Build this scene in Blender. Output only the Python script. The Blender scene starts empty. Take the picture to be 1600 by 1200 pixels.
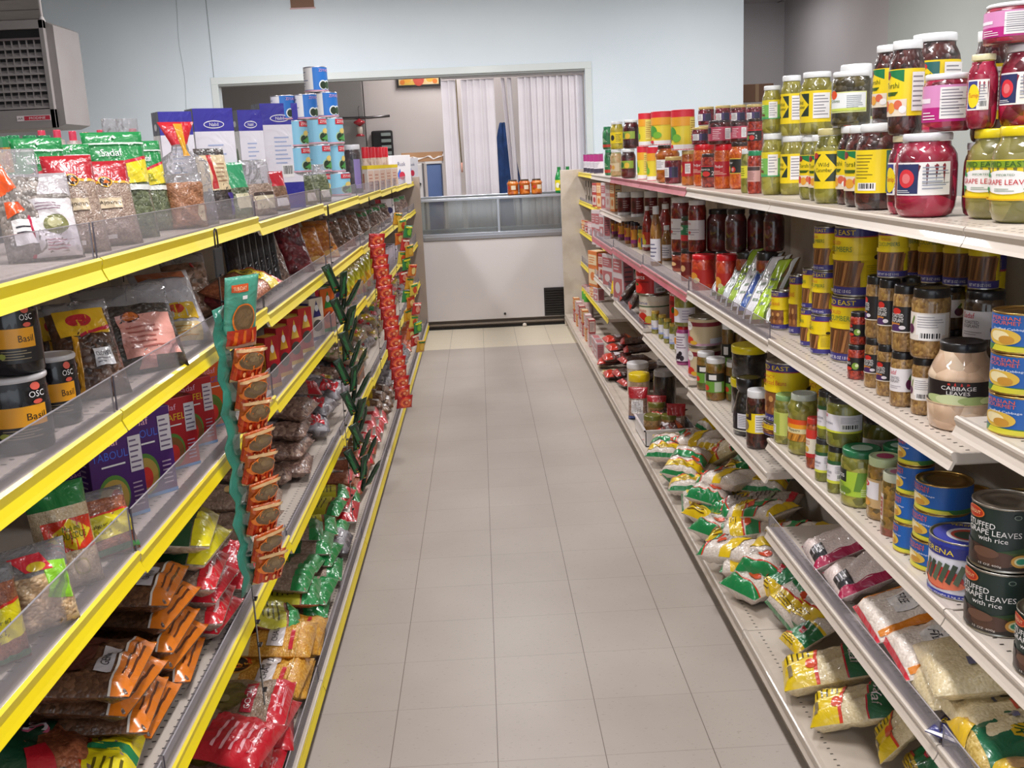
import bpy, bmesh, math, random
import numpy as np
from mathutils import Vector, Matrix, Euler
PI=math.pi
sc=bpy.context.scene
COL=sc.collection
rnd=random.Random(7)
# ------------------------------------------------------------------ camera
CF,CP,CY,CR=1587.09,.2202,.0234,-.0455
CAM=np.array([.3323,-2.5614,1.6593])
def _axes():
    cy,sy,cp,sp,cr,sr=math.cos(CY),math.sin(CY),math.cos(CP),math.sin(CP),math.cos(CR),math.sin(CR)
    f=np.array([sy*cp,cy*cp,-sp]); ri=np.array([cy,-sy,0.]); up=np.cross(ri,f)
    return cr*ri+sr*up,-sr*ri+cr*up,f
AX_R,AX_U,AX_F=_axes()
def ray(u,v): return AX_F+(u-800)/CF*AX_R+(600-v)/CF*AX_U
def on(u,v,ax,val):
    """point of the place seen at pixel (u,v), on the plane where axis ax equals val"""
    d=ray(u,v); return CAM+(val-CAM[ax])/d[ax]*d
def depth(p): return float((np.asarray(p)-CAM)@AX_F)
cam=bpy.data.cameras.new('camera'); co=bpy.data.objects.new('camera',cam); COL.objects.link(co)
cam.sensor_width=36; cam.lens=36*CF/1600; cam.clip_start=.05; cam.clip_end=100
co.matrix_world=Matrix(((AX_R[0],AX_U[0],-AX_F[0],CAM[0]),(AX_R[1],AX_U[1],-AX_F[1],CAM[1]),(AX_R[2],AX_U[2],-AX_F[2],CAM[2]),(0,0,0,1)))
sc.camera=co
# ------------------------------------------------------------------ materials
def lin(h):
    h=h.lstrip('#'); o=[]
    for i in (0,2,4):
        c=int(h[i:i+2],16)/255; o.append(c/12.92 if c<=.04045 else ((c+.055)/1.055)**2.4)
    return (*o,1)
MATS={}
def newmat(name):
    m=bpy.data.materials.new(name); m.use_nodes=True
    nt=m.node_tree; b=nt.nodes['Principled BSDF']; return m,nt,b
def P(h,k='print'):
    """plain colour: print, gloss, film (shiny printed plastic), metal, matt"""
    key=(h,k)
    if key in MATS: return MATS[key]
    m,nt,b=newmat(f'{k}_{h}')
    b.inputs['Base Color'].default_value=lin(h)
    r,c,me={'print':(.45,.25,0),'gloss':(.18,.3,0),'film':(.3,.6,0),'metal':(.28,0,1),'matt':(.75,0,0),'lid':(.3,.3,0)}[k]
    b.inputs['Roughness'].default_value=r; b.inputs['Coat Weight'].default_value=c; b.inputs['Metallic'].default_value=me
    b.inputs['Coat Roughness'].default_value=.12
    if k=='film': wrinkle(nt,b,18,.35)
    MATS[key]=m; return m
def wrinkle(nt,b,scale,s):
    tc=nt.nodes.new('ShaderNodeTexCoord'); n=nt.nodes.new('ShaderNodeTexNoise'); n.inputs['Scale'].default_value=scale
    n.inputs['Detail'].default_value=3; n.inputs['Distortion'].default_value=1.2
    bp=nt.nodes.new('ShaderNodeBump'); bp.inputs['Strength'].default_value=s; bp.inputs['Distance'].default_value=.02
    nt.links.new(tc.outputs['Object'],n.inputs['Vector']); nt.links.new(n.outputs['Fac'],bp.inputs['Height'])
    nt.links.new(bp.outputs['Normal'],b.inputs['Normal']); nt.links.new(bp.outputs['Normal'],b.inputs['Coat Normal'])
def C(c1,c2,c3,scale,k='jar'):
    """lumpy or grainy goods seen through glass (jar) or plastic film (bag)"""
    key=(c1,c2,c3,scale,k)
    if key in MATS: return MATS[key]
    m,nt,b=newmat(f'goods_{c1}_{int(scale)}'); N=nt.nodes; L=nt.links
    tc=N.new('ShaderNodeTexCoord'); oi=N.new('ShaderNodeObjectInfo')
    ad=N.new('ShaderNodeVectorMath'); L.new(tc.outputs['Object'],ad.inputs[0])
    cb=N.new('ShaderNodeCombineXYZ')
    for i in range(3): L.new(oi.outputs['Random'],cb.inputs[i])
    L.new(cb.outputs[0],ad.inputs[1])
    v=N.new('ShaderNodeTexVoronoi'); v.inputs['Scale'].default_value=scale; L.new(ad.outputs[0],v.inputs['Vector'])
    rp=N.new('ShaderNodeValToRGB'); sp=N.new('ShaderNodeSeparateColor'); L.new(v.outputs['Color'],sp.inputs[0]); L.new(sp.outputs[0],rp.inputs['Fac'])
    e=rp.color_ramp.elements; e[0].color=lin(c1); e[1].color=lin(c3); e[0].position=.15; e[1].position=.9
    x=e.new(.55); x.color=lin(c2)
    L.new(rp.outputs[0],b.inputs['Base Color'])
    b.inputs['Roughness'].default_value=.4; b.inputs['Coat Weight'].default_value=1 if k=='jar' else .7; b.inputs['Coat Roughness'].default_value=.04 if k=='jar' else .12
    bp=N.new('ShaderNodeBump'); bp.inputs['Strength'].default_value=.5; bp.inputs['Distance'].default_value=.5/scale; bp.invert=True
    L.new(v.outputs['Distance'],bp.inputs['Height']); L.new(bp.outputs['Normal'],b.inputs['Normal'])
    if k=='bag':
        n=N.new('ShaderNodeTexNoise'); n.inputs['Scale'].default_value=16; n.inputs['Detail'].default_value=3; n.inputs['Distortion'].default_value=1.5
        L.new(ad.outputs[0],n.inputs['Vector'])
        b2=N.new('ShaderNodeBump'); b2.inputs['Strength'].default_value=.5; b2.inputs['Distance'].default_value=.03
        L.new(n.outputs['Fac'],b2.inputs['Height']); L.new(b2.outputs['Normal'],b.inputs['Coat Normal'])
    MATS[key]=m; return m
def clear(name,tint,fac,rough=.08,bump=0):
    if name in MATS: return MATS[name]
    m=bpy.data.materials.new(name); m.use_nodes=True; nt=m.node_tree; N=nt.nodes; L=nt.links
    N.remove(N['Principled BSDF']); out=N['Material Output']
    t=N.new('ShaderNodeBsdfTransparent'); t.inputs[0].default_value=lin(tint)
    g=N.new('ShaderNodeBsdfGlossy'); g.inputs['Roughness'].default_value=rough; g.inputs['Color'].default_value=(.95,.95,1,1)
    lw=N.new('ShaderNodeLayerWeight'); lw.inputs['Blend'].default_value=fac
    mx=N.new('ShaderNodeMixShader')
    if bump: L.new(lw.outputs['Fresnel'],mx.inputs[0])
    else: mx.inputs[0].default_value=fac
    L.new(t.outputs[0],mx.inputs[1]); L.new(g.outputs[0],mx.inputs[2])
    d=N.new('ShaderNodeBsdfDiffuse'); d.inputs[0].default_value=(.75,.74,.76,1); m2=N.new('ShaderNodeMixShader'); m2.inputs[0].default_value=.12 if not bump else .22
    L.new(mx.outputs[0],m2.inputs[1]); L.new(d.outputs[0],m2.inputs[2]); L.new(m2.outputs[0],out.inputs['Surface'])
    if bump:
        tc=N.new('ShaderNodeTexCoord'); n=N.new('ShaderNodeTexNoise'); n.inputs['Scale'].default_value=22; n.inputs['Distortion'].default_value=1.5
        bp=N.new('ShaderNodeBump'); bp.inputs['Strength'].default_value=bump; bp.inputs['Distance'].default_value=.03
        L.new(tc.outputs['Object'],n.inputs['Vector']); L.new(n.outputs['Fac'],bp.inputs['Height'])
        for q in (g,lw): L.new(bp.outputs['Normal'],q.inputs['Normal'])
    MATS[name]=m; return m
ACR=clear('acrylic','#eceaee',.06)
FILM=clear('clear_film','#e6e4e6',.3,.12,.6)
def noisy(name,c1,c2,scale,rough=.6,detail=4,lo=.35,hi=.65,coat=0,stretch=None):
    m,nt,b=newmat(name); N=nt.nodes; L=nt.links
    tc=N.new('ShaderNodeTexCoord'); n=N.new('ShaderNodeTexNoise'); n.inputs['Scale'].default_value=scale; n.inputs['Detail'].default_value=detail
    if stretch:
        mp=N.new('ShaderNodeMapping'); mp.inputs['Scale'].default_value=stretch; L.new(tc.outputs['Object'],mp.inputs[0]); L.new(mp.outputs[0],n.inputs['Vector'])
    else: L.new(tc.outputs['Object'],n.inputs['Vector'])
    r=N.new('ShaderNodeValToRGB'); r.color_ramp.elements[0].position=lo; r.color_ramp.elements[1].position=hi
    r.color_ramp.elements[0].color=lin(c1); r.color_ramp.elements[1].color=lin(c2)
    L.new(n.outputs['Fac'],r.inputs['Fac']); L.new(r.outputs[0],b.inputs['Base Color'])
    b.inputs['Roughness'].default_value=rough; b.inputs['Coat Weight'].default_value=coat
    return m
# ------------------------------------------------------------------ mesh building
class MB:
    def __init__(s): s.v=[]; s.f=[]; s.m=[]; s.sm=[]; s.mats=[]
    def mi(s,mat):
        if mat not in s.mats: s.mats.append(mat)
        return s.mats.index(mat)
    def add(s,V,F,mat,smooth=False):
        o=len(s.v); i=s.mi(mat); us=sorted({k for f in F for k in f})
        if len(us)<len(V): mp_={k:n for n,k in enumerate(us)}; V=[V[k] for k in us]; F=[tuple(mp_[k] for k in f) for f in F]
        s.v+=[tuple(p) for p in V]
        for f in F: s.f.append(tuple(o+k for k in f)); s.m.append(i); s.sm.append(smooth)
    def box(s,x0,x1,y0,y1,z0,z1,mat,bev=0):
        if bev<=0:
            V=[(x,y,z) for x in (x0,x1) for y in (y0,y1) for z in (z0,z1)]
            s.add(V,[(0,1,3,2),(4,6,7,5),(0,4,5,1),(2,3,7,6),(0,2,6,4),(1,5,7,3)],mat)
        else:
            bm=bmesh.new(); bmesh.ops.create_cube(bm,size=1)
            for v in bm.verts: v.co=((x0+x1)/2+v.co.x*(x1-x0),(y0+y1)/2+v.co.y*(y1-y0),(z0+z1)/2+v.co.z*(z1-z0))
            bmesh.ops.bevel(bm,geom=bm.edges[:],offset=bev,segments=2,affect='EDGES',profile=.5)
            bm.verts.index_update(); s.add([v.co[:] for v in bm.verts],[[v.index for v in f.verts] for f in bm.faces],mat); bm.free()
    def prism(s,prof,y0,y1,mat,smooth=False):
        """closed (x,z) outline swept along y"""
        n=len(prof); V=[(x,y0,z) for x,z in prof]+[(x,y1,z) for x,z in prof]
        s.add(V,[(i,(i+1)%n,n+(i+1)%n,n+i) for i in range(n)]+[tuple(range(n))[::-1],tuple(range(n,2*n))],mat,smooth)
    def tube(s,pts,r,mat,n=8):
        pts=[Vector(p) for p in pts]; V=[]; F=[]
        for k,p in enumerate(pts):
            d=(pts[min(k+1,len(pts)-1)]-pts[max(k-1,0)]).normalized()
            a=d.orthogonal().normalized() if k==0 else (a-d*a.dot(d)).normalized()
            b=d.cross(a)
            V+=[tuple(p+r*(math.cos(2*PI*i/n)*a+math.sin(2*PI*i/n)*b)) for i in range(n)]
        for k in range(len(pts)-1):
            F+=[(k*n+i,k*n+(i+1)%n,(k+1)*n+(i+1)%n,(k+1)*n+i) for i in range(n)]
        F+=[tuple(range(n))[::-1],tuple(range((len(pts)-1)*n,len(pts)*n))]
        s.add(V,F,mat,True)
    def lathe(s,prof,mat,n=22,cap=True,smooth=True,off=(0,0)):
        V=[];F=[]
        for r,z in prof: V+=[(off[0]+r*math.sin(2*PI*i/n),off[1]-r*math.cos(2*PI*i/n),z) for i in range(n)]
        k=len(prof)
        for j in range(k-1): F+=[(j*n+i,j*n+(i+1)%n,(j+1)*n+(i+1)%n,(j+1)*n+i) for i in range(n)]
        s.add(V,F,mat,smooth)
        if cap:
            s.add([V[i] for i in range(n)][::-1],[tuple(range(n))],mat); s.add(V[(k-1)*n:],[tuple(range(n))],mat)
    def mesh(s,name):
        me=bpy.data.meshes.new(name); me.from_pydata(s.v,[],s.f)
        for m in s.mats: me.materials.append(m)
        me.polygons.foreach_set('material_index',s.m); me.polygons.foreach_set('use_smooth',s.sm); me.update()
        return me
    def obj(s,name,parent=None,loc=None,rot=None):
        o=bpy.data.objects.new(name,s.mesh(name)); COL.objects.link(o)
        if parent: o.parent=parent
        if loc: o.location=loc
        if rot: o.rotation_euler=rot
        return o
def empty(name,loc=(0,0,0),rz=0):
    o=bpy.data.objects.new(name,None); COL.objects.link(o); o.location=loc; o.rotation_euler=(0,0,rz); o.empty_display_size=.1; return o
def tag(o,label,cat,group=None):
    o['label']=label; o['category']=cat
    if group: o['group']=group
    return o
def struct(o): o['kind']='structure'; return o
# ------------------------------------------------------------------ room
def tilemat():
    m,nt,b=newmat('vinyl_tile'); N=nt.nodes; L=nt.links
    tc=N.new('ShaderNodeTexCoord'); sp=N.new('ShaderNodeSeparateXYZ'); L.new(tc.outputs['Object'],sp.inputs[0])
    def mth(op,a,bv=None,c=None):
        n=N.new('ShaderNodeMath'); n.operation=op
        for i,x in enumerate((a,bv,c)):
            if x is None: continue
            if isinstance(x,(int,float)): n.inputs[i].default_value=x
            else: L.new(x,n.inputs[i])
        return n.outputs[0]
    T=.3048
    fx=mth('PINGPONG',sp.outputs[0],T/2); fy=mth('PINGPONG',sp.outputs[1],T/2)
    wn=N.new('ShaderNodeTexNoise'); wn.inputs['Scale'].default_value=.9; L.new(tc.outputs['Object'],wn.inputs['Vector'])
    lx=mth('LESS_THAN',fx,.0012); ly=mth('LESS_THAN',fy,.0014)
    lyw=mth('MULTIPLY',ly,mth('MULTIPLY',wn.outputs['Fac'],.6))
    lines=mth('MAXIMUM',mth('MULTIPLY',lx,.85),lyw)
    cx=mth('FLOOR',mth('DIVIDE',sp.outputs[0],T)); cy=mth('FLOOR',mth('DIVIDE',sp.outputs[1],T))
    cb=N.new('ShaderNodeCombineXYZ'); L.new(cx,cb.inputs[0]); L.new(cy,cb.inputs[1])
    wh=N.new('ShaderNodeTexWhiteNoise'); L.new(cb.outputs[0],wh.inputs['Vector'])
    n1=N.new('ShaderNodeTexNoise'); n1.inputs['Scale'].default_value=1.3; n1.inputs['Detail'].default_value=5; L.new(tc.outputs['Object'],n1.inputs['Vector'])
    mp=N.new('ShaderNodeMapping'); mp.inputs['Scale'].default_value=(55,170,1); mp.inputs['Rotation'].default_value=(0,0,.25); L.new(tc.outputs['Object'],mp.inputs[0])
    n2=N.new('ShaderNodeTexNoise'); n2.inputs['Scale'].default_value=1; n2.inputs['Detail'].default_value=2; L.new(mp.outputs[0],n2.inputs['Vector'])
    fl=mth('GREATER_THAN',n2.outputs['Fac'],.68)
    mix=N.new('ShaderNodeValToRGB'); e=mix.color_ramp.elements; e[0].color=lin('#aca29a'); e[1].color=lin('#b9b0a8'); e[0].position=.35; e[1].position=.65
    L.new(mth('ADD',n1.outputs['Fac'],mth('MULTIPLY',mth('SUBTRACT',wh.outputs[0],.5),.06)),mix.inputs[0])
    def mx(f,a,c2):
        n=N.new('ShaderNodeMix'); n.data_type='RGBA'; 
        L.new(f,n.inputs[0]); L.new(a,n.inputs[6])
        if isinstance(c2,str): n.inputs[7].default_value=lin(c2)
        else: L.new(c2,n.inputs[7])
        return n.outputs[2]
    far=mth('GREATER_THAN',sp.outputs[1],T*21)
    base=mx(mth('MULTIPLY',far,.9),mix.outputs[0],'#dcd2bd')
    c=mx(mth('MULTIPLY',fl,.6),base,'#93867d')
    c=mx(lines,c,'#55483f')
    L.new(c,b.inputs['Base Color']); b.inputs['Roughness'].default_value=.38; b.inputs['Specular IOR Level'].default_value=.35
    return m
m=MB(); m.box(-9,8,-6.5,13,-.1,0,tilemat()); f=struct(m.obj('floor'))
CZ=3.5
WALLC=noisy('wall_paint','#d5e1ea','#dde8f0',.7,.6)
WALLG=noisy('wall_paint_grey','#b7b2b4','#c0bcbe',.6,.7)
m=MB(); m.box(-9,8,-6.5,13,CZ,CZ+.1,noisy('ceiling_tile','#a9a5a8','#b5b1b4',3,.9))
for k in range(28): m.box(-9,8,-6.5+k*.7,-6.49+k*.7,CZ-.006,CZ,P('#6d6669','matt'))
for k in range(14): m.box(-9+k*1.22,-8.99+k*1.22,-6.5,13,CZ-.006,CZ,P('#6d6669','matt'))
struct(m.obj('ceiling'))
WY=8.35
# blue-white partition with the wide opening
m=MB(); ox0,ox1,oz=-2.28,1.485,2.51
m.box(-3.95,ox0,WY,WY+.12,0,CZ,WALLC); m.box(ox1,3.135,WY,WY+.12,0,CZ,WALLC)
m.box(ox0,ox1,WY,WY+.12,oz,CZ,WALLC)
struct(m.obj('wall_back'))
m=MB(); TRM=P('#d3dbdb','print')
m.box(ox0-.07,ox1+.07,WY-.012,WY,oz,oz+.07,TRM,.003); m.box(ox1,ox1+.07,WY-.012,WY,0,oz,TRM,.003); m.box(ox0-.07,ox0,WY-.012,WY,0,oz,TRM,.003)
m.box(ox0,ox1,WY,WY+.12,oz-.02,oz,P('#8f9292','matt'))
struct(m.obj('trim_1'))
m=MB(); m.box(-2.318,-2.312,WY-.004,WY,oz+.07,CZ,P('#8b9596','matt')); struct(m.obj('trim_2'))
m=MB(); m.tube([(-2.62+.01*math.sin(k*1.3),WY-.003,CZ-.15*k) for k in range(10)],.002,P('#aab4b4','matt'),5); struct(m.obj('trim_3'))
# rooms beyond
m=MB(); m.box(-9,8,11.6,11.7,0,CZ,WALLG); struct(m.obj('wall_far'))
m=MB(); m.box(4.52,4.64,8.0,11.6,0,CZ,WALLG); m.box(4.50,4.64,-6.5,8.0,0,CZ,noisy('wall_paint_sage','#b4b9b5','#bdc1bd',.6,.7)); struct(m.obj('wall_right'))
m=MB(); m.box(-9,-8.9,-6.5,11.6,0,CZ,WALLC); struct(m.obj('wall_left'))
# back office: grey wall on the near side and pale wall at the end
m=MB(); m.box(-3.2,-1.03,10.3,10.4,0,CZ,noisy('grey_wall','#8f8a88','#979290',.8,.8)); struct(m.obj('wall_office_1'))
m=MB(); m.box(-1.03,2.4,10.5,10.6,0,CZ,noisy('pale_wall','#cfc4c1','#d8cdc9',.8,.7)); struct(m.obj('wall_office_2'))
# ------------------------------------------------------------------ shelving
CREAM=noisy('cream_enamel','#c9bdb2','#d3c8bd',2.5,.4,3,.3,.7,.2)
CREAMD=noisy('cream_worn','#bdb0a2','#cfc4b8',6,.5,4,.35,.6)
YEL=noisy('yellow_strip','#e6cd0c','#ecd816',3,.38,2,.3,.7,.12)
REDS=noisy('red_strip','#b03a48','#c4606c',5,.35,2,.3,.7,.3)
WHT=P('#e8e6ea','print')
TAUPE=noisy('end_panel_taupe','#94857a','#9f9085',2.5,.5)  # browner, darker tone for the end panel of the yellow-striped run
HOLE=P('#3a322c','matt')
def shelf_deck(x0,x1,y0,y1,z,side,holes=True):
    """x0 = front edge towards the aisle, x1 = back; side +1: the aisle lies at larger x"""
    m=MB(); a,b=min(x0,x1),max(x0,x1)
    m.box(a,b,y0+.004,y1-.004,z-.022,z,CREAM,.002)
    if holes:
        n=int((y1-y0)/.0254)
        for r_,dx in ((0,.035),(1,.062)):
            for k in range(n):
                y=y0+.02+k*.0254
                if y>y1-.02: break
                x=x0-side*dx
                m.add([(x-.004,y-.0018,z+.0006),(x+.004,y-.0018,z+.0006),(x+.004,y+.0018,z+.0006),(x-.004,y+.0018,z+.0006)],[(0,1,2,3)],HOLE)
    return m
def lip(x,y0,y1,z,side,mat,h=.032):
    """curved price rail along the front edge"""
    m=MB(); s=side; pr=[(x-s*.016,z+.001),(x-s*.004,z+.0035),(x,z+.001),(x+s*.0005,z-.004),(x-s*.004,z-h*.45),(x+s*.001,z-h*.8),(x+s*.005,z-h),(x-s*.002,z-h-.001),(x-s*.010,z-h*.5),(x-s*.016,z-.01)]
    m.prism(pr,y0+.002,y1-.002,mat,False); return m
def guard(x,y0,y1,z,side,h=.062):
    """clear acrylic fence with its dark cut ends"""
    m=MB(); t=.0012
    m.box(x-t,x+t,y0+.006,y1-.006,z,z+h,ACR); m.box(min(x,x-side*.03),max(x,x-side*.03),y0+.006,y1-.006,z,z+.002,ACR)
    for y in (y0+.006,y1-.008): m.box(x-t,x+t,y,y+.0015,z,z+h,P('#6a6670','gloss'))
    m.box(x-t*1.1,x+t*1.1,y0+.006,y1-.006,z+h,z+h+.0012,P('#a9a5ac','gloss'))
    return m
SHELVES={}
ORD=['first','second','third','fourth','fifth','sixth','seventh','eighth','ninth','tenth','eleventh','twelfth','thirteenth','fourteenth','fifteenth','sixteenth','seventeenth','eighteenth','nineteenth','twentieth']+['twenty-'+w for w in ['first','second','third','fourth','fifth','sixth','seventh','eighth','ninth']]+['thirtieth']+['thirty-'+w for w in ['first','second','third','fourth','fifth','sixth','seventh','eighth','ninth']]+['fortieth']+['forty-'+w for w in ['first','second','third','fourth','fifth','sixth','seventh','eighth','ninth']]
def bay(name_i,side,y0,y1,fronts,xb,bx,bz,label,tall=1.52,endpanel=False):
    """fronts: list of (x_front,z,railmat,guard?,endcap)"""
    root=empty('shelving_bay',((fronts[0][0]+xb)/2,(y0+y1)/2,0)); tag(root,label,'shelving','shelving bays lining the aisle')
    bpy.context.view_layer.update()
    inv=(-root.location.x,-root.location.y,0)
    def part(m,nm,par=root):
        o=m.obj(nm,par)
        if par is root: o.location=inv
        return o
    m=MB(); m.box(min(xb,xb-side*.03),max(xb,xb-side*.03),y0+.001,y1-.001,.03,tall,CREAMD)
    part(m,'back_panel')
    for y in ((y0,) if not endpanel else (y0,)):
        m=MB(); m.box(min(xb,xb+side*.03),max(xb,xb+side*.03),y+.001,y+.026,0,tall,CREAMD)
        for k in range(24): m.box(min(xb+side*.03,xb+side*.0305),max(xb+side*.03,xb+side*.0305),y+.009,y+.017,.15+k*.055,.18+k*.055,HOLE)
        part(m,'upright')
    for (xf,z,rm,gd) in fronts:
        o=part(shelf_deck(xf-side*.004,xb,y0,y1,z,side),'shelf')
        def sub(mm,nm): q=mm.obj(nm,o); return q
        if rm is YEL or rm is REDS:
            sub(lip(xf,y0,y1,z,side,CREAM),'price_rail'); 
            mm=MB(); s=side
            mm.prism([(xf-s*.003,z+.0035),(xf+s*.0008,z+.001),(xf-s*.0028,z-.0145),(xf+s*.002,z-.026),(xf+s*.0058,z-.033),(xf+s*.0076,z-.033),(xf+s*.0038,z-.0255),(xf-s*.0008,z-.0145),(xf+s*.0028,z+.001),(xf-s*.002,z+.005)],y0+.003,y1-.003,rm)
            sub(mm,'price_strip')
        else: sub(lip(xf,y0,y1,z,side,CREAM),'price_rail')
        if gd: sub(guard(xf-side*.009,y0,y1,z,side,gd if gd is not True else .062),'shelf_guard')
        for y in (y0+.01,y1-.013):
            mm=MB(); mm.add([(xf-side*.012,y,z-.002),(xb+side*.01,y,z-.002),(xb+side*.01,y,z-.05),(xf-side*.2,y,z-.025),(xf-side*.012,y,z-.025),
                            (xf-side*.012,y+.003,z-.002),(xb+side*.01,y+.003,z-.002),(xb+side*.01,y+.003,z-.05),(xf-side*.2,y+.003,z-.025),(xf-side*.012,y+.003,z-.025)],
                           [(0,1,2,3,4),(9,8,7,6,5),(0,5,6,1),(1,6,7,2),(2,7,8,3),(3,8,9,4),(4,9,5,0)],CREAMD)
            sub(mm,'bracket')
    m=MB(); a,b=min(bx,xb),max(bx,xb)
    m.box(a,b,y0+.002,y1-.002,bz-.022,bz,CREAMD,.002); 
    kx=bx-side*.03; m.box(min(kx,xb),max(kx,xb),y0+.004,y1-.004,0,bz-.022,CREAMD)
    n=int((y1-y0)/.0254)
    for k in range(n):
        y=y0+.02+k*.0254; x=bx-side*.05
        if y<y1-.02: m.add([(x-.004,y-.0018,bz+.0006),(x+.004,y-.0018,bz+.0006),(x+.004,y+.0018,bz+.0006),(x-.004,y+.0018,bz+.0006)],[(0,1,2,3)],HOLE)
    o=part(m,'base_deck')
    lip(bx,y0,y1,bz,side,CREAM,.036).obj('price_rail',o)
    if side>0:
        mm=MB(); mm.prism([(bx+.001,bz-.003),(bx-.002,bz-.016),(bx+.0065,bz-.035),(bx+.008,bz-.034),(bx+.0005,bz-.016),(bx+.003,bz-.003)],y0+.003,y1-.003,YEL); mm.obj('price_strip',o)
        mm=guard(bx-.012,y0,y1,bz,side,.05)
        for k in range(int((y1-y0)/.012)): mm.box(bx-.0125,bx-.0115,y0+.01+k*.012,y0+.0115+k*.012,bz,bz+.05,P('#5d5a62','gloss'))
        mm.obj('shelf_guard',o)
    if endpanel:
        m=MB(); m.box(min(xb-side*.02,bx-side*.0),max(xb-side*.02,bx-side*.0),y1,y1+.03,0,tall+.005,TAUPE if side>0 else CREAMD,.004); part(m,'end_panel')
    return root
JL=[-2.1,-.875,.345,1.565,2.785,4.0,5.22,6.44,7.37]
S1=[1.523,1.523,1.506,1.494,1.487,1.479,1.472,1.464]
S2=[1.267,1.267,1.245,1.236,1.228,1.220,1.212,1.203]
S3=[1.015,1.008,.990,.975,.948,.925,.905,.890]
S4=[.572,.575,.550,.535,.520,.513,.512,.510]
LX,LXB,LBX,LBZ=-.29,-.72,-.232,.092
for i in range(8):
    fr=[(LX,S1[i],YEL,True),(LX,S2[i],YEL,True),(LX,S3[i],YEL,.085),(LX,S4[i],YEL,.04)]
    w='nearest' if i==0 else ('farthest' if i==7 else ORD[i]+' from the near end')
    bay(i,1,JL[i],JL[i+1],fr,LXB,LBX,LBZ,f'yellow-striped shelving bay, {w}, crowded with bagged dry goods' if i!=7 else 'yellow-striped shelving bay ending in a tall beige side panel beside the freezer',1.50 if i<7 else 1.505,i==7)
RX,RXB,RBX,RBZ=1.19,1.63,1.118,.118
JR=[-2.1,-.765,.47,1.70,2.92,4.14,5.3,7.37]
RZ=1.498
RB=[[(RX,RZ,None,0),(RX,1.152,None,0),(RX,.765,None,0),(RX,.472,None,.05)],
    [(RX,RZ,None,0),(RX,1.080,None,0),(RX,.765,None,0),(RX,.472,None,.05)],
    [(RX,RZ,None,0),(RX,1.070,None,.06),(RX,.650,None,0)],
    [(RX,RZ,REDS,0),(RX,1.055,REDS,.06),(RX,.680,None,0)],
    [(RX,RZ,REDS,0),(RX,1.044,REDS,.06),(RX,.705,None,.04)],
    [(RX,RZ,None,0),(1.25,1.235,None,0),(RX,1.03,REDS,.06),(RX,.735,None,.05)],
    [(1.295,1.480,YEL,0),(1.295,1.217,YEL,.03),(1.295,.94,YEL,.06),(1.295,.625,YEL,.06),(1.295,.378,YEL,0)]]
for i in range(7):
    w=['nearest','second from the near end','third from the near end','fourth from the near end','fifth from the near end','sixth from the near end',''][i]
    bay(i,-1,JR[i],JR[i+1],RB[i],RXB,RBX,RBZ,f'cream-edged shelving bay, {w}, loaded with jars and cans' if i!=6 else 'cream shelving bay with short yellow strips beside the dark freezer vent',1.497 if i<6 else 1.505,i==6)
def lz(row,y):
    k=0
    while k<7 and y>JL[k+1]: k+=1
    return ([S1,S2,S3,S4][row-1][k] if row<5 else LBZ)
def rz_(row,y):
    k=0
    while k<6 and y>JR[k+1]: k+=1
    if row==9: return RBZ
    f=RB[k]
    if row==1: return f[0][1]
    if row==15: return 1.235 if k<6 else f[1][1]
    if k==5: return {2:f[2][1],3:f[3][1]}[row]
    if k==6: return {2:f[2][1],3:f[3][1],4:f[4][1]}[row]
    return f[min(row-1,len(f)-1)][1]
def ceil_over(side,x,y,z):
    """underside of the next shelf above height z"""
    if side>0: k=max(i for i in range(8) if y>JL[i] or i==0); f=[(LX,q[k]) for q in (S1,S2,S3,S4)]
    else: k=max(i for i in range(7) if y>JR[i] or i==0); f=RB[k]
    c=[q[1]-.032 for q in f if q[1]>z+.03 and (x-q[0])*side<.0]
    return min(c) if c else 9
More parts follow.
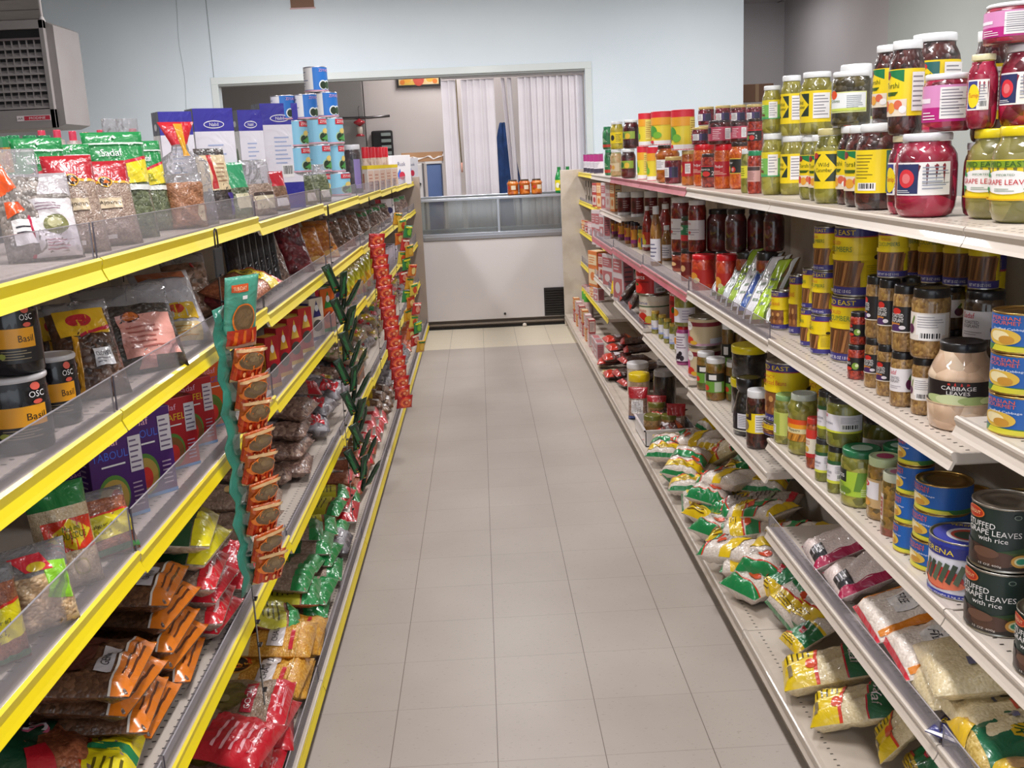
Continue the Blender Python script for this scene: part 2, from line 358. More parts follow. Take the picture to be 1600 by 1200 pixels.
# ------------------------------------------------------------------ printed shapes that follow a surface
_TX={}
def textmesh(s):
    if s in _TX: return _TX[s]
    c=bpy.data.curves.new('t','FONT'); c.body=s; c.resolution_u=2; c.align_x='CENTER'; c.align_y='CENTER'
    o=bpy.data.objects.new('t',c); COL.objects.link(o)
    dg=bpy.context.evaluated_depsgraph_get(); me=o.evaluated_get(dg).to_mesh()
    V=np.array([v.co[:2] for v in me.vertices]); F=[tuple(p.vertices) for p in me.polygons]
    o.evaluated_get(dg).to_mesh_clear(); bpy.data.objects.remove(o); bpy.data.curves.remove(c)
    if len(V): 
        mn,mx=V.min(0),V.max(0); V=(V-(mn+mx)/2)/max(mx[1]-mn[1],1e-6); w=(mx[0]-mn[0])/max(mx[1]-mn[1],1e-6)
    else: w=1
    _TX[s]=(V,F,w); return _TX[s]
def decals(mb,specs,mp,ms,mt,ds,dt,k='print',eps=.00035,l0=1):
    """specs: r rectangle, e ellipse, p convex polygon, t lettering, l lines of small print, b barcode"""
    def patch(cols,off,mat):
        V=[];F=[];n=None
        for s,ta,tb,nt in cols:
            for j in range(nt+1): V.append(mp(s,ta+(tb-ta)*j/nt,off))
        for i in range(len(cols)-1):
            nt=cols[0][3]
            for j in range(nt):
                a=i*(nt+1)+j; F.append((a,a+nt+1,a+nt+2,a+1))
        mb.add(V,F,mat,True)
    def rect(s0,t0,s1,t1,off,mat):
        n=max(1,int(math.ceil(abs(s1-s0)/ds))); nt=max(1,int(math.ceil(abs(t1-t0)/dt)))
        patch([(s0+(s1-s0)*i/n,t0,t1,nt) for i in range(n+1)],off,mat)
    for i,d in enumerate(specs):
        off=eps*(l0+i*.6); q=d[0]
        if q=='r': rect(*d[1:5],off,P(d[5],k))
        elif q=='e':
            cs,ct,rs,rt=d[1:5]; n=12; nt=max(1,int(math.ceil(2*rt/dt)))
            cols=[]
            for j in range(n+1):
                th=PI*j/n; h=math.sin(th)*rt; cols.append((cs-rs*math.cos(th),ct-h,ct+h,nt))
            patch(cols,off,P(d[5],k))
        elif q=='p':
            pts=d[1]; ss=sorted({p[0] for p in pts}); a,b=ss[0],ss[-1]; n=max(4,int(math.ceil((b-a)/ds)))
            xs=sorted(set([a+(b-a)*j/n for j in range(n+1)]+ss)); nt=max(1,int(math.ceil((max(p[1] for p in pts)-min(p[1] for p in pts))/dt))); cols=[]
            for x in xs:
                ys=[]
                for j in range(len(pts)):
                    (x0,y0),(x1,y1)=pts[j],pts[(j+1)%len(pts)]
                    if min(x0,x1)-1e-9<=x<=max(x0,x1)+1e-9:
                        if abs(x1-x0)<1e-9: ys+=[y0,y1]
                        else: ys.append(y0+(y1-y0)*(x-x0)/(x1-x0))
                cols.append((x,min(ys),max(ys),nt))
            patch(cols,off,P(d[2],k))
        elif q=='t':
            _,s,cs,ct,h,col=d[:6]; wmax=d[6] if len(d)>6 else None; rot=math.radians(d[7]) if len(d)>7 else 0
            V,F,w=textmesh(s); H=h*mt; fx=1
            if wmax: fx=min(1.3,wmax*ms/(w*H))
            o=[]
            for x,y in V:
                X,Y=x*H*fx,y*H
                X,Y=X*math.cos(rot)-Y*math.sin(rot),X*math.sin(rot)+Y*math.cos(rot)
                o.append(mp(cs+X/ms,ct+Y/mt,off+eps*.5))
            mb.add(o,F,P(col,k))
        elif q=='l':
            s0,t0,s1,t1,n,col=d[1:7]; g=(t1-t0)/n; R=random.Random(int(s0*31+t0*977+n))
            for j in range(n): rect(s0,t0+g*j+g*.3,s0+(s1-s0)*R.uniform(.6,1),t0+g*j+g*.62,off,P(col,k))
        elif q=='b':
            s0,t0,s1,t1=d[1:5]; rect(s0,t0,s1,t1,off,P('#f4f2f2',k)); R=random.Random(3); x=s0+(s1-s0)*.08
            while x<s1-(s1-s0)*.12:
                w=(s1-s0)*R.choice((.025,.05,.075)); rect(x,t0+(t1-t0)*.25,x+w,t1-(t1-t0)*.08,off+eps*.5,P('#1d1c20',k)); x+=w+(s1-s0)*R.choice((.03,.05))
# ------------------------------------------------------------------ kinds of goods
K={}
class Kind: pass
PROF={
 'jar':[(.80,0),(.93,.02),(.99,.07),(1,.12),(1,.70),(.97,.76),(.88,.82),(.80,.86),(.79,.90)],
 'straight':[(.90,0),(.98,.02),(1,.06),(1,.80),(.96,.85),(.90,.88),(.89,.91)],
 'hips':[(.72,0),(.86,.03),(.94,.09),(.92,.16),(.92,.66),(1,.72),(.98,.78),(.86,.84),(.80,.87),(.79,.90)],
 'round':[(.70,0),(.86,.03),(.97,.12),(1,.25),(1,.62),(.96,.74),(.86,.81),(.76,.85),(.75,.90)],
 'flared':[(.80,0),(.90,.02),(.97,.10),(1,.30),(.97,.32),(.97,.58),(1.0,.60),(.98,.64),(.86,.75),(.70,.86),(.68,.90)],
 'bottle':[(.85,0),(.98,.02),(1,.06),(1,.55),(.94,.62),(.70,.74),(.45,.86),(.40,.93)],
 'squat':[(.92,0),(1,.03),(1,.80),(.97,.86),(.95,.90)],
 'funnel':[(.86,0),(1,.03),(1,.42),(1.0,.44),(.92,.5),(.74,.72),(.68,.78),(.80,.80),(.80,.90)],
}
def jar(key,name,cat,R,H,cont,lidc,dec,prof='jar',lid=(.86,.10),span=None,lidtop=None,n=22,extra=None,base=None):
    k=Kind(); k.name,k.cat,k.r,k.h,k.kind=name,cat,R,H,'round'
    pr=[(r*R,z*H) for r,z in PROF[prof]]
    b=MB(); b.lathe(pr,cont,n)
    if base: b.lathe([(R*1.01,0),(R*1.01,H*.12)],base,n)
    k.root=b.mesh(name); k.parts=[]
    def RR(t):
        z=t*H
        for (r0,z0),(r1,z1) in zip(pr,pr[1:]):
            if z0<=z<=z1: return r0+(r1-r0)*(z-z0)/max(z1-z0,1e-9)
        return pr[-1][0]
    def mp(s,t,off):
        a=math.radians(s); q=RR(t)+off; return (q*math.sin(a),-q*math.cos(a),t*H)
    if dec:
        b=MB(); decals(b,dec,mp,R*PI/180,H,11,.5); k.parts.append(('label',b.mesh('label')))
    lr,lh=lid; zl=H*(1-lh); lr*=R; lm=P(lidc,'lid') if isinstance(lidc,str) else lidc
    b=MB(); b.lathe([(lr*.97,zl-.002),(lr,zl),(lr,H-.003),(lr*.96,H),(lr*.85,H),(lr*.82,H-.0012)],lm,n)
    if lidtop: b.lathe([(lr*.55,H-.0005),(lr*.5,H+.0002)],P(lidtop,'lid'),n)
    k.parts.append(('lid',b.mesh('lid'))); K[key]=k; return k
TIN=P('#b9b5ac','metal'); GOLD=P('#c9a765','metal')
def can(key,R,H,wrap,dec,rim=TIN,name='food_can',lidcol=None,ribs=False,top=None):
    k=Kind(); k.name,k.cat,k.r,k.h,k.kind=name,'can',R,H,'round'
    b=MB(); b.lathe([(R*.95,.002),(R,0),(R*1.012,.002),(R*1.012,.004),(R*.992,.006),(R*.992,H-.006),(R*1.012,H-.004),(R*1.012,H-.001),(R,H),(R*.965,H-.001)],rim,26,False)
    k.root=b.mesh(name); k.parts=[]
    mp=lambda s,t,off:((R*.994+off)*math.sin(math.radians(s)),-(R*.994+off)*math.cos(math.radians(s)),t*H)
    b=MB()
    pr=[(R*.994,.007),(R*.994,H-.007)]
    if ribs: pr=[(R*.994+(.0008 if j%2 else 0),.007+(H-.014)*j/24) for j in range(25)]
    b.lathe(pr,P(wrap,'print') if isinstance(wrap,str) else wrap,26,False)
    decals(b,dec,mp,R*PI/180,H,9,.5,'print',.0004,2.5 if ribs else 1); k.parts.append(('label',b.mesh('label')))
    b=MB(); q=P(lidcol,'lid') if lidcol else rim
    b.lathe([(R*.965,H-.001),(R*.96,H-.005),(R*.8,H-.005),(R*.79,H-.004),(R*.6,H-.004),(R*.59,H-.005),(R*.3,H-.005),(R*.01,H-.0045)],q,26,False)
    if top:
        decals(b,top,lambda s,t,off:(s*R,t*R,H-.0042+off),R,R,.3,.3)
    k.parts.append(('lid',b.mesh('lid'))); K[key]=k; return k
def bx(key,name,cat,w,d,h,col,front=(),side=(),top=(),bev=.0015,k_='print',lidtop=None):
    """carton; front faces -y, origin at the centre of the base"""
    k=Kind(); k.name,k.cat,k.w,k.d,k.h,k.kind=name,cat,w,d,h,'box'
    b=MB(); b.box(-w/2,w/2,-d/2,d/2,0,h,P(col,k_),bev); k.root=b.mesh(name); k.parts=[]
    b=MB()
    decals(b,front,lambda s,t,o:((s-.5)*w,-d/2-o,t*h),w,h,9,9,k_)
    decals(b,side,lambda s,t,o:(w/2+o,(s-.5)*d,t*h),d,h,9,9,k_)
    decals(b,side,lambda s,t,o:(-w/2-o,(.5-s)*d,t*h),d,h,9,9,k_)
    decals(b,top,lambda s,t,o:((s-.5)*w,(t-.5)*d,h+o),w,d,9,9,k_)
    if b.v: k.parts.append(('printed_panel',b.mesh('printed_panel')))
    K[key]=k; return k
def bag(key,name,cat,w,h,t,mat,dec,fill=.82,nz=18,nx=12,seed=0,head=None,headf=None,k_='film',back=(),power=2.6,tie=None,lump=1.0,partname='label_print',variants=2,tail=None):
    """filled pouch standing on its base, front towards -y; head: material of the empty top flap"""
    for vi in range(variants):
        R=random.Random(seed*10+vi+len(key)); k=Kind(); k.name,k.cat,k.w,k.h,k.t,k.kind=name,cat,w,h,t,'bag'
        ph=[(R.uniform(1.5,5),R.uniform(1.5,6),R.uniform(0,6.3),R.uniform(.02,.05)) for _ in range(6)]
        def prof(b):
            lo=min(1,(b/.10)**.55) if b<.10 else 1
            if b<=fill: return lo*(1-.12*(b/fill)**2)
            x=(b-fill)/(1-fill+1e-6); return lo*.88*max(0,1-x)**.9
        def th(a,b):
            e=max(0,1-abs(a)**power)**.6
            wv=sum(q*math.sin(f*a*3+g*b*5+p) for f,g,p,q in ph)*lump
            return t/2*e*prof(b)*(1+2.2*wv)+.0006
        def width(a,b):
            n=1-.04*math.sin(b*PI)*1
            if tie and b>tie[0]:
                x=(b-tie[0])/(tie[1]-tie[0]); n*=(1-.78*min(1,x)) if b<tie[1] else (.22+.45*(b-tie[1])/(1-tie[1]))
            if tail and b>1-tail: n*=1
            return a*w/2*n
        def mp(a,b,off): return (width(a,b),-th(a,b)-off,b*h)
        def mpb(a,b,off): return (width(a,b),th(a,b)+off,b*h)
        G=np.array([[mp(-1+2*i/nx,j/nz,0) for i in range(nx+1)] for j in range(nz+1)])
        def mg(a,b,off):
            x=min(max((a+1)/2*nx,0),nx-1e-6); y=min(max(b*nz,0),nz-1e-6); i,j=int(x),int(y); x-=i; y-=j
            q=(1-y)*((1-x)*G[j,i]+x*G[j,i+1])+y*((1-x)*G[j+1,i]+x*G[j+1,i+1])
            return (q[0],q[1]-off,q[2])
        B=MB(); V=[];F=[]
        for j in range(nz+1):
            for i in range(nx+1): V.append(mp(-1+2*i/nx,j/nz,0))
        o=len(V)
        for j in range(nz+1):
            for i in range(nx+1): V.append(mpb(-1+2*i/nx,j/nz,0))
        hf=headf if headf else 2
        Fb=[];Fh=[]
        for j in range(nz):
            for i in range(nx):
                a=j*(nx+1)+i; L=Fh if (j+.5)/nz>hf else Fb
                L.append((a,a+1,a+nx+2,a+nx+1)); L.append((o+a,o+a+nx+1,o+a+nx+2,o+a+1))
        for i in range(nx): Fb.append((i,o+i,o+i+1,i+1)); (Fh if head else Fb).append((nz*(nx+1)+i,nz*(nx+1)+i+1,o+nz*(nx+1)+i+1,o+nz*(nx+1)+i))
        for j in range(nz):
            L=Fh if (j+.5)/nz>hf else Fb
            a=j*(nx+1); L.append((a,a+nx+1,o+a+nx+1,o+a)); c=a+nx; L.append((c,o+c,o+c+nx+1,c+nx+1))
        B.add(V,Fb,mat,True); k.root=B.mesh(name); k.parts=[]
        if head:
            B=MB(); B.add(V,Fh,head,True); k.parts.append(('top_flap',B.mesh('top_flap')))
        if dec or back:
            B=MB()
            if dec: decals(B,dec,mg,w/2,h,.0834,.0278,k_,.0007,2.2)
            if back: decals(B,back,lambda a,b_,of:mpb(-a,b_,of),w/2,h,.17,.08,k_,.0006)
            k.parts.append((partname,B.mesh(partname)))
        K[(key,vi)]=k
    K[key]=K[(key,0)]; K[key].nv=variants
# ------------------------------------------------------------------ placing
ITEMS=[]
def pix(p):
    d=np.asarray(p,float)-CAM; z=d@AX_F; return 800+CF*(d@AX_R)/z,600-CF*(d@AX_U)/z
def put(key,loc,rz=0,scale=(1,1,1),desc='',where='',group=None,rot=None,vi=None):
    k=K[key]
    if getattr(k,'nv',1)>1: k=K[(key,rnd.randrange(k.nv) if vi is None else vi)]
    o=bpy.data.objects.new(k.name,k.root); COL.objects.link(o)
    o.location=tuple(float(q) for q in loc); o.rotation_euler=rot if rot is not None else (0,0,rz); o.scale=scale
    for nm,me in k.parts:
        c=bpy.data.objects.new(nm,me); COL.objects.link(c); c.parent=o
    o['category']=k.cat
    it=dict(o=o,desc=desc,where=where,group=group,c=np.array(loc,float),k=k,r=getattr(k,'r',.03)*scale[0],top=float(loc[2])+k.h*scale[2])
    ITEMS.append(it); return it
def relax():
    L=[i for i in ITEMS if i['k'].kind=='round']
    for _ in range(30):
        n=0
        for a in range(len(L)):
            for b in range(a+1,len(L)):
                p,q=L[a],L[b]
                if abs(p['c'][1]-q['c'][1])>.2: continue
                if p['top']<=q['c'][2]+.004 or q['top']<=p['c'][2]+.004: continue
                d=q['c'][:2]-p['c'][:2]; D=float(np.linalg.norm(d)); m=p['r']+q['r']+.001-D
                if m<=0: continue
                n+=1; d=d/max(D,1e-6)
                wp=.5
                if p.get('inner')!=q.get('inner'): wp=0. if q.get('inner') else 1.
                if wp in (0.,1.): d=np.array([1. if p['c'][0]>.3 else -1.,0.])*(1 if wp==0 else -1); m*=.6
                p['c'][:2]-=d*m*wp; q['c'][:2]+=d*m*(1-wp)
                for z in (p,q):
                    if z.get('row') and z['row'][0]<0 and z['row'][1]!=9: z['c'][0]=max(z['c'][0],rfront(z['c'][1])+z['r']+.008)
        if not n: break
    for i in L: i['o'].location=tuple(float(v) for v in i['c'])
def rfront(y): return 1.295 if y>5.3 else RX
def finish_labels():
    by={}
    for it in ITEMS: by.setdefault((it['desc'],it['where']),[]).append(it)
    for (d,w),L in by.items():
        L.sort(key=lambda i:i['c'][1])
        for n,it in enumerate(L):
            if len(L)==1: lab=f'{d}, {w}' if w else d
            else: lab=f'{d}, {ORD[n]} from near end, {w}'
            it['o']['label']=lab
            if it['group']: it['o']['group']=it['group']
            elif len(L)>1: it['o']['group']=f'{d.split(" with ")[0]}s, {w}'
def facing(c,mix=.5,side=-1,jit=25):
    """turn about z that points the front (-y) between the aisle and the shopper"""
    a=np.array([side,0.]); b=CAM[:2]-np.asarray(c)[:2]; b=b/np.linalg.norm(b); d=a*(1-mix)+b*mix
    return math.atan2(d[0],-d[1])+math.radians(rnd.uniform(-jit,jit))
NTH={1:'top',2:'second',3:'third',4:'fourth',9:'bottom',15:'short middle'}
def shelfname(side,row): return f'{NTH[row]} '+('yellow-striped' if side>0 else 'cream-edged')+' shelf'
def zof(side,row,y): return lz(row,y) if side>0 else rz_(row,y)
def J(key,u0,v0,u1,v1,row,desc,side=-1,up=False,rot=None,tier='',x=None,zb=None,mix=.55,jit=18,back=0,hp=None):
    """round goods from their outline: width and foot on a shelf (or on what stands there already)"""
    k=K[key]; uc=(u0+u1)/2
    def solve(z):
        Pt=on(uc,v1,2,z); dh=(Pt-CAM)[:2]; dh=dh/np.linalg.norm(dh)
        r=(u1-u0)/2*depth(Pt)/CF
        for _ in range(2): c=Pt[:2]+dh*r; r=(u1-u0)/2*depth((c[0],c[1],z))/CF
        return c,r,dh
    if zb is not None: z=zb; c,r,dh=solve(z)
    elif up:
        best=None
        for it in ITEMS:
            if it.get('row')!=(side,row): continue
            q=pix((it['c'][0],it['c'][1],it['top'])); e=abs(q[0]-uc)+1.2*abs(q[1]-v1)
            if best is None or e<best[0]: best=(e,it)
        it=best[1]; z=it['top']+.0005; dh=(it['c']-CAM)[:2]; D0=np.linalg.norm(dh); dh=dh/D0
        d2=ray(uc,v1)[:2]; c=CAM[:2]+d2*(D0/float(d2@dh)); la=c-it['c'][:2]; ln=np.linalg.norm(la)
        if ln>.75*it['r']: c=it['c'][:2]+la*.75*it['r']/ln
        r=(u1-u0)/2*depth((c[0],c[1],z))/CF
    else:
        y=on(uc,v1,0,(RX+.05) if side<0 else (LX-.05))[1]; z=zof(side,row,y); c,r,dh=solve(z)
        y2=c[1]; z2=zof(side,row,y2)
        if abs(z2-z)>1e-4: z=z2; c,r,dh=solve(z)
    if x is not None and not up:
        q=on(uc,(v0+v1)/2,0,x); c=q[:2].copy(); z=zof(side,row,c[1]) if zb is None else zb; r=(u1-u0)/2*depth((c[0],c[1],z))/CF
    lim=(rfront(c[1])+r+.014) if side<0 else (LX-r-.016)
    if not up and zb is None and x is None:
        if row!=9 and (lim-c[0])*side<0:
            t=(lim-CAM[0])/(c[0]-CAM[0]); c=CAM[:2]+(c-CAM[:2])*t; r*=t
    s=1 if v0>250 else -1; D=np.linalg.norm(c-CAM[:2])+s*r*.85
    d=ray(uc,v0); zt=CAM[2]+d[2]/np.linalg.norm(d[:2])*D; zt=z+hp*depth((c[0],c[1],z))/CF*1.02 if hp else zt; h=max(.02,min(zt-z,ceil_over(side,c[0],c[1],z)-z))
    w=(tier+', ' if tier else '')+shelfname(side,row)
    a=facing((c[0],c[1]),mix,side,jit) if rot is None else math.radians(rot)
    it=put(key,(c[0],c[1],z+.0009),a,(r/k.r,r/k.r,h/k.h),desc,w); it['r']=r; it['row']=(side,row); it['inner']=x is not None or 'inner' in tier
    for b in range(back):
        xx=c[0]-side*(2*r+.006)*(b+1)*1.0
        i2=put(key,(xx,c[1]+rnd.uniform(-.008,.008),z+.0009),facing((xx,c[1]),mix,side,40),(r/k.r,r/k.r,h/k.h),desc,(tier+', ' if tier else '')+('inner row' if b==0 else ORD[b+1]+' inner row')+', '+shelfname(side,row)); i2['r']=r; i2['row']=(side,row)
    return it

def Bag(key,u,v,row,side,desc,lift=.03,tilt=8,rz=None,sc=(1,1,1),roll=0,vi=None,tier=''):
    """bag lying down, its foot end seen at pixel (u,v); tilt raises the far end"""
    y=on(u,v,0,(RX+.05) if side<0 else (LX-.05))[1]
    if isinstance(sc,(int,float)): sc=(sc,sc,sc)
    lift=max(lift,K[key].t*sc[1]*.56+.006)
    for _ in range(3): z=zof(side,row,y); p=on(u,v,2,z+lift); y=p[1]
    lim=(RBX+.016 if row==9 else RX+.016) if side<0 else (LBX-.022 if row==9 else LX-.02)
    if (p[0]-lim)*side>0: p=np.array([lim,CAM[1]+(p[1]-CAM[1])*(lim-CAM[0])/(p[0]-CAM[0]),p[2]])
    a=(-90 if side<0 else 90)+(rz or 0)
    it=put(key,tuple(p),0,sc,desc,(tier+', ' if tier else '')+shelfname(side,row),None,(math.radians(-90+tilt),math.radians(roll),math.radians(a)),vi)
    it['o'].rotation_mode='XYZ'; return it
def S(key,u0,v0,u1,row,side,X,desc,th=60,lean=8,tier='',zb=None,t=1,vi=None,hmax=None):
    """standing pack whose outline spans u0..u1 and reaches up to v0; X: distance from the aisle's centre line"""
    k=K[key]; uc=(u0+u1)/2; p=on(uc,v0,0,X); z=zof(side,row,p[1]) if zb is None else zb
    a=math.radians(th if side>0 else -th); T=np.array([math.cos(a),math.sin(a)])
    d=(p-CAM)[:2]; D=np.linalg.norm(d); d=d/D; R_=np.array([d[1],-d[0]])
    W=(u1-u0)*depth((p[0],p[1],z))/CF/max(.25,abs(float(T@R_))); q=ray(uc,v0); H=CAM[2]+q[2]/np.linalg.norm(q[:2])*D-z
    H=max(.02,min(H,ceil_over(side,X,p[1],z)-z)) if zb is None else max(.02,H)
    if hmax: H=min(H,hmax)
    H/=math.cos(math.radians(lean)); s=(W/k.w,(W/k.w+1)/2*t,H/k.h)
    if k.kind=='bag': lean_=lean
    it=put(key,(p[0],p[1],z+.001),0,s,desc,(tier+', ' if tier else '')+shelfname(side,row),None,(math.radians(-lean),0,a),vi)
    it['row']=(side,row); it['top']=z+H; it['r']=min(W,.1)/2; return it
# ------------------------------------------------------------------ jars and cans of the cream-edged shelves
W='#efecec'; INK='#2a2630'; YL='#f2d51c'; RD='#c81f2c'; GN='#1d7a46'; NV='#2b2a6e'; PK='#e24f9a'; MAG='#b81e7d'
c_olive=C('#5d5a1c','#7d7a2a','#8f8a3a',60); c_dark=C('#1d0b0b','#3a1512','#54201a',70); c_beet=C('#5c0a1e','#8c1030','#a81840',28)
c_red=C('#7a1610','#9c2a16','#b43a20',90); c_orange=C('#b8480e','#c85a14','#d4691c',120); c_leaf=C('#6d6a34','#80793c','#8b8446',24)
c_pickle=C('#7a7324','#8f8630','#a29a45',35); c_eggp=C('#7d5a30','#94703e','#a8844c',130); c_cabb=C('#c2a084','#d2b498','#ddc4aa',26)
c_maroon=C('#2e0509','#48090d','#5c0e12',30); c_gpick=C('#5a5c1a','#747426','#86862f',30); c_chick=C('#8a6a30','#a27a34','#5d4a1c',75)
c_blk=C('#0d0b0c','#171214','#241a1a',50); c_brn=C('#3d1a10','#54281a','#2a100c',55); c_amber=C('#9a4a0c','#b4601a','#c87420',30); c_gl=C('#6f7028','#8a8434','#a09a48',45)
c_jam=C('#4a0a14','#6b1020','#7d1830',60)
jar('grape','grape_leaf_jar','jar',.045,.15,c_leaf,'#e8d21e',[('r',-100,.24,100,.66,YL),('r',-100,.58,100,.65,'#7d9a1e'),('t','MID EAST',0,.615,.055,'#2d5a1e',75),('r',-78,.31,-42,.55,'#2f8f4e'),('r',42,.31,78,.55,'#2f8f4e'),('e',0,.43,55,.125,W),('t','GRAPE LEAVES',0,.43,.055,RD,92),('t','IMPORTED',0,.505,.022,'#4a7a52',35),('l',-20,.33,20,.37,2,'#6a8a6a'),('e',-38,.50,6,.02,'#2f8f4e'),('e',38,.50,6,.02,'#2f8f4e'),('e',-38,.36,6,.02,'#2f8f4e'),('e',38,.36,6,.02,'#2f8f4e'),('r',-100,.245,100,.258,'#d9a51c')],'round',(.80,.09))
jar('beet','pickled_turnip_jar','jar',.048,.16,c_beet,'#dcdbe2',[('r',-50,.27,62,.66,W),('r',-48,.29,0,.64,'#27305f'),('e',-24,.47,17,.11,'#d8333f'),('e',-24,.47,9,.06,'#e2767a'),('l',8,.33,58,.62,7,'#8f94a8'),('r',8,.41,58,.416,INK),('r',8,.52,58,.526,INK),('l',-44,.30,-6,.34,2,W)],'round',(.80,.08))
jar('beetlab','pickled_turnip_jar','jar',.044,.16,c_beet,'#e4dcb4',[('r',-70,.25,20,.66,W),('r',-66,.27,-25,.64,'#3a3f86'),('e',-40,.44,24,.16,YL),('t','Turnip',-40,.44,.08,RD,40),('l',-18,.3,16,.6,8,'#8a8896'),('b',-16,.27,14,.38)],'round',(.78,.07))
jar('pink','pink_label_jar','jar',.045,.15,c_beet,'#eceaf0',[('r',-170,.17,170,.80,'#d88fc0'),('r',-170,.17,170,.42,MAG),('r',-170,.5,-35,.58,'#f1e4ee'),('r',-10,.22,58,.76,W),('l',-6,.26,54,.74,9,'#84808e'),('r',-10,.40,58,.407,INK),('r',-10,.55,58,.557,INK),('l',-60,.2,-18,.36,3,W)],'straight',(.93,.09))
def ylab(key,cont,lidc,H=.165,R=.042,pat='dia'):
    base=[('r',-125,.20,125,.70,YL)]
    if pat=='dia': base+=[('p',[(-55,.62),(-10,.70),(-10,.45)],GN),('r',-58,.26,30,.68,'#2c6a66'),('p',[(-60,.47),(-14,.70),(32,.47),(-14,.25)],YL),('e',-14,.63,18,.05,'#d32f2f'),('t','ZIYAD',-14,.63,.04,W,22),('t','Mix Pickled',-14,.545,.04,'#2d5a1e',52),('t','Torshi',-14,.48,.06,'#1f3d1c',60),('p',[(-40,.40),(12,.40),(-2,.34),(-26,.34)],'#a23a1c'),('r',40,.27,100,.67,W),('l',44,.3,96,.65,8,'#8c8890'),('r',-125,.20,125,.28,YL)]
    elif pat=='veg': base+=[('p',[(-60,.69),(30,.69),(30,.56)],GN),('e',-38,.64,16,.045,'#8a1f24'),('t','Torshi',-16,.53,.06,'#3f5a14',60),('p',[(-48,.46),(12,.46),(0,.42),(-40,.42)],'#3f5a14'),('r',-60,.20,40,.38,'#e8d9c4'),('e',-40,.31,14,.06,'#d8452c'),('e',-14,.29,16,.06,'#e8a43c'),('e',12,.32,14,.05,'#d86a4c'),('e',28,.27,12,.04,W),('r',55,.25,105,.66,W),('l',58,.28,102,.64,7,'#8c8890')]
    elif pat=='back': base+=[('l',-70,.36,-8,.66,8,'#8d7a1c'),('b',-60,.23,-8,.32),('r',15,.21,60,.69,'#3d6f5c'),('r',60,.21,110,.69,'#e6d9c0')]
    elif pat=='cuc': base+=[('r',-60,.3,30,.66,'#2c3a2c'),('p',[(-62,.48),(-14,.69),(30,.48),(-14,.27)],YL),('t','Wild',-14,.52,.055,'#1f3d1c',40),('t','Cucumber',-14,.45,.05,'#1f3d1c',58),('e',-44,.64,12,.04,'#b62a2a'),('r',45,.26,105,.66,W),('l',48,.3,102,.64,7,'#8c8890')]
    jar(key,'pickle_jar','jar',R,H,cont,lidc,base,'jar',(.84,.08))
ylab('torshi',c_dark,'#eef0f2'); ylab('torshiveg',c_dark,'#eef0f2',pat='veg'); ylab('torshiback',c_dark,'#eef0f2',pat='back')
ylab('wildcuc',c_pickle,'#eef0f2',pat='cuc'); ylab('olivemix',c_olive,'#cfc48c',.15,.036,'cuc'); ylab('olivesm',c_olive,'#eef0f2',.15,.036,'veg')
jar('gherkin','pickle_jar','jar',.04,.165,c_pickle,'#eef0f2',[('r',-90,.30,90,.70,'#e6d42a'),('r',-90,.30,90,.60,'#7fbf5e'),('l',-60,.44,-10,.62,4,'#d9efc4'),('p',[(-60,.44),(-5,.40),(-5,.36),(-60,.38)],'#6a4a1c'),('r',-90,.30,90,.34,'#4fa76a'),('r',20,.32,70,.66,W),('l',24,.36,66,.64,6,'#90909a')],'jar',(.84,.08))
jar('olivewhite','olive_jar','jar',.042,.15,C('#2a2412','#453a1a','#5a5024',55),'#eef0f2',[('r',-60,.24,62,.62,'#dfe39a'),('r',-57,.27,58,.60,'#eceff0'),('e',-45,.57,14,.08,'#e0521e'),('t','Olives',-38,.46,.06,'#3d6a2a',34),('l',0,.32,50,.56,7,'#98a0a8'),('r',-57,.27,58,.32,'#c8d65e')],'straight',(.93,.09))
jar('redgreen','pepper_paste_jar','jar',.035,.13,c_red,'#2c8c60',[('r',-70,.28,70,.64,'#cfa09c'),('r',-66,.54,66,.63,'#4a3a3c'),('l',-50,.32,40,.52,6,'#8c5c5c')],'straight',(.93,.10))
jar('greenlab','relish_jar','jar',.035,.14,c_gl,'#e9ecef',[('r',-80,.34,80,.62,'#e3de3c'),('l',-40,.38,40,.58,4,'#5d6a1c')],'straight',(.92,.1))
jar('ajvar','red_spread_jar','jar',.042,.15,c_orange,'#3a2a28',[('r',-80,.33,80,.66,'#d9b64a'),('r',-78,.35,78,.64,'#23201f'),('t','Ajvar',-10,.56,.07,W,50),('e',-25,.43,16,.07,'#e8b23a'),('e',15,.42,14,.06,'#c9372c'),('t','10',10,.42,.07,W)],'hips',(.80,.08))
jar('redlid','red_spread_jar','jar',.045,.14,c_orange,'#d8202c',[('r',-80,.28,80,.62,'#b01c28'),('t','Pindjur',0,.5,.08,W,70),('l',-50,.32,50,.42,3,'#f0c8b8')],'straight',(.95,.12))
jar('blacklab','red_spread_jar','jar',.045,.13,c_red,'#3b2e2c',[('r',-90,.30,90,.66,'#2b2526'),('r',-90,.61,90,.65,'#c22e35'),('t','Lutenica',-5,.54,.07,W,75),('e',-30,.40,20,.07,'#6a8a3a'),('e',10,.40,22,.08,'#d13a3a'),('t','2',45,.42,.12,W)],'squat',(.95,.10))
jar('jamgold','jam_jar','jar',.038,.11,c_jam,'#c8b070',[('r',-80,.22,80,.62,'#4a3a6a'),('r',-30,.24,20,.60,W),('e',-45,.42,18,.14,'#b0304a'),('l',-26,.28,16,.56,5,'#84808c'),('r',40,.24,75,.6,'#2a2a44')],'straight',(.95,.13))
jar('jamred','jam_jar','jar',.036,.13,c_amber,'#c8b070',[('r',-80,.26,80,.68,'#c2242e'),('r',10,.34,55,.62,W),('l',14,.38,50,.6,5,'#84808c'),('e',-35,.48,20,.12,'#e0a43a')],'straight',(.93,.1))
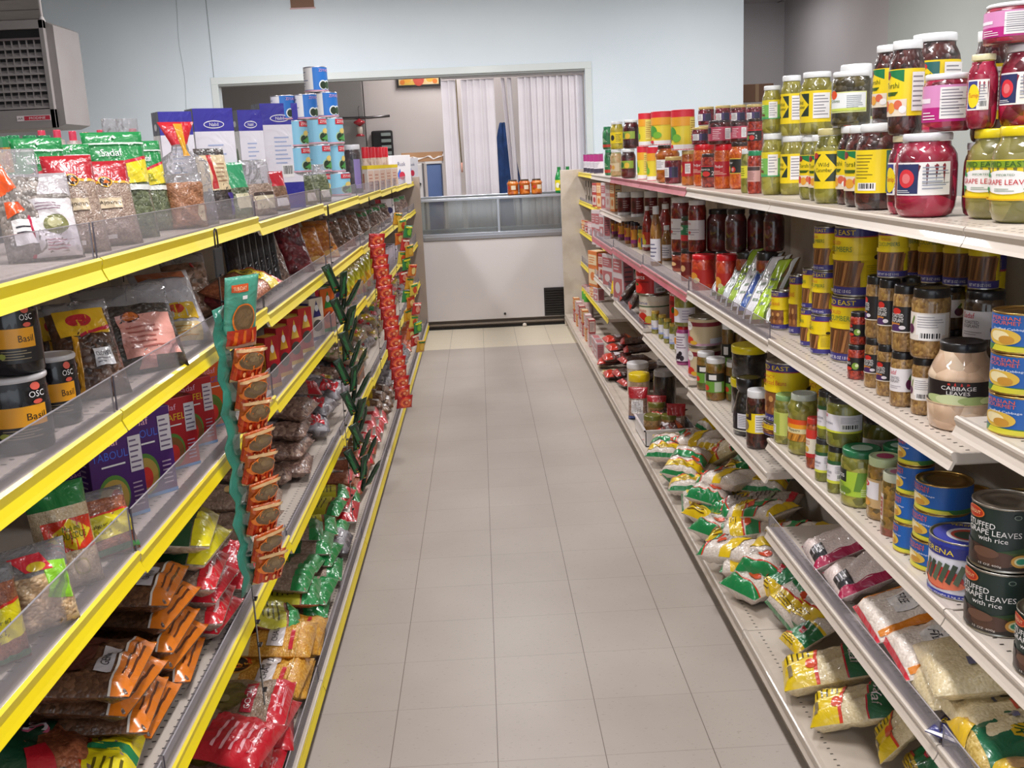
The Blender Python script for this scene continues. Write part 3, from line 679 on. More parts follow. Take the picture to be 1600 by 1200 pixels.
jar('jamwhite','jam_jar','jar',.04,.11,c_maroon,'#c8b070',[('r',-100,.15,100,.55,W),('l',-60,.2,30,.5,5,'#8a8494'),('e',60,.35,20,.12,'#9a3a4a')],'straight',(.95,.13))
jar('jampink','jam_jar','jar',.042,.11,c_maroon,'#3a2c30',[('r',-100,.15,100,.72,'#b84a60'),('r',-95,.45,-30,.7,'#2f2430'),('l',-20,.2,30,.65,6,'#eccfd4'),('r',45,.2,85,.66,W),('l',48,.24,82,.62,6,'#8a8494')],'squat',(.95,.12))
jar('amberjar','honey_jar','jar',.046,.17,c_amber,'#4a3428',[('r',-40,.35,30,.62,W),('l',-34,.4,24,.6,5,'#8a8494')],'hips',(.78,.08))
jar('greenfar','green_jar','jar',.035,.12,C('#1c5a34','#2c7a48','#3f9a5c',40),'#2f8a5a',[('r',-80,.25,80,.6,'#2f7a4a'),('l',-50,.32,40,.5,3,'#d8e8c8'),('r',-80,.1,80,.22,'#c8402c')],'jar',(.8,.1))
jar('yellowfar','yellow_pickle_jar','jar',.04,.15,C('#b8a41e','#c8b42c','#8f8420',40),'#eef0f2',[('r',-80,.22,80,.62,YL),('e',-20,.42,20,.1,'#2a2a2a'),('l',10,.28,60,.56,5,'#5d5a1c')],'jar',(.84,.08))
jar('creamfar','mixed_pickle_jar','jar',.04,.15,C('#b8a878','#c8a070','#8f9450',45),'#eef0f2',[('r',-80,.2,80,.5,'#d8c4a0'),('e',-20,.36,20,.1,'#c8503c'),('e',20,.34,16,.08,'#e0a850')],'jar',(.84,.08))
jar('brownfar','roast_pepper_jar','jar',.042,.15,c_maroon,'#eef0f2',[('r',-80,.30,80,.6,'#8fa83c'),('e',-20,.46,20,.1,'#2f6a34'),('e',25,.44,20,.1,'#e0b83c'),('r',-80,.30,80,.34,'#5a1414')],'jar',(.86,.08))
can('ghee',.04,.18,'#e8d23a',[('r',-180,.0,180,.14,W),('r',-180,.82,180,.97,'#d8283a'),('r',-180,.6,180,.82,'#eda52c'),('e',-40,.42,30,.16,'#4f9a3a'),('e',-10,.3,24,.1,'#7ab83c'),('r',60,.2,120,.8,'#f0dc70'),('l',64,.25,116,.75,9,'#a8742c'),('e',-75,.3,14,.12,'#e8a02c'),('r',-60,.06,-30,.14,'#d8283a')],P('#d8283a','lid'),'ghee_can','#d8283a')
can('purplecan',.028,.1,'#e6e2ea',[('r',-180,.6,180,.97,'#a8307a'),('r',-180,.03,180,.25,'#3a3448'),('l',-60,.3,60,.56,4,'#8a8494')],P('#c8c4cc','metal'),'drink_can')
# top cream-edged shelf
J('grape',1542,197,1642,350,1,'yellow-lidded grape leaf jar',rot=-62); J('grape',1514,201,1606,345,1,'yellow-lidded grape leaf jar',rot=-58)
J('beet',1413,208,1504,341,1,'round red pickled turnip jar with silver lid',rot=-38,back=0)
J('beetlab',1386,212,1440,336,1,'narrow pickled turnip jar with cream lid',rot=-40)
J('beet',1497,224,1540,300,1,'half-hidden pickled turnip jar with pale lid',x=1.345,rot=-30)
J('torshiback',1341,193,1411,329,1,'dark pickle jar with plain yellow label',rot=-20,tier='lower row')
J('torshiveg',1320,196,1386,324,1,'dark pickle jar with vegetable picture label',rot=-55,tier='lower row'); J('torshiveg',1299,197,1358,320,1,'dark pickle jar with vegetable picture label',rot=-80,tier='lower row')
J('olivemix',1280,200,1334,319,1,'green olive jar with pale gold lid',rot=-35,tier='lower row')
J('olivesm',1264,211,1306,314,1,'small green pickle jar with yellow label',rot=-45,tier='lower row'); J('olivesm',1249,212,1288,312,1,'small green pickle jar with yellow label',rot=-45,tier='lower row')
J('wildcuc',1219,213,1255,305,1,'cucumber pickle jar with yellow diamond label',rot=-70,tier='lower row')
J('gherkin',1190,209,1224,305,1,'tall gherkin jar with green label',rot=-60,tier='lower row')
J('torshiback',1415,196,1466,300,1,'dark pickle jar behind the turnip jars',x=1.36,tier='inner row'); J('wildcuc',1233,205,1262,290,1,'pickle jar standing behind the gherkin row',x=1.36,tier='inner row')
J('torshi',1412,52,1488,193,1,'large dark pickle jar with yellow diamond label',up=True,rot=-42,tier='upper row')
J('torshiveg',1388,63,1440,192,1,'dark pickle jar with vegetable picture label',up=True,rot=-60,tier='upper row'); J('torshiveg',1364,70,1414,191,1,'dark pickle jar with vegetable picture label',up=True,rot=-70,tier='upper row')
J('torshi',1489,50,1541,190,1,'dark pickle jar partly behind pink label jar',up=True,rot=-60,tier='upper row')
J('pink',1456,114,1526,210,1,'white-lidded jar with pink label, above silver lid',up=True,rot=-30,tier='upper row')
J('olivewhite',1299,111,1358,195,1,'dark olive jar with white label',up=True,rot=-32,tier='upper row')
J('olivewhite',1312,100,1362,188,1,'dark olive jar with white label, tucked behind',x=1.36,rot=0,tier='inner row')
J('wildcuc',1250,112,1300,210,1,'cucumber pickle jar with yellow diamond label',up=True,rot=-75,tier='upper row'); J('wildcuc',1219,118,1252,211,1,'cucumber pickle jar with yellow diamond label',up=True,rot=-60,tier='upper row')
J('gherkin',1191,134,1221,209,1,'gherkin jar with green label',up=True,rot=-55,tier='upper row')
J('beet',1549,69,1625,200,1,'pickled turnip jar with picture label',up=True,rot=-48,tier='upper row'); J('beetlab',1521,84,1566,199,1,'pickled turnip jar with round yellow emblem',up=True,rot=-20,tier='upper row')
J('pink',1539,3,1626,72,1,'topmost jar with pink label',up=True,rot=-35,tier='third row')
J('redgreen',1168,236,1191,303,1,'red pepper paste jar with green lid'); J('greenlab',1158,233,1178,298,1,'green relish jar with yellow label',x=1.27)
J('ajvar',1139,222,1175,296,1,'orange spread jar with black label',rot=-70); J('ajvar',1129,219,1162,293,1,'orange spread jar with black label',rot=-60)
J('blacklab',1096,240,1133,293,1,'squat red spread jar with black lid',rot=-60); J('redlid',1084,226,1118,291,1,'orange spread jar with red lid',rot=-60); J('redlid',1116,226,1146,284,1,'orange spread jar with red lid',x=1.30)
J('jamred',1065,235,1087,290,1,'amber jam jar with red label'); J('jamgold',1039,245,1066,287,1,'purple jam jar with gold lid'); J('amberjar',1024,227,1062,284,1,'tall amber honey jar',x=1.275)
J('ghee',1011,230,1034,283,1,'yellow ghee can with red top',tier='lower row',rot=-60); J('ghee',996,229,1014,281,1,'yellow ghee can with red top',tier='lower row',rot=-60); J('ghee',1034,228,1056,276,1,'yellow ghee can with red top',tier='inner lower row',x=1.34)
J('brownfar',971,233,994,280,1,'roasted pepper jar with white lid',tier='lower row'); J('creamfar',954,234,973,276,1,'mixed pickle jar with white lid',tier='lower row'); J('greenfar',945,234,958,274,1,'small green jar',tier='lower row')
for i,u in enumerate((928,922,917,912)): J('purplecan',u,240+i*.3,u+15-i*.6,271.5-i*.8,1,'small white can with purple top')
J('jamgold',1081,199,1108,229,1,'jam jar with gold lid',up=True,tier='upper row'); J('jampink',1107,188,1142,226,1,'wide jam jar with pink label',up=True,tier='upper row'); J('jampink',1142,188,1168,219,1,'wide jam jar with pink label',up=True,tier='upper row'); J('blacklab',1168,185,1192,218,1,'red spread jar with black label',up=True,tier='upper row'); J('jamred',1065,208,1081,235,1,'amber jam jar with red label',up=True,tier='upper row')
J('ghee',1054,171,1090,226,1,'yellow ghee can with red top',up=True,tier='upper row',rot=-35); J('ghee',1018,174,1054,228,1,'yellow ghee can with red top',up=True,tier='upper row',rot=-30); J('ghee',998,177,1020,227,1,'yellow ghee can with red top',up=True,tier='upper row',rot=-70)
J('brownfar',974,187,999,233,1,'roasted pepper jar with white lid',up=True,tier='upper row'); J('yellowfar',954,190,975,232,1,'yellow pickle jar with white lid',up=True,tier='upper row'); J('greenfar',942,198,957,232,1,'small green jar',up=True,tier='upper row')
for u in (1091,1117,1141,1166): J('jamred',u,196,u+25,240,1,'amber jam jar carrying another jar',x=1.42,tier='inner row')
for u,v in ((1091,167),(1117,165),(1141,164),(1166,163)): J('jamgold',u,v,u+25,198,1,'jam jar with gold lid',up=True,tier='inner row')
# ------------------------------------------------------------------ lower cream-edged shelves: jars and cans
def eggp(key,lab,cont=c_eggp,lidc='#1d1b20',prof='straight'):
    if lab=='front': d=[('r',-85,.30,85,.68,'#1c171c'),('e',-20,.61,22,.05,'#c22a24'),('t','ROASTED',-18,.545,.06,W,62),('t','EGGPLANT',-18,.475,.06,W,66),('p',[(-55,.44),(0,.43),(-6,.38),(-50,.37)],'#c8803a'),('e',-20,.36,30,.055,'#4a2a5e'),('e',10,.37,14,.03,'#dcd4dc'),('r',-85,.295,85,.31,'#e6dcd0')]
    elif lab=='white': d=[('r',-85,.28,85,.70,'#e9e4e8'),('t','Sadaf',-45,.63,.085,'#d0284e',42),('t','ROASTED',-35,.53,.05,'#55505a',48),('t','EGGPLANT',-35,.47,.05,'#55505a',52),('e',40,.42,20,.10,'#5c2348'),('p',[(30,.52),(46,.62),(52,.60),(44,.48)],'#5a7a3a'),('l',-60,.33,0,.40,2,'#a8a0a8')]
    elif lab=='back': d=[('r',-85,.26,70,.66,'#e6dcd4'),('r',-40,.34,50,.64,W),('l',-36,.44,46,.62,5,'#a09ca4'),('b',-30,.27,40,.38),('e',-62,.42,14,.07,'#5c2348'),('p',[(-60,.5),(-50,.62),(-46,.6),(-54,.48)],'#6a8a3a')]
    else: d=[('r',-85,.26,85,.64,'#1c171c'),('e',-40,.58,20,.05,'#c22a24'),('t','TOMATO',-40,.47,.07,W,50),('e',15,.4,22,.10,'#7a9a3a'),('e',-30,.32,24,.05,'#c83a2c'),('e',24,.42,10,.05,'#d8e0b0')]
    jar(key,{'tom':'tomato_paste_jar'}.get(lab,'eggplant_jar'),'jar',.036,.12,cont,lidc,d,prof,(.93,.13))
eggp('egf','front'); eggp('egw','white'); eggp('egb','back'); eggp('tom','tom',c_red)
eggp('egdark','white',C('#3a2a1c','#4a3622','#5a4228',60))
jar('cabbage','cabbage_leaf_jar','jar',.062,.19,c_cabb,'#1d1b20',[('r',-110,.32,110,.585,'#1d161b'),('e',0,.555,22,.018,'#c22a24'),('t','CABBAGE',0,.51,.045,W,62),('t','LEAVES',0,.455,.04,W,46),('e',-38,.37,30,.05,'#b9c88c'),('e',-8,.375,34,.06,'#cfd8a8'),('e',30,.37,30,.05,'#a8bc78'),('e',55,.37,16,.04,'#cfe0a0'),('r',-110,.315,110,.325,'#c9b08a')],'flared',(.68,.11),n=30)
def midest(key,R,H,mid='CUCUMBERS',c1='#7a4a2c',side=True,ribs=True):
    d=[('r',-180,.86,180,.97,'#3a3480'),('r',-180,.03,180,.14,'#3a3480'),('r',-180,.845,180,.86,'#b83a5a'),
       ('t','MID EAST',-20,.915,.07,YL,95),('r',-85,.14,42,.52,'#8a5634')]
    for j in range(11): d.append(('p',[(-84+11*j,.16),(-77+11*j,.16),(-66+11*j if j<10 else -60+11*j,.49),(-73+11*j,.49)],['#5e3a1e','#a87240','#6f4a26'][j%3]) if mid=='CUCUMBERS' else ('e',-80+11.5*j,.22+.09*(j%3),8,.05,['#b8783c','#6f3c1c','#d09a58'][j%3]))
    d+=[('r',-85,.52,120,.60,YL),('t','PICKLED' if mid=='CUCUMBERS' else 'FANCY',-30,.77,.05,'#c8402c',40),('t',mid,-22,.68,.075,'#1f6a3a' if mid=='CUCUMBERS' else '#c8402c',85),
        ('e',85,.56,10,.035,'#2a2420'),('l',55,.2,110,.46,9,'#a8921c'),('t','NET WT 35 OZ 1.0 KG',-20,.08,.045,W,80)]
    can(key,R,H,YL,d,name='pickle_can',ribs=ribs)
midest('mecuc',.05,.17); midest('mefava',.04,.085,'FAVA BEANS'); midest('mebig',.055,.19,'Foul Broad Beans'); midest('metall',.036,.15,'FAVA BEANS')
def ziyadblue(key,R,H):
    d=[('r',-180,.04,180,.97,'#1d5fb0'),('r',-180,.04,180,.2,'#3f7a3c'),('p',[(-70,.05),(40,.05),(30,.16),(-60,.2)],'#d8d03c'),('e',-45,.4,38,.2,'#e0b84a'),('e',-50,.42,22,.13,'#f0e0b0'),('e',-34,.34,16,.1,'#c8923a'),
       ('t','PERSIAN',-40,.86,.09,'#e2622e',60),('t','GOURMET',-40,.75,.09,'#e2622e',64),('t','Stuffed Cabbage',-30,.60,.07,'#e8eef6',84),('p',[(95,.05),(170,.05),(150,.3)],'#5a9a3c'),('p',[(-170,.05),(-110,.05),(-140,.26)],'#3c7a3c')]
    can(key,R,H,'#1d5fb0',d,GOLD,'stuffed_cabbage_can')
ziyadblue('pg',.05,.09)
can('verena',.065,.16,'#e8e6f2',[('r',-180,.90,180,.97,'#2c3aa0'),('r',-180,.03,180,.10,'#2c3aa0'),('r',-180,.72,180,.90,'#2b2f86'),('t','VERENA',-45,.81,.09,'#f0d83a',70),('e',-38,.34,46,.2,'#c83a3a'),('e',-30,.26,40,.1,'#e87a5a')]+[('p',[(-74+13*j,.30),(-66+13*j,.26),(-54+13*j,.60),(-62+13*j,.63)],['#4a5a48','#38463a','#5c6c56'][j%3]) for j in range(6)]+[('e',-80,.22,18,.06,'#efe8dc'),('l',40,.2,120,.68,7,'#a8a4d0'),('t','Net Weight 2 kg 4.4 lb',-20,.065,.04,W,90)],TIN,'stuffed_leaf_can',None,False,[('e',0,0,.9,.9,'#3a3f9a'),('e',.1,-.05,.62,.6,'#d8d4dc'),('e',.12,-.05,.52,.46,'#c8503c'),('e',.1,-.1,.4,.32,'#4a5a44'),('t','VERENA',-.1,.72,.16,'#f0d83a',.8)])
can('zerget',.075,.185,'#20302c',[('r',-180,.04,180,.32,'#4a5a2a'),('r',-180,.04,180,.2,'#2c2420'),('p',[(-100,.32),(100,.32),(100,.52),(-10,.32)],'#2f4a2a'),('e',-50,.24,40,.14,'#3a2420'),('e',-10,.2,36,.12,'#54382c'),('e',-76,.3,20,.1,'#2a1c18'),('e',-30,.28,24,.08,'#6a4a3a'),
   ('e',-58,.86,24,.09,'#d86a2a'),('e',-58,.86,21,.075,'#b8301c'),('t','ZERGUT',-58,.86,.05,'#f0d8a0',32),('t','STUFFED',-42,.70,.085,W,56),('t','GRAPE LEAVES',-20,.60,.085,W,96),('t','with rice',-18,.50,.075,W,50),('e',30,.2,17,.10,'#d8a04a'),('e',30,.2,12,.07,'#e8e0b0'),('e',30,.2,9,.045,'#3a9a7a'),('e',20,.88,6,.035,'#8a988c'),('e',20,.88,4.6,.027,'#20302c'),('t','15 OZ 400g',-20,.1,.04,'#d8d0c8',50),('r',62,.03,64,.97,'#8a8474'),('p',[(46,.07),(58,.07),(50,.13)],W)],TIN,'stuffed_grape_leaf_can')
jar('pepper','pepper_jar','jar',.05,.17,c_gl,P('#cfd8cc','lid'),[('r',-90,.24,90,.60,'#e8dca8'),('r',-90,.45,90,.60,'#f0a020'),('r',-90,.52,90,.60,'#e2521e'),('e',-58,.53,14,.06,'#d83a1e'),('t','Peppers',-10,.42,.055,INK,55),('r',-90,.24,90,.37,'#c8862c')]+[('p',[(-85+15*j,.25),(-80+15*j,.25),(-70+15*j,.35),(-76+15*j,.36)],['#8a5a1e','#e0a040'][j%2]) for j in range(11)],'hips',(.76,.10))
jar('greenpep','pepper_jar','jar',.046,.17,c_gl,'#7fa86a',[('r',-80,.18,80,.66,'#c8d06a'),('r',-76,.2,30,.64,'#a8b84a'),('r',-40,.22,10,.4,W),('l',-36,.24,6,.38,3,'#8c8890')],'straight',(.9,.1))
jar('redlab','pepper_jar','jar',.03,.13,C('#8a3a1a','#a8501e','#c86a2a',60),'#c83a30',[('r',-85,.22,85,.78,'#e8e0cc'),('r',-85,.6,85,.78,'#d8392c'),('t','ROCCO',-20,.52,.09,'#c22a2a',60),('e',-20,.38,24,.06,'#d8b04a'),('r',-85,.22,85,.3,'#c22a2a')],'straight',(.92,.1))
jar('corni','gherkin_jar','jar',.042,.15,c_gpick,'#2a2a2e',[('r',-110,.22,110,.64,'#e9e4ea'),('r',-110,.22,110,.28,'#d8dc4a'),('r',-110,.62,110,.70,'#2a5a34'),('t','Sadaf',-48,.60,.08,'#d8305a',40),('t','Cornichons',-20,.46,.07,'#6a6676',60),('t','baby dills',-20,.37,.05,'#8a8696',40),('b',40,.30,95,.42),('l',30,.44,100,.6,4,'#b0acb4')],'straight',(.92,.12))
jar('cornib','gherkin_jar','jar',.05,.16,c_gpick,'#2a2a2e',[('r',-110,.30,70,.66,'#e6e2ea'),('r',-110,.30,70,.34,'#d8dc4a'),('t','Sadaf',-78,.62,.07,'#d8305a',34),('b',-10,.36,52,.48),('l',-10,.5,55,.63,5,'#b0acb4'),('t','pickles',-55,.48,.06,'#6a6676',36)],'straight',(.92,.12))
jar('okras','pickled_okra_jar','jar',.05,.165,c_gl,'#23724a',[('r',-100,.20,100,.64,'#a8c83c'),('r',-100,.44,-25,.66,'#1f2424'),('t','Okras',-60,.56,.09,W,55),('p',[(0,.3),(18,.3),(40,.64),(10,.64)],'#5f8a2a'),('p',[(35,.28),(46,.28),(60,.62),(50,.64)],'#7aa83a'),('e',-55,.34,26,.08,'#8aa03c'),('e',-30,.3,22,.06,'#6a8a2c'),('t','Sera',-40,.24,.05,W,30),('r',50,.2,100,.3,'#e8e8e0'),('l',20,.22,46,.36,4,'#dfe8c0')],'straight',(.95,.11),lidtop='#bcd8c4')
jar('olivewg','pickled_pepper_jar','jar',.042,.165,c_chick,'#c8d8a8',[('r',-80,.20,60,.66,'#c8a878'),('r',-70,.34,30,.62,'#e9e4ea'),('e',-35,.57,26,.05,'#d8283a'),('t','Sadaf',-35,.57,.045,W,36),('t','PICKLED',-35,.47,.04,'#4a5a8a',34),('t','MIX',-35,.41,.05,'#4a5a8a',24),('e',-30,.27,30,.06,'#d89a3a')],'straight',(.95,.13),lidtop='#b83a6a')
jar('beans','mixed_bean_jar','jar',.042,.165,c_chick,'#d8dcc4',[('r',-90,.24,-40,.66,'#e2d4c8'),('r',-86,.3,-44,.6,'#a84a3a'),('l',-84,.32,-46,.58,4,W)],'straight',(.95,.13),lidtop='#c87a9a',base=C('#6a3a20','#8a3a24','#a8482c',60))
J('pg',1545,621,1640,697,2,'blue stuffed cabbage can',rot=-30,hp=62,tier='near stack',jit=4); J('pg',1548,569,1640,631,2,'blue stuffed cabbage can',up=True,rot=-25,hp=62,tier='near stack'); J('pg',1550,491,1641,575,2,'blue stuffed cabbage can',up=True,rot=-25,hp=62,tier='near stack')
J('cabbage',1449,525,1546,678,2,'big black-lidded cabbage leaf jar',rot=-30); J('cabbage',1526,560,1606,655,2,'second cabbage leaf jar half behind the first',x=1.375,rot=-60)
J('egb',1423,554,1460,650,2,'eggplant jar with barcode label',rot=-32,tier='lower row'); J('egw',1390,545,1427,637,2,'eggplant jar with white label',rot=-28,tier='lower row')
J('egf',1369,535,1402,620,2,'roasted eggplant jar with black label',rot=-50,tier='lower row'); J('egf',1350,525,1382,607,2,'roasted eggplant jar with black label',rot=-45,tier='lower row')
J('tom',1324,536,1352,594,2,'small tomato paste jar',rot=-45,tier='lower row')
J('egb',1423,446,1480,555,2,'tall eggplant jar with barcode label',up=True,rot=-28,tier='upper row')
J('egf',1394,442,1434,541,2,'roasted eggplant jar with black label',up=True,rot=-48,tier='upper row'); J('egf',1371,434,1404,529,2,'roasted eggplant jar with black label',up=True,rot=-48,tier='upper row'); J('egf',1352,429,1384,522,2,'roasted eggplant jar with black label',up=True,rot=-75,tier='upper row'); J('tom',1328,486,1354,537,2,'small tomato paste jar',up=True,rot=-45,tier='upper row')
for i,(u,v,w) in enumerate(((1506,640,60),(1462,600,42),(1432,590,36),(1404,582,32),(1378,575,30))): J('egdark',u,v-90,u+w,v,2,'dark eggplant jar with white label',x=1.47,rot=-30,tier='inner lower row')
for i,(u,v,w) in enumerate(((1506,449,60),(1462,444,42),(1432,440,36),(1404,435,32),(1378,432,30))): J('egdark',u,v,u+w,v+85,2,'dark eggplant jar with white label',up=True,rot=-30,tier='inner upper row')
J('mecuc',1299,457,1363,568,2,'large yellow pickled cucumber can',rot=-42,tier='lower row',jit=3); J('mecuc',1304,350,1370,458,2,'large yellow pickled cucumber can',up=True,rot=-52,tier='upper row',jit=3)
J('mecuc',1267,488,1307,555,2,'small yellow pickled cucumber can',rot=-88,tier='lower row'); J('mecuc',1270,421,1308,490,2,'small yellow pickled cucumber can',up=True,rot=-45,tier='middle row'); J('mecuc',1272,352,1310,422,2,'small yellow pickled cucumber can',up=True,rot=-50,tier='upper row')
J('mecuc',1251,480,1277,542,2,'small yellow pickled cucumber can',rot=-75,tier='lower row'); J('mecuc',1254,418,1280,481,2,'small yellow pickled cucumber can',up=True,rot=-75,tier='middle row')
J('metall',1233,428,1257,524,2,'slim tall fava bean can',rot=-60); J('metall',1246,432,1262,530,2,'slim tall fava bean can',x=1.255,rot=-60); J('mefava',1205,452,1235,516,2,'short fava bean can',rot=-45)
for u in (1372,1400,1436,1475,1515): J('mecuc',u,390,u+44,540,2,'pickled cucumber can in the dark back row',x=1.53,rot=-40,tier='lower')
for u in (1372,1400,1436,1475,1515): J('mecuc',u,345,u+44,430,2,'pickled cucumber can in the dark back row',up=True,rot=-20,tier='upper')
# third cream shelf, near bays
J('greenpep',1209,611,1247,700,3,'green-labelled pepper jar seen edge on',rot=-80); J('pepper',1229,609,1280,714,3,'pepper jar with orange banded label',rot=-45); J('redlab',1259,650,1283,733,3,'small jar with red and cream label',rot=-60)
J('corni',1273,681,1301,756,3,'gherkin jar with white label',rot=-50,tier='lower row'); J('corni',1292,692,1322,773,3,'gherkin jar with white label',rot=-62,tier='lower row'); J('corni',1277,607,1306,682,3,'gherkin jar with white label',up=True,rot=-52,tier='upper row'); J('cornib',1297,613,1352,692,3,'wide gherkin jar with barcode label',up=True,rot=-22,tier='upper row')
J('cornib',1345,640,1400,735,3,'wide gherkin jar in the dark',x=1.37,rot=-20); J('cornib',1345,600,1400,690,3,'dark wide gherkin jar stacked behind',up=True,rot=-20)
J('okras',1311,691,1372,794,3,'green-lidded okra jar with lime label',rot=-40,jit=3); J('okras',1372,690,1425,780,3,'green-lidded okra jar in the inner row',x=1.34,rot=-40)
J('olivewg',1354,706,1405,816,3,'pickled pepper jar with pale green lid',rot=-70,jit=3); J('beans',1376,731,1422,841,3,'mixed bean jar with cream lid',rot=-40,jit=3)
J('pg',1398,820,1452,869,3,'small blue stuffed cabbage can',rot=-60,hp=46,tier='farther stack'); J('pg',1400,772,1454,826,3,'small blue stuffed cabbage can',up=True,rot=-55,hp=46,tier='farther stack'); J('pg',1402,733,1456,775,3,'small blue stuffed cabbage can',up=True,rot=-55,hp=46,tier='farther stack'); J('pg',1404,694,1458,736,3,'small blue stuffed cabbage can',up=True,rot=-50,hp=46,tier='farther stack')
J('pg',1424,841,1505,899,3,'blue stuffed cabbage can',rot=-45,hp=46,tier='nearer stack'); J('pg',1428,795,1510,851,3,'blue stuffed cabbage can',up=True,rot=-45,hp=46,tier='nearer stack'); J('pg',1431,739,1515,808,3,'blue stuffed cabbage can',up=True,rot=-45,hp=46,tier='nearer stack')
J('pg',1510,850,1590,900,3,'blue stuffed cabbage can',x=1.42,rot=-45,hp=46,tier='inner stack'); J('pg',1512,795,1592,850,3,'blue stuffed cabbage can',up=True,rot=-45,hp=46,tier='inner stack'); J('pg',1514,738,1594,800,3,'blue stuffed cabbage can',up=True,rot=-45,hp=46,tier='inner stack')
J('verena',1446,814,1548,953,3,'large white and blue stuffed leaf can',rot=-32,jit=2); J('zerget',1507,862,1609,1014,3,'dark green stuffed grape leaf can',rot=-32,tier='lower',jit=2); J('zerget',1516,766,1616,905,3,'dark green stuffed grape leaf can',up=True,rot=-30,tier='upper',jit=2); J('zerget',1585,935,1690,1090,3,'dark green stuffed grape leaf can at frame edge',rot=-40,jit=2)
# third cream shelf, farther bays
jar('figjar','pickle_jar','jar',.036,.14,C('#6a4a1c','#8a6228','#5a5a1e',45),'#e6e6ea',[('r',-80,.2,80,.66,'#2a2a26'),('r',-80,.2,80,.46,'#6aa03a'),('r',-15,.5,30,.62,W),('e',-35,.3,22,.07,'#d8402c'),('r',20,.22,60,.45,'#b8c4b0')],'straight',(.93,.11))
jar('blktub','black_olive_tub','tub',.055,.12,c_blk,'#ecd81c',[('r',-120,.1,-60,.8,YL),('l',-110,.2,-70,.7,5,INK)],'squat',(1.04,.22))
jar('funnel','black_olive_jar','jar',.05,.19,c_blk,'#18161a',[('r',-100,.10,100,.42,'#242028'),('r',-30,.14,60,.40,'#e0dee6'),('l',-26,.17,56,.38,7,'#84808e'),('r',-100,.09,100,.11,'#d8d4c8'),('e',-60,.28,20,.07,'#3a3a40')],'funnel',(.82,.14))
bx('oilbox','oil_carton','carton',.035,.05,.14,'#c8a81e',[('r',.1,.1,.9,.9,'#b8961c'),('e',.5,.5,.25,.15,'#7a8a2a')],[('r',.1,.1,.9,.9,'#dcb82a'),('l',.2,.2,.8,.8,5,'#6a5a1a')])
jar('ylabdark','pickle_jar','jar',.042,.15,c_dark,'#e6e6ea',[('r',-100,.28,100,.62,YL),('r',-100,.5,-20,.62,'#3a2420'),('t','BABY',-55,.57,.05,YL,40),('r',0,.3,60,.6,W),('l',4,.33,56,.58,6,'#84808e'),('e',-60,.4,26,.09,'#8a7a6a')],'straight',(.93,.11))
can('pinkcan',.06,.11,'#d8c4a0',[('r',-180,.03,180,.12,'#d8a8c0'),('r',-180,.7,180,.84,'#8a2a3a'),('p',[(-100,.1),(-40,.1),(-55,.9),(-100,.9)],'#d83a9a'),('e',-45,.7,20,.16,W),('t','Anjoman',-45,.7,.06,'#8a5a6a',28),('e',-40,.22,20,.12,'#d8382c'),('e',-62,.16,14,.08,'#e05a3c'),('e',-20,.14,16,.07,'#e0b03c'),('r',40,.12,100,.3,'#dcdce8')],TIN,'sour_cherry_can')
can('tomcan',.055,.11,'#e8dcc8',[('r',-180,.80,180,.97,'#e6dfd0'),('t','Indomie',-30,.74,.12,'#2a3a8a',66),('r',-180,.6,180,.64,'#4a6a4a'),('t','Tomato',-30,.48,.12,'#b82a2a',56),('e',-55,.2,24,.16,'#d8302c'),('e',-20,.24,22,.17,'#c8281e'),('e',10,.18,18,.13,'#c8b03a'),('r',-180,.03,180,.06,'#c22a2a')],TIN,'tomato_can')
can('redcan',.055,.105,'#c01e24',[('t','Paints' if 0 else 'Giants',-30,.72,.17,W,70),('e',-35,.28,30,.2,'#e2342c'),('e',-35,.42,12,.05,'#3a6a2a'),('r',40,.08,95,.85,'#b8aeb8'),('l',45,.3,90,.8,7,'#7a6a78'),('b',48,.1,88,.28),('r',-180,.5,20,.56,'#8a1218')],TIN,'tomato_paste_can')
jar('stuffed','pickle_jar','jar',.036,.13,c_gl,'#c8a84a',[('r',-90,.2,90,.6,'#e6e4ea'),('r',-90,.2,90,.28,'#9aa8d8'),('e',-20,.48,26,.08,'#d8dce8'),('l',-50,.3,40,.4,2,'#5a6ab0')],'straight',(.93,.1))
jar('stuffedw','pickle_jar','jar',.045,.14,c_gl,'#7a8a5a',[('r',-100,.12,100,.55,'#e4e2ee'),('e',-30,.40,30,.11,'#e0902c'),('l',20,.18,80,.5,4,'#a8a4c0')],'straight',(.93,.1))
jar('berry','juice_pouch','pouch',.03,.17,P('#b04a8a','film'),'#c8242c',[('r',-120,.05,120,.86,'#6a1c50'),('r',-100,.1,80,.82,'#e6e0ea'),('l',-50,.42,40,.76,5,'#7a5a7a'),('e',-25,.22,20,.08,'#1f1824'),('e',8,.18,18,.07,'#2a2030'),('e',-5,.3,16,.06,'#241c2a'),('e',-55,.16,16,.06,'#2a2030')],'straight',(.8,.14))
jar('tubred','date_syrup_tub','tub',.045,.12,C('#3a0a0c','#54141a','#6a1c20',60),'#e9e9ec',[('r',-90,.2,90,.74,'#6a1a20'),('e',-20,.48,24,.16,'#4a1014'),('l',10,.3,60,.66,4,'#c8a8a4')],'squat',(1.02,.22),base=P('#e6e4e8','lid'))
J('figjar',1103,556,1134,627,3,'brown olive jar with green label',rot=-40,tier='front row'); J('figjar',1089,547,1117,616,3,'brown olive jar with green label',x=1.262,rot=-40,tier='front row'); J('figjar',1130,563,1158,622,3,'brown olive jar in shadow',x=1.32,rot=-40)
J('blktub',1143,584,1196,662,3,'wide black olive tub under yellow-lidded one',x=1.335,rot=-60); J('blktub',1144,534,1198,584,3,'yellow-lidded tub of black olives',up=True,rot=-60)
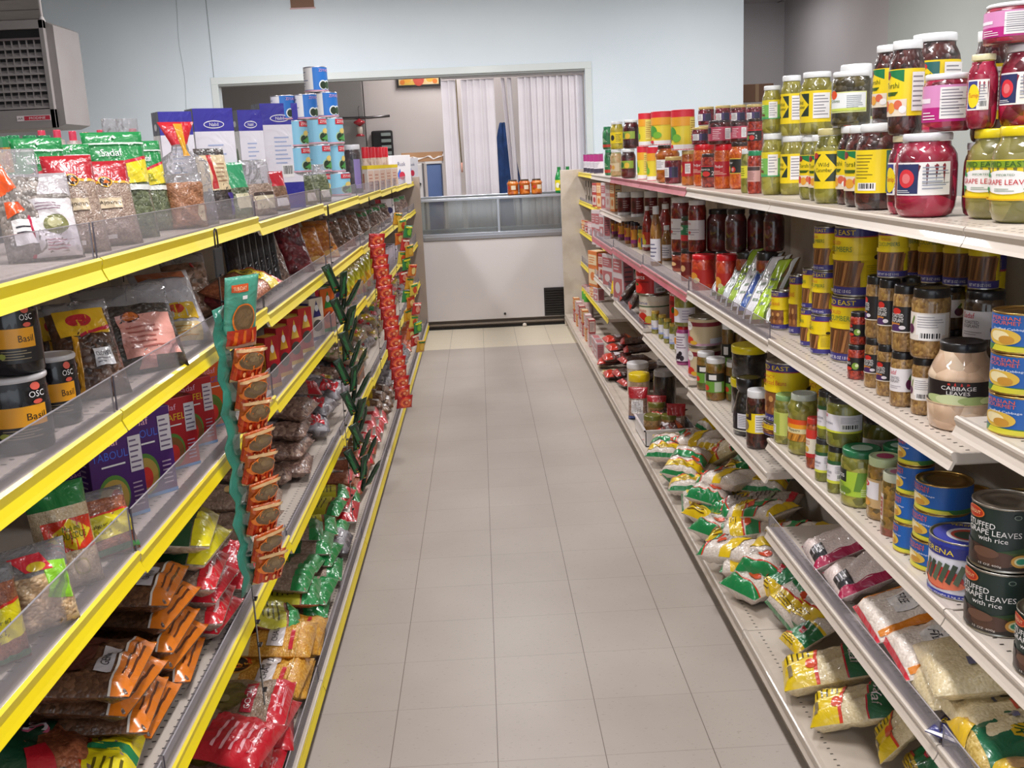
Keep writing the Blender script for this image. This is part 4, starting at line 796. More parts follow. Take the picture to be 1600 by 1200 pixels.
J('funnel',1146,585,1193,690,3,'black olive jar with sloping black top',rot=-30,jit=3); J('ylabdark',1166,605,1203,704,3,'dark pickle jar with broad yellow label',rot=-30,jit=3)
J('mebig',1193,650,1256,740,3,'big yellow foul bean can',rot=-45,tier='lower',jit=2); J('mebig',1197,557,1262,652,3,'big yellow foul bean can',up=True,rot=-40,tier='upper',jit=2)
J('mebig',1262,560,1330,690,3,'dark bean can against the back panel',x=1.47,rot=-40)
J('figjar',1128,500,1146,566,3,'tall slim jar of brown olives',x=1.36,rot=-40); J('figjar',1146,505,1170,560,3,'tall slim jar of brown olives',x=1.42,rot=-40)
J('pinkcan',1076,535,1126,590,3,'pink sour cherry can',rot=-30,tier='lower',jit=3,x=1.285); J('pinkcan',1076,490,1127,543,3,'pink sour cherry can',up=True,rot=-35,tier='upper',jit=3)
J('berry',1057,507,1080,571,3,'purple berry pouch with red cap',rot=-35,jit=3)
for u,v0,v1,w in ((1046,504,546,14),(1037,497,537,13),(1029,491,530,13),(1018,485,522,13)): J('stuffed',u,v0,u+w,v1,3,'olive jar with small white label',tier='front row')
J('stuffedw',1054,500,1088,560,3,'wide olive jar under another',x=1.31); J('stuffedw',1054,453,1088,507,3,'wide olive jar with white label',up=True)
J('tomcan',999,456,1047,516,3,'cream tomato can',rot=-40,jit=2,x=1.29); J('redcan',994,412,1042,457,3,'red tomato paste can atop cream can',up=True,rot=-40,jit=2)
J('redcan',1046,420,1082,500,3,'red can in shadow',x=1.38,rot=-20)
# second cream shelf, farther bays
jar('mar','red_pickle_jar','jar',.04,.16,c_maroon,'#1f1a20',[('r',60,.2,100,.6,'#3a1018')],'jar',(.84,.1))
jar('marw','red_pickle_jar','jar',.045,.17,C('#5a0d0d','#7a1612','#8f201a',60),'#e8e8ec',[('r',-80,.24,80,.62,'#e9e6ea'),('t','Adria',-40,.56,.06,'#c23a44',45),('l',-60,.32,40,.46,3,'#a8a0a8'),('e',-30,.38,12,.03,'#d8404a')],'straight',(.93,.08))
jar('greenred','red_pickle_jar','jar',.042,.14,c_maroon,'#24382c',[('r',-100,.26,100,.74,'#2a7a52'),('r',-100,.26,100,.44,'#b82a34'),('e',-40,.64,20,.06,'#d8dcd0'),('l',0,.5,60,.66,3,'#a8ccb4')],'straight',(.94,.12))
jar('redlid2','pepper_jar','jar',.042,.12,C('#a8241a','#c03a20','#d04a28',60),'#d81e28',[('r',-80,.2,80,.6,'#b82a24'),('e',-30,.4,26,.12,'#e8a03c'),('e',-10,.3,18,.08,'#e0d0a0')],'straight',(.95,.12))
jar('darklid2','pepper_jar','jar',.036,.12,C('#7a2414','#94381c','#a84a24',60),'#262428',[('r',-80,.2,80,.6,'#6a1a16'),('e',-20,.4,24,.1,'#d8b07a')],'straight',(.95,.12))
jar('ketchup','ketchup_bottle','bottle',.032,.2,C('#7a120c','#9a1c12','#a82418',60),'#e6e6ea',[('r',-90,.08,90,.42,'#c83a24'),('e',-30,.28,26,.1,'#e8a82c'),('e',-10,.2,22,.07,'#e0d84a'),('r',-90,.08,90,.14,W)],'bottle',(.42,.10))
jar('ketchw','sauce_bottle','bottle',.032,.16,C('#8a5a2a','#a87a3a','#6a3a1c',60),'#e6e6ea',[('r',-90,.08,90,.46,'#e4e2ea'),('l',-60,.14,50,.4,4,'#6a6a88')],'bottle',(.55,.12))
jar('smalljam','small_jam_jar','jar',.028,.075,C('#5a2030','#7a3a2a','#a86a2a',60),'#2a1c28',[('r',-90,.15,90,.7,'#d8922c'),('r',-90,.15,90,.3,'#8a2a6a'),('e',-20,.5,24,.14,'#a83a2a')],'squat',(.97,.2))
jar('smallmix','small_pickle_jar','jar',.03,.09,C('#8a8a2a','#c8a83a','#6a8a2a',50),'#1f1a20',[('r',-90,.1,90,.7,'#d8b83a'),('e',-40,.5,22,.12,'#3a8a3a'),('e',-10,.4,20,.12,'#d8502c'),('r',20,.1,90,.5,'#3a6ab0')],'squat',(.97,.18))
for u,v1,w in ((1081,463,38),(1119,472,34)): J('redlid2',u,396,u+w,v1,2,'red pepper jar with red lid',rot=-40,tier='lower row',x=1.29)
J('darklid2',1064,388,1088,440,2,'red pepper jar with dark lid',rot=-40,tier='lower row')
for u,w in ((1050,34),(1088,32),(1118,32),(1150,32),(1182,32)): J('darklid2',u,392,u+w,440,2,'red pepper jar with dark lid',x=1.345,tier='inner row')
for u,w in ((1099,36),(1136,33),(1166,30),(1193,32)): J('mar',u,326,u+w,393,2,'tall dark red pickle jar with black lid',up=True)
J('greenred',1064,337,1097,393,2,'red pickle jar with green and red label',up=True,rot=-40)
J('marw',1049,308,1083,376,2,'white-lidded red jar with white label',up=True,rot=-50); J('marw',1082,312,1110,376,2,'white-lidded red jar behind the green label',up=True,rot=-40)
J('ketchup',1028,318,1053,402,2,'red ketchup bottle',tier='front'); J('ketchup',1004,322,1020,392,2,'red ketchup bottle',tier='front'); J('ketchw',1016,322,1034,400,2,'sauce bottle with white label',x=1.26); J('ketchw',1034,352,1050,408,2,'sauce bottle with white label'); J('marw',1050,366,1068,420,2,'small red jar with white label')
for i in range(5): J('smalljam',946+i*10,338+i*2.2,958+i*10,365+i*5.4,2,'small jam jar with purple and orange label')
for i in range(3): J('smallmix',979+i*9,345+i*4,991+i*9.5,380+i*5,2,'small pickle jar with bright picture label')
for i,(u,w) in enumerate(((965,21),(986,20),(1007,20),(1028,20))): J('tubred',u,300-i*.8,u+w,332-i*1.2,15,'white-capped date syrup tub',x=1.32+.05*i,rot=-30)
# ------------------------------------------------------------------ bags and cartons of the cream-edged shelves
g_white=C('#d9ccc2','#e2d6cc','#e8ddd4',160,'bag'); g_pink=C('#e0cdc9','#e6d5d1','#ecdcd8',200,'bag'); g_cream=C('#d8c59a','#e0cfa8','#e6d6b2',200,'bag')
g_ric=C('#d8c4a8','#c9b08c','#e4d6bc',220,'bag'); g_brown=C('#4a3224','#5c4230','#3a261c',120,'bag')
bag('farina','flour_bag','bag',.16,.22,.06,g_white,[('r',-1,0,1,.04,'#1f8a4e'),('p',[(-1,.10),(1,.16),(1,.36),(-1,.28)],'#ecc81c'),('p',[(-1,.28),(1,.36),(1,.385),(-1,.305)],'#d8402c'),('l',-.5,.15,.6,.26,3,'#6a5010'),('p',[(-1,.46),(1,.40),(1,.60),(-1,.66)],'#1f8a4e'),('p',[(-1,.66),(1,.60),(1,.625),(-1,.685)],'#d8402c'),('r',-1,.86,1,.98,'#ecc81c'),('e',.5,.44,.24,.05,'#e0522c')],power=3,seed=1)
bag('farinaw','flour_bag','bag',.16,.22,.06,g_white,[('p',[(-1,.0),(1,.0),(1,.10),(-1,.18)],'#1f8a4e'),('p',[(-1,.18),(1,.10),(1,.125),(-1,.205)],'#d8402c'),('p',[(-1,.5),(1,.42),(1,.62),(-1,.7)],'#ecc81c'),('l',-.6,.26,.5,.4,3,'#a89a90'),('e',.2,.3,.3,.06,'#d8502c')],power=3,seed=2)
bag('farinag','flour_bag','bag',.15,.22,.055,g_white,[('r',-1,0,1,.2,'#ecc81c'),('r',-1,.2,1,.62,'#1f7a4a'),('p',[(-1,.62),(1,.62),(1,.68),(-1,.66)],'#ecc81c'),('e',0,.40,.34,.07,'#c8283a'),('t','Sadaf',0,.40,.07,'#f4e8e8',.55),('l',-.7,.04,.6,.17,3,'#6a5010'),('r',-1,.9,1,.98,'#1f7a4a'),('p',[(-1,.16),(-.2,.2),(-.2,.23),(-1,.19)],'#d8402c')],power=3,seed=2)
bag('farinay','flour_bag','bag',.15,.21,.055,g_cream,[('r',-1,.0,1,.40,'#eccb1e'),('p',[(-1,.40),(1,.36),(1,.40),(-1,.44)],'#d8402c'),('l',-.8,.06,.1,.36,5,'#5a4a10'),('e',.35,.34,.26,.06,'#e0522c'),('r',.3,.08,.8,.13,'#8a7a5c'),('r',-1,.72,1,1,'#1f6a44'),('t','Sadaf',.1,.82,.11,'#e8d8dc',1.1),('r',-1,.70,1,.72,'#c8283a')],power=3,seed=3)
bag('ylgray','flour_bag','bag',.12,.2,.045,C('#8a7f78','#9a8f86','#a89e96',260,'bag'),[('r',-1,0,1,.1,'#c8283a'),('l',-.8,.2,.6,.6,6,'#4a4440'),('r',-1,.84,1,.93,'#c8283a'),('r',-1,.5,1,.56,'#7a8a6a')],power=3,seed=4)
bag('pinkflour','rice_flour_bag','bag',.17,.26,.06,g_pink,[('r',.80,0,1,1,'#a81e4c'),('r',-1,0,-.9,1,'#a81e4c'),('p',[(.3,.62),(1,.62),(1,.9),(.3,.9)],'#a81e4c'),('l',.36,.66,.9,.86,4,'#e0b0c0'),('r',.1,.04,.8,.2,'#2a2a30'),('l',.16,.06,.75,.18,3,'#b8b4bc'),('e',-.1,.75,.16,.06,'#c83a60')],power=3.5,seed=5)
bag('sodium','semolina_bag','bag',.2,.26,.06,g_white,[('p',[(-.95,.05),(-.8,.05),(-.72,.95),(-.87,.95)],'#d8801c'),('p',[(-.95,.0),(1,.0),(1,.03),(-.95,.04)],'#c8283a'),('r',-.3,.28,.5,.62,W),('t','SODIUM',.05,.52,.08,INK,.62),('t','FREE',.05,.40,.08,INK,.4),('p',[(.8,.05),(.93,.05),(.95,.95),(.85,.95)],'#d8801c')],power=3.5,seed=6)
bag('creambag','semolina_bag','bag',.18,.28,.06,g_cream,[('l',-.7,.22,.0,.46,4,'#5a5a78'),('l',-.1,.3,.4,.42,2,'#c8503c'),('r',-1,.56,1,.575,'#b8502c'),('r',-.6,.6,.7,.82,'#7a6a5c'),('l',-.5,.64,.6,.78,3,'#d8c8b0'),('l',.3,.2,.7,.46,2,'#6a6a88')],power=3.2,seed=7)
bag('corng','corn_flour_bag','bag',.17,.25,.06,C('#b89a4a','#c8aa58','#d4ba70',180,'bag'),[('r',-1,.1,1,.95,'#1f6a4a'),('p',[(-.5,.3),(.4,.36),(.5,.7),(-.4,.66)],'#e0b82a'),('t','CORN',0,.55,.1,'#2a5a2a',.7,-6),('t','FLOUR',0,.44,.1,'#2a5a2a',.75,-6),('r',.4,.66,.8,.78,'#b81e3c'),('p',[(-1,.0),(.2,.0),(-.4,.22),(-1,.2)],'#e0b82a'),('e',-.5,.18,.3,.08,'#c8a070')],power=3,seed=8)
bag('navy','barley_bag','bag',.12,.2,.03,P('#2a2f7a','film'),[('t','BARLEY',0,.3,.14,'#e8c81e',1.5),('r',-1,.0,1,.03,W)],seed=9)
bag('datedark','date_pack','bag',.18,.22,.05,C('#2a1612','#3a2018','#4a2c20',40,'bag'),[('r',-1,.0,1,.16,'#b8322c'),('e',0,.5,.3,.1,'#5a5458'),('l',-.7,.62,.7,.8,3,'#8a8088')],seed=10)
bag('datered','date_pack','bag',.18,.22,.05,C('#3a1a16','#5a2018','#7a2a20',50,'bag'),[('r',-1,.0,1,.3,'#c8301e'),('r',-.8,.4,.5,.6,'#d8cfd4'),('r',-1,.8,1,.95,'#d8602c')],seed=11)
bag('redtop','chickpea_bag','bag',.11,.2,.07,C('#8a6a58','#a08070','#b49a8c',120,'bag'),[('r',-.62,.2,.62,.62,W),('l',-.5,.26,.5,.58,6,'#8a8894'),('r',-1,.0,1,.12,'#2a4a9a')],fill=.7,head=P('#b0202c','film'),headf=.68,seed=12)
bag('medley','snack_bag','bag',.2,.2,.06,C('#5a4a3a','#7a6a54','#3f8a4a',45,'bag'),[('r',-.8,.1,.4,.46,'#ecc81c'),('e',-.2,.3,.3,.1,'#d8502c'),('r',-1,.62,1,.86,'#2f8a4e')],seed=13)
bag('whitepack','noodle_pack','pack',.1,.12,.03,g_cream,[('r',-1,.1,1,.2,'#c8a050')],seed=14)
P_=dict(farinaw='mostly white flour bag with green foot',farina='yellow and white flour bag with green stripe',farinag='flour bag with dark green panel',farinay='flour bag with yellow panel and green top',ylgray='slim grey bag with red bands')
PILE=[('farina',1040,700,.04,10,20,0),('farina',1060,690,.09,10,-40,8),('farina',1095,672,.06,15,10,0),('ylgray',1120,690,.08,20,40,0),('farinay',1105,720,.10,35,-25,10),('farinay',1140,716,.11,40,-10,-8),('farina',1075,730,.07,20,30,-10),('farinag',1040,735,.03,8,-30,0),('farina',1045,765,.03,12,15,12),('farina',1085,765,.09,15,-15,-5),('farina',1120,760,.12,20,0,6),('ylgray',1130,790,.12,10,-25,0),('ylgray',1165,785,.14,10,-35,10),('farina',1170,762,.14,18,20,0),('farina',1065,795,.04,10,-10,8),('farinag',1085,810,.05,8,30,0),('farina',1120,805,.09,12,12,-10),('farina',1130,830,.08,12,-20,0),('farina',1150,850,.05,12,10,8),('farina',1130,880,.04,6,-22,0),('farinag',1165,905,.04,16,12,-6),('farina',1150,925,.035,4,28,0),('farina',1185,870,.06,10,0,0),('farinag',1195,930,.05,30,8,-10),('farina',1215,965,.03,35,12,10),('farina',1245,985,.04,38,5,-8),('farinag',1245,950,.08,30,-10,0)]
PILE+=[('farina',1060,745,.10,16,60,6),('farina',1110,748,.15,12,-60,0),('farinag',1150,742,.14,16,40,0),('farina',1035,715,.06,10,70,0),('farina',1100,785,.11,10,55,8),('farina',1155,800,.12,14,-55,0),('farina',1100,835,.03,6,35,0),('farina',1195,840,.11,16,-45,6),('farina',1215,890,.09,18,30,0),('farina',1110,860,.07,10,-50,0),('farinag',1135,850,.03,5,60,0),('farina',1180,900,.09,20,45,-8),('farina',1075,768,.06,8,75,0),('farina',1190,770,.16,10,60,0)]
PILE=[('farinaw' if (k_=='farina' and i%5 in (1,3)) else k_,u,v,l,t_,rz,ro) for i,(k_,u,v,l,t_,rz,ro) in enumerate(PILE)]
for k_,u,v,l,t_,rz,ro in PILE: Bag(k_,u,v,9,-1,P_[k_],l,t_,rz,(1.12,1.35,1.12),ro,tier='pile')
Bag('farinay',1224,1062,9,-1,'yellow panel flour bag lying alone near the lip',.05,16,-14,(1.15,1.4,1.2)); Bag('farinay',1272,1112,9,-1,'yellow panel flour bag leaning beside another',.03,20,-25,(1,1.3,1.05),6); Bag('farinag',1230,1010,9,-1,'flour bag with small yellow label behind the lone bag',.05,25,10,.75); Bag('farinay',1340,1040,9,-1,'flour bag half under the shelf lip',.05,20,-20,.8)
Bag('farinay',1375,1165,9,-1,'yellow flour bag at the foot of the frame',.05,55,-20,.9,10); Bag('farinag',1420,1215,9,-1,'green flour bag below the lowest shelf',.04,40,-10,.9)
Bag('datered',1010,690,9,-1,'flat red and brown wafer pack on the bottom shelf',.02,4,20,.5)
# lowest short shelf, near
Bag('pinkflour',1262,893,4,-1,'pale flour bag with magenta edge',.045,24,-6,1,0,0); Bag('pinkflour',1298,925,4,-1,'pale flour bag with magenta edge',.045,22,-4,1,0,1); Bag('sodium',1350,990,4,-1,'white semolina bag with orange stripes',.05,20,-4,1,0,0); Bag('sodium',1395,1040,4,-1,'white semolina bag with orange stripes',.05,18,-6,1,0,1)
Bag('creambag',1425,1075,4,-1,'cream semolina bag with small print',.04,8,-2,1.2,0,0); Bag('creambag',1440,1085,4,-1,'cream semolina bag with small print',.105,8,-12,1.2,0,1); Bag('creambag',1500,1140,4,-1,'cream semolina bag with small print',.05,8,2,1.2,0,0)
Bag('corng',1500,1200,4,-1,'green corn flour bag with yellow diamond',.04,10,-6); Bag('corng',1570,1240,4,-1,'green corn flour bag at the frame edge',.04,10,-6); Bag('navy',1480,1180,4,-1,'narrow navy barley pack',.012,2,40,.8)
# bottom shelf, farther
jar('bigtub','sweets_tub','tub',.06,.14,C('#b8a88a','#c8b89a','#d8c8b0',60),'#e6e4e6',[('r',-100,.1,100,.6,'#c8b8a8')],'squat',(1.03,.16)); jar('bigtuby','sweets_tub','tub',.06,.14,C('#a89074','#b89f82','#c8b094',60),'#ecce1c',[('r',-100,.1,100,.55,'#b8a894')],'squat',(1.03,.18)); jar('darktub','date_tub','tub',.065,.12,C('#1c1412','#2a1c18','#3a2a22',50),'#a8a4a6',[('e',-30,.5,40,.1,'#4a4844')],'squat',(.95,.14))
jar('capjar','tea_tin','jar',.04,.1,C('#7a5a34','#8f6c40','#a07c4c',110),'#6a6a2a',[('r',-120,.05,120,.62,'#94703c')],'squat',(.98,.3)); jar('redcake','date_cake_tin','tin',.05,.06,C('#7a2a1c','#94382a','#a84a34',70),'#8a3a2c',[],'squat',(1,.1))
jar('greencap','green_lidded_tub','tub',.04,.07,P('#d8b8b4','film'),'#4fae3c',[('r',-120,.1,120,.5,'#e0ccc8')],'squat',(1.02,.3))
J('bigtub',980,563,1013,606,9,'white-lidded sweets tub',x=1.30); J('bigtuby',983,580,1015,640,9,'yellow-lidded sweets tub',x=1.24)
J('darktub',1021,575,1055,624,9,'dark date tub with grey lid',x=1.34); J('darktub',1026,560,1056,600,9,'dark date tub with grey lid, behind',x=1.45)
for i,(u0,u1,v0,X) in enumerate(((981,1011,598,1.20),(1010,1040,597,1.27),(1041,1070,590,1.34))): S('redtop',u0,v0,u1,9,-1,X,'red-topped bag with white label',18,4,hmax=.19)
m=MB(); tx0,tx1,ty0,ty1,tz=1.15,1.42,2.62,2.98,RBZ+.002; WT=P('#dedbdd','gloss')
m.box(tx0,tx1,ty0,ty1,tz,tz+.004,WT)
for q in ((tx0,tx0+.004,ty0,ty1),(tx1-.004,tx1,ty0,ty1),(tx0,tx1,ty0,ty0+.004),(tx0,tx1,ty1-.004,ty1)): m.box(*q,tz,tz+.09,WT)
m.box(tx0-.008,tx0,ty0-.008,ty1+.008,tz+.083,tz+.09,WT); m.box(tx0-.008,tx1,ty0-.008,ty0,tz+.083,tz+.09,WT)
tag(m.obj('plastic_tub'),'shallow white plastic tub of packs on the bottom cream-edged shelf','tub')
for i in range(3): put('datedark' if i else 'datered',(1.19+.03*i,2.72+.08*i,RBZ+.06+.015*i),0,.8 and (.8,.9,.8),'dark pack lying in the white tub','bottom cream-edged shelf',None,(math.radians(-80),0,math.radians(-90+15*i)))
J('capjar',1006,645,1034,694,9,'brown tin with olive green cap',tier='front'); J('capjar',1033,645,1059,688,9,'brown tin with olive green cap',tier='front'); J('capjar',1012,625,1040,668,9,'brown tin with olive green cap',x=1.27,tier='inner'); J('redcake',1072,645,1098,676,9,'small reddish cake tin',x=1.30,hp=26)
for i,(u,v,l,rz) in enumerate(((960,590,.02,0),(985,600,.02,10),(950,570,.05,-10),(975,585,.06,5),(1000,590,.06,-12),(958,560,.10,0),(985,565,.11,8),(1010,575,.11,-6),(965,545,.14,4),(990,548,.15,-5),(960,532,.17,5),(985,535,.185,-8))):
    Bag('datered' if i in (0,2,5,8,10) else 'datedark',u-16,v,9,-1,'glossy date pack with red end' if i in (0,2,5,8,10) else 'dark glossy date pack',l,4,rz,.95,0,None,'heap')
for nm,c1,c2 in (('teared','#b03a3a','#d8c0b8'),('teawhite','#d4c8cc','#b86a70'),('teapink','#d8a8ac','#e6d8d8'),('teaor','#d87a3a','#e8d0a8')):
    bx(nm,'tea_carton','carton',.07,.05,.11,c1,[('r',.06,.08,.94,.5,c2),('r',.06,.62,.94,.9,c2),('e',.5,.3,.25,.12,c1),('l',.15,.66,.85,.86,3,c1)],[('r',.1,.1,.9,.9,c2),('l',.18,.2,.82,.8,6,'#6a5a62')],[('r',.08,.1,.92,.9,c2)])
for r in range(2):
    for i in range(6): put(('teared','teaor','teapink')[(i+r)%3],(1.16+.03+.002*r,6.9-.26*i,RBZ+r*.112),math.radians(-90),(1.6,1.1,1),'small red and cream tea carton',('upper' if r else 'lower')+' row, bottom cream-edged shelf')
for i in range(2): put('teawhite',(1.19,5.25-.2*i,RBZ),math.radians(-90),(2.3,1.2,1.25),'large white carton',f'bottom cream-edged shelf')
for i in range(2): put('greencap',(1.32,7.2-.18*i,RBZ+.0),0,(1.1,1.1,3.4),'tall pale tub with green lid','bottom cream-edged shelf, far end')
for i in range(2): put('whitepack',(1.135,4.72-.28*i,RBZ+.02+.0*i),0,(1,1,1),'small cream noodle pack','bottom cream-edged shelf',None,(math.radians(-85),0,math.radians(-90)))
# third shelf far: cartons, bags
for i,(u0,u1,v0,k_,d_) in enumerate(((927,941,392,'teaor','beige carton standing on edge'),(941,951,397,'teared','slim red and white carton'),(950,966,397,'teawhite','white carton with pink print'),(966,981,397,'teawhite','white carton with pink print'))): S(k_,u0,v0,u1,3,-1,1.24,d_,75,0)
bag('roundred','candy_bag','bag',.14,.14,.07,P('#b81e48','film'),[('r',-1,.1,1,.2,'#8a1436')],seed=15)
for u in (926,936): S('roundred',u,378,u+14,4,-1,1.37,'crimson candy bag',70,5,zb=.945)
S('medley',952,412,984,3,-1,1.235,'snack bag with yellow and green print',60,12); Bag('datedark',972,476,3,-1,'brown clear bag leaning toward the aisle',.02,50,-20,.9); Bag('datedark',985,490,3,-1,'brown clear bag beside the cream can',.02,60,-10,.9)
# packs on the far short yellow strips
for i in range(4): S(('teapink','teaor','teared','teapink')[i],908+i*5,343+i*1.5,914+i*5,4,-1,1.33,'small pink and orange carton',75,0,zb=.945,tier='far bay')
for i in range(5): S(('teared','teaor','teawhite','teapink','teaor')[i],930+i*7,286-i*.3,937+i*7,15,-1,1.32,'narrow bright carton',75,0,tier='far bay')
jar('spice','spice_jar','jar',.02,.1,C('#3a2a20','#5a4030','#2a3a2a',60),'#3a3436',[('r',-90,.3,90,.7,'#c8bcb4')],'straight',(.95,.15))
for i in range(4): J('spice',911+i*4,282+i*.5,912+i*4.2,304+i*.7,15,'thin dark spice jar',x=1.345)
for i in range(4): S(('teawhite','teapink','teaor','teawhite')[i],914+i*6,449,921+i*6,4,-1,1.34,'dull carton behind the yellow strip',75,0,zb=.38+.002,tier='lowest far shelf')
for i in range(3): S('teawhite',929+i*6,328,936+i*6,2,-1,1.26,'slim white and pink carton',75,0,tier='behind the clear fence')
# clear trays leaning in a row
FT=[('#a8c82a','lime'),('#e2e0e6','white'),('#3a5aa0','blue and white'),('#e2e0e6','white'),('#9ab83a','green'),('#c8ccd0','grey'),('#8aa83a','green'),('#dcdce2','white')]
for i,(cl,nm) in enumerate(FT):
    key='tray%d'%i
    bag(key,'herb_tray','tray',.075,.24,.03,C('#6a4a2a','#7d5c36','#5a6a2a',60,'bag'),[('r',-.62,.04,.5,.96,cl),('r',-.9,.0,-.7,1,'#d8dadc'),('r',.75,.0,.95,1,'#d8dadc'),('l',-.4,.2,.3,.7,4,'#7a8a7a')]+([('r',-.5,.3,.4,.6,'#2f4f9a'),('e',0,.7,.3,.05,'#c83a3a')] if 'blue' in nm else []),fill=.93,power=6,seed=20+i,variants=1)
    y=.74+.10*i
    it=put(key,(RX+.045+.004*i,y,zof(-1,2,y)+.012),0,(1.25,1,1.12),f'clear herb tray with {nm} label','leaning fan, second cream-edged shelf',None,Euler((math.radians(-42),math.radians(-8),math.radians(-58)),'XYZ'))
# ------------------------------------------------------------------ goods of the yellow-striped shelves
l_tan=C('#8a7264','#9c8474','#ae9888',170,'bag'); l_brown=C('#6a4a34','#7d5a42','#8f6c52',150,'bag'); l_herb=C('#4a5238','#5c6446','#727a5a',120,'bag'); l_red=C('#7a2418','#8f3420','#a84a2a',90,'bag')
l_chick=C('#b8946a','#cba87c','#d8ba92',85,'bag'); l_yel=C('#c88a24','#d89a30','#e4b04a',200,'bag'); l_bean=C('#6a5048','#8a6c60','#a88c7c',100,'bag'); l_dark=C('#2a2426','#3a3230','#4a403c',90,'bag')
l_silver=C('#6a666c','#8a868c','#a8a4aa',40,'bag'); l_rust=C('#8a4a30','#a05c3c','#b06a48',170,'bag'); l_wheat=C('#4a2e1c','#5a3a26','#6e4a32',150,'bag'); l_clear=C('#6f6660','#8a807a','#a2968e',80,'bag'); l_sand=C('#c2a884','#d0b894','#dcc8a8',220,'bag')
GNS='#1f8a4e'
bag('sage','herb_bag','bag',.16,.3,.07,l_clear,[('p',[(-.9,.55),(-.2,.62),(-.5,.86),(-1,.9)],'#e2561e'),('r',-.7,.12,.5,.34,W),('l',-.6,.2,.1,.3,2,INK),('b',.1,.15,.46,.24),('p',[(-.8,.36),(-.1,.42),(-.3,.5),(-.8,.5)],'#e2561e')],fill=.6,head=FILM,headf=.72,seed=31)
bag('flower','herb_bag','bag',.16,.32,.07,l_clear,[('r',-.62,.02,.9,.66,'#e6dfe2'),('r',-.72,.02,-.60,.7,'#b81e44'),('e',.15,.36,.42,.11,'#7a7a4a'),('e',.1,.38,.24,.06,'#b8b48a'),('l',-.4,.52,.6,.62,3,'#8a6a7a'),('l',-.3,.06,.5,.2,4,'#b06a7a')],fill=.66,head=P('#b0a8ac','film'),headf=.74,seed=32)
bag('ajowan','spice_bag','bag',.17,.32,.07,l_tan,[('r',-.95,.70,.95,.73,'#d8a42c'),('e',-.1,.72,.26,.07,'#d8a42c'),('e',-.1,.72,.22,.055,'#2a1a16'),('p',[(-.2,.70),(.1,.70),(-.05,.76)],'#c86a2a'),('r',-.6,.40,.35,.52,'#d8c4a4'),('t','Ajowan',-.12,.46,.06,'#3a2a1c',.8),('r',-.5,.05,-.1,.09,W)],fill=.66,head=P('#b01c2a','film'),headf=.70,seed=33)
bag('leek','herb_bag','bag',.15,.32,.055,l_herb,[('p',[(-1,.48),(1,.52),(1,.74),(-1,.62)],'#e6d22c'),('p',[(-1,.62),(1,.74),(1,.77),(-1,.65)],'#c8283a'),('t','LEEK',-.2,.60,.05,'#2a5a2a',.5),('t','TAREH',-.1,.55,.03,'#2a5a2a',.6),('r',-1,.44,1,.49,'#dfe0dc'),('t','Sadaf',-.2,.80,.07,'#e8e0e4',.7),('r',-1,.88,1,.895,'#d8dcd8'),('e',.0,.95,.05,.015,'#e8d8e0')],fill=.58,head=P('#1f8a48','film'),headf=.62,seed=34)
bag('redtie','spice_bag','bag',.16,.36,.08,FILM,[('r',-.85,.06,-.5,.36,'#eda52c'),('r',-.8,.1,-.56,.2,W),('p',[(-.1,.66),(.2,.66),(.3,.98),(-.2,.98)],'#d89a1c')],fill=.5,head=P('#c8202e','film'),headf=.80,seed=35,tie=(.62,.74))
bag('spicein','spice_bag','bag',.13,.2,.07,C('#8a5a3c','#a06c4a','#b07c5a',150,'bag'),[('r',.3,.1,.7,.4,'#d8c8a4')],fill=.8,head=FILM,headf=.82,seed=36)
bag('herbcream','herb_bag','bag',.12,.3,.06,l_dark,[('r',-1,.4,1,.9,'#d8c4a0'),('p',[(-.5,.42),(-.2,.42),(-.1,.9),(-.4,.9)],'#b82a2c'),('l',-.1,.5,.7,.8,5,'#a07a5c'),('r',.5,.05,.9,.36,'#4a3a8a')],fill=.7,seed=37)
bag('smallgreen','herb_bag','bag',.1,.22,.05,l_herb,[('r',-.7,.2,.6,.45,'#e0d8b8')],fill=.55,head=P('#3a9a6a','film'),headf=.55,seed=38)
bag('smallclear','spice_bag','bag',.1,.22,.05,l_tan,[('r',-.7,.1,.6,.4,'#d8ccb0'),('r',-.7,.34,.6,.4,'#4a3a34')],fill=.5,head=FILM,headf=.58,seed=39)
bag('smallred','spice_bag','bag',.1,.2,.05,l_brown,[('r',-.6,.1,.5,.3,W)],fill=.55,head=P('#b82030','film'),headf=.62,seed=40)
bag('smallherb','herb_bag','bag',.09,.2,.05,l_herb,[('r',-.5,.1,.5,.3,'#d8d4c8')],fill=.62,head=FILM,headf=.72,seed=41)
def S1_(key,u0,v0,u1,X,d,th=55,lean=10,tier='front',**k): return S(key,u0,v0,u1,1,1,X,d,th,lean,tier,**k)
S1_('sage',-8,232,66,-.41,'clear herb bag with orange print and white label',40,18); S1_('flower',22,272,112,-.385,'white herb bag with red stripe and herb picture',38,18)
S1_('ajowan',78,243,152,-.38,'brown seed bag with red header',38,16); S1_('ajowan',128,252,206,-.38,'brown seed bag with red header',38,16)
S1_('leek',140,206,228,-.41,'dried leek bag with green header',40,10); S1_('leek',212,220,256,-.43,'dried leek bag with green header',40,10,tier='half hidden')
S1_('redtie',244,190,324,-.39,'clear bag tied with red top and orange tag',42,8); S1_('spicein',258,272,316,-.375,'brown spice pouch in clear film',42,5)
S1_('herbcream',312,232,356,-.385,'cream and red herb bag',50,8)
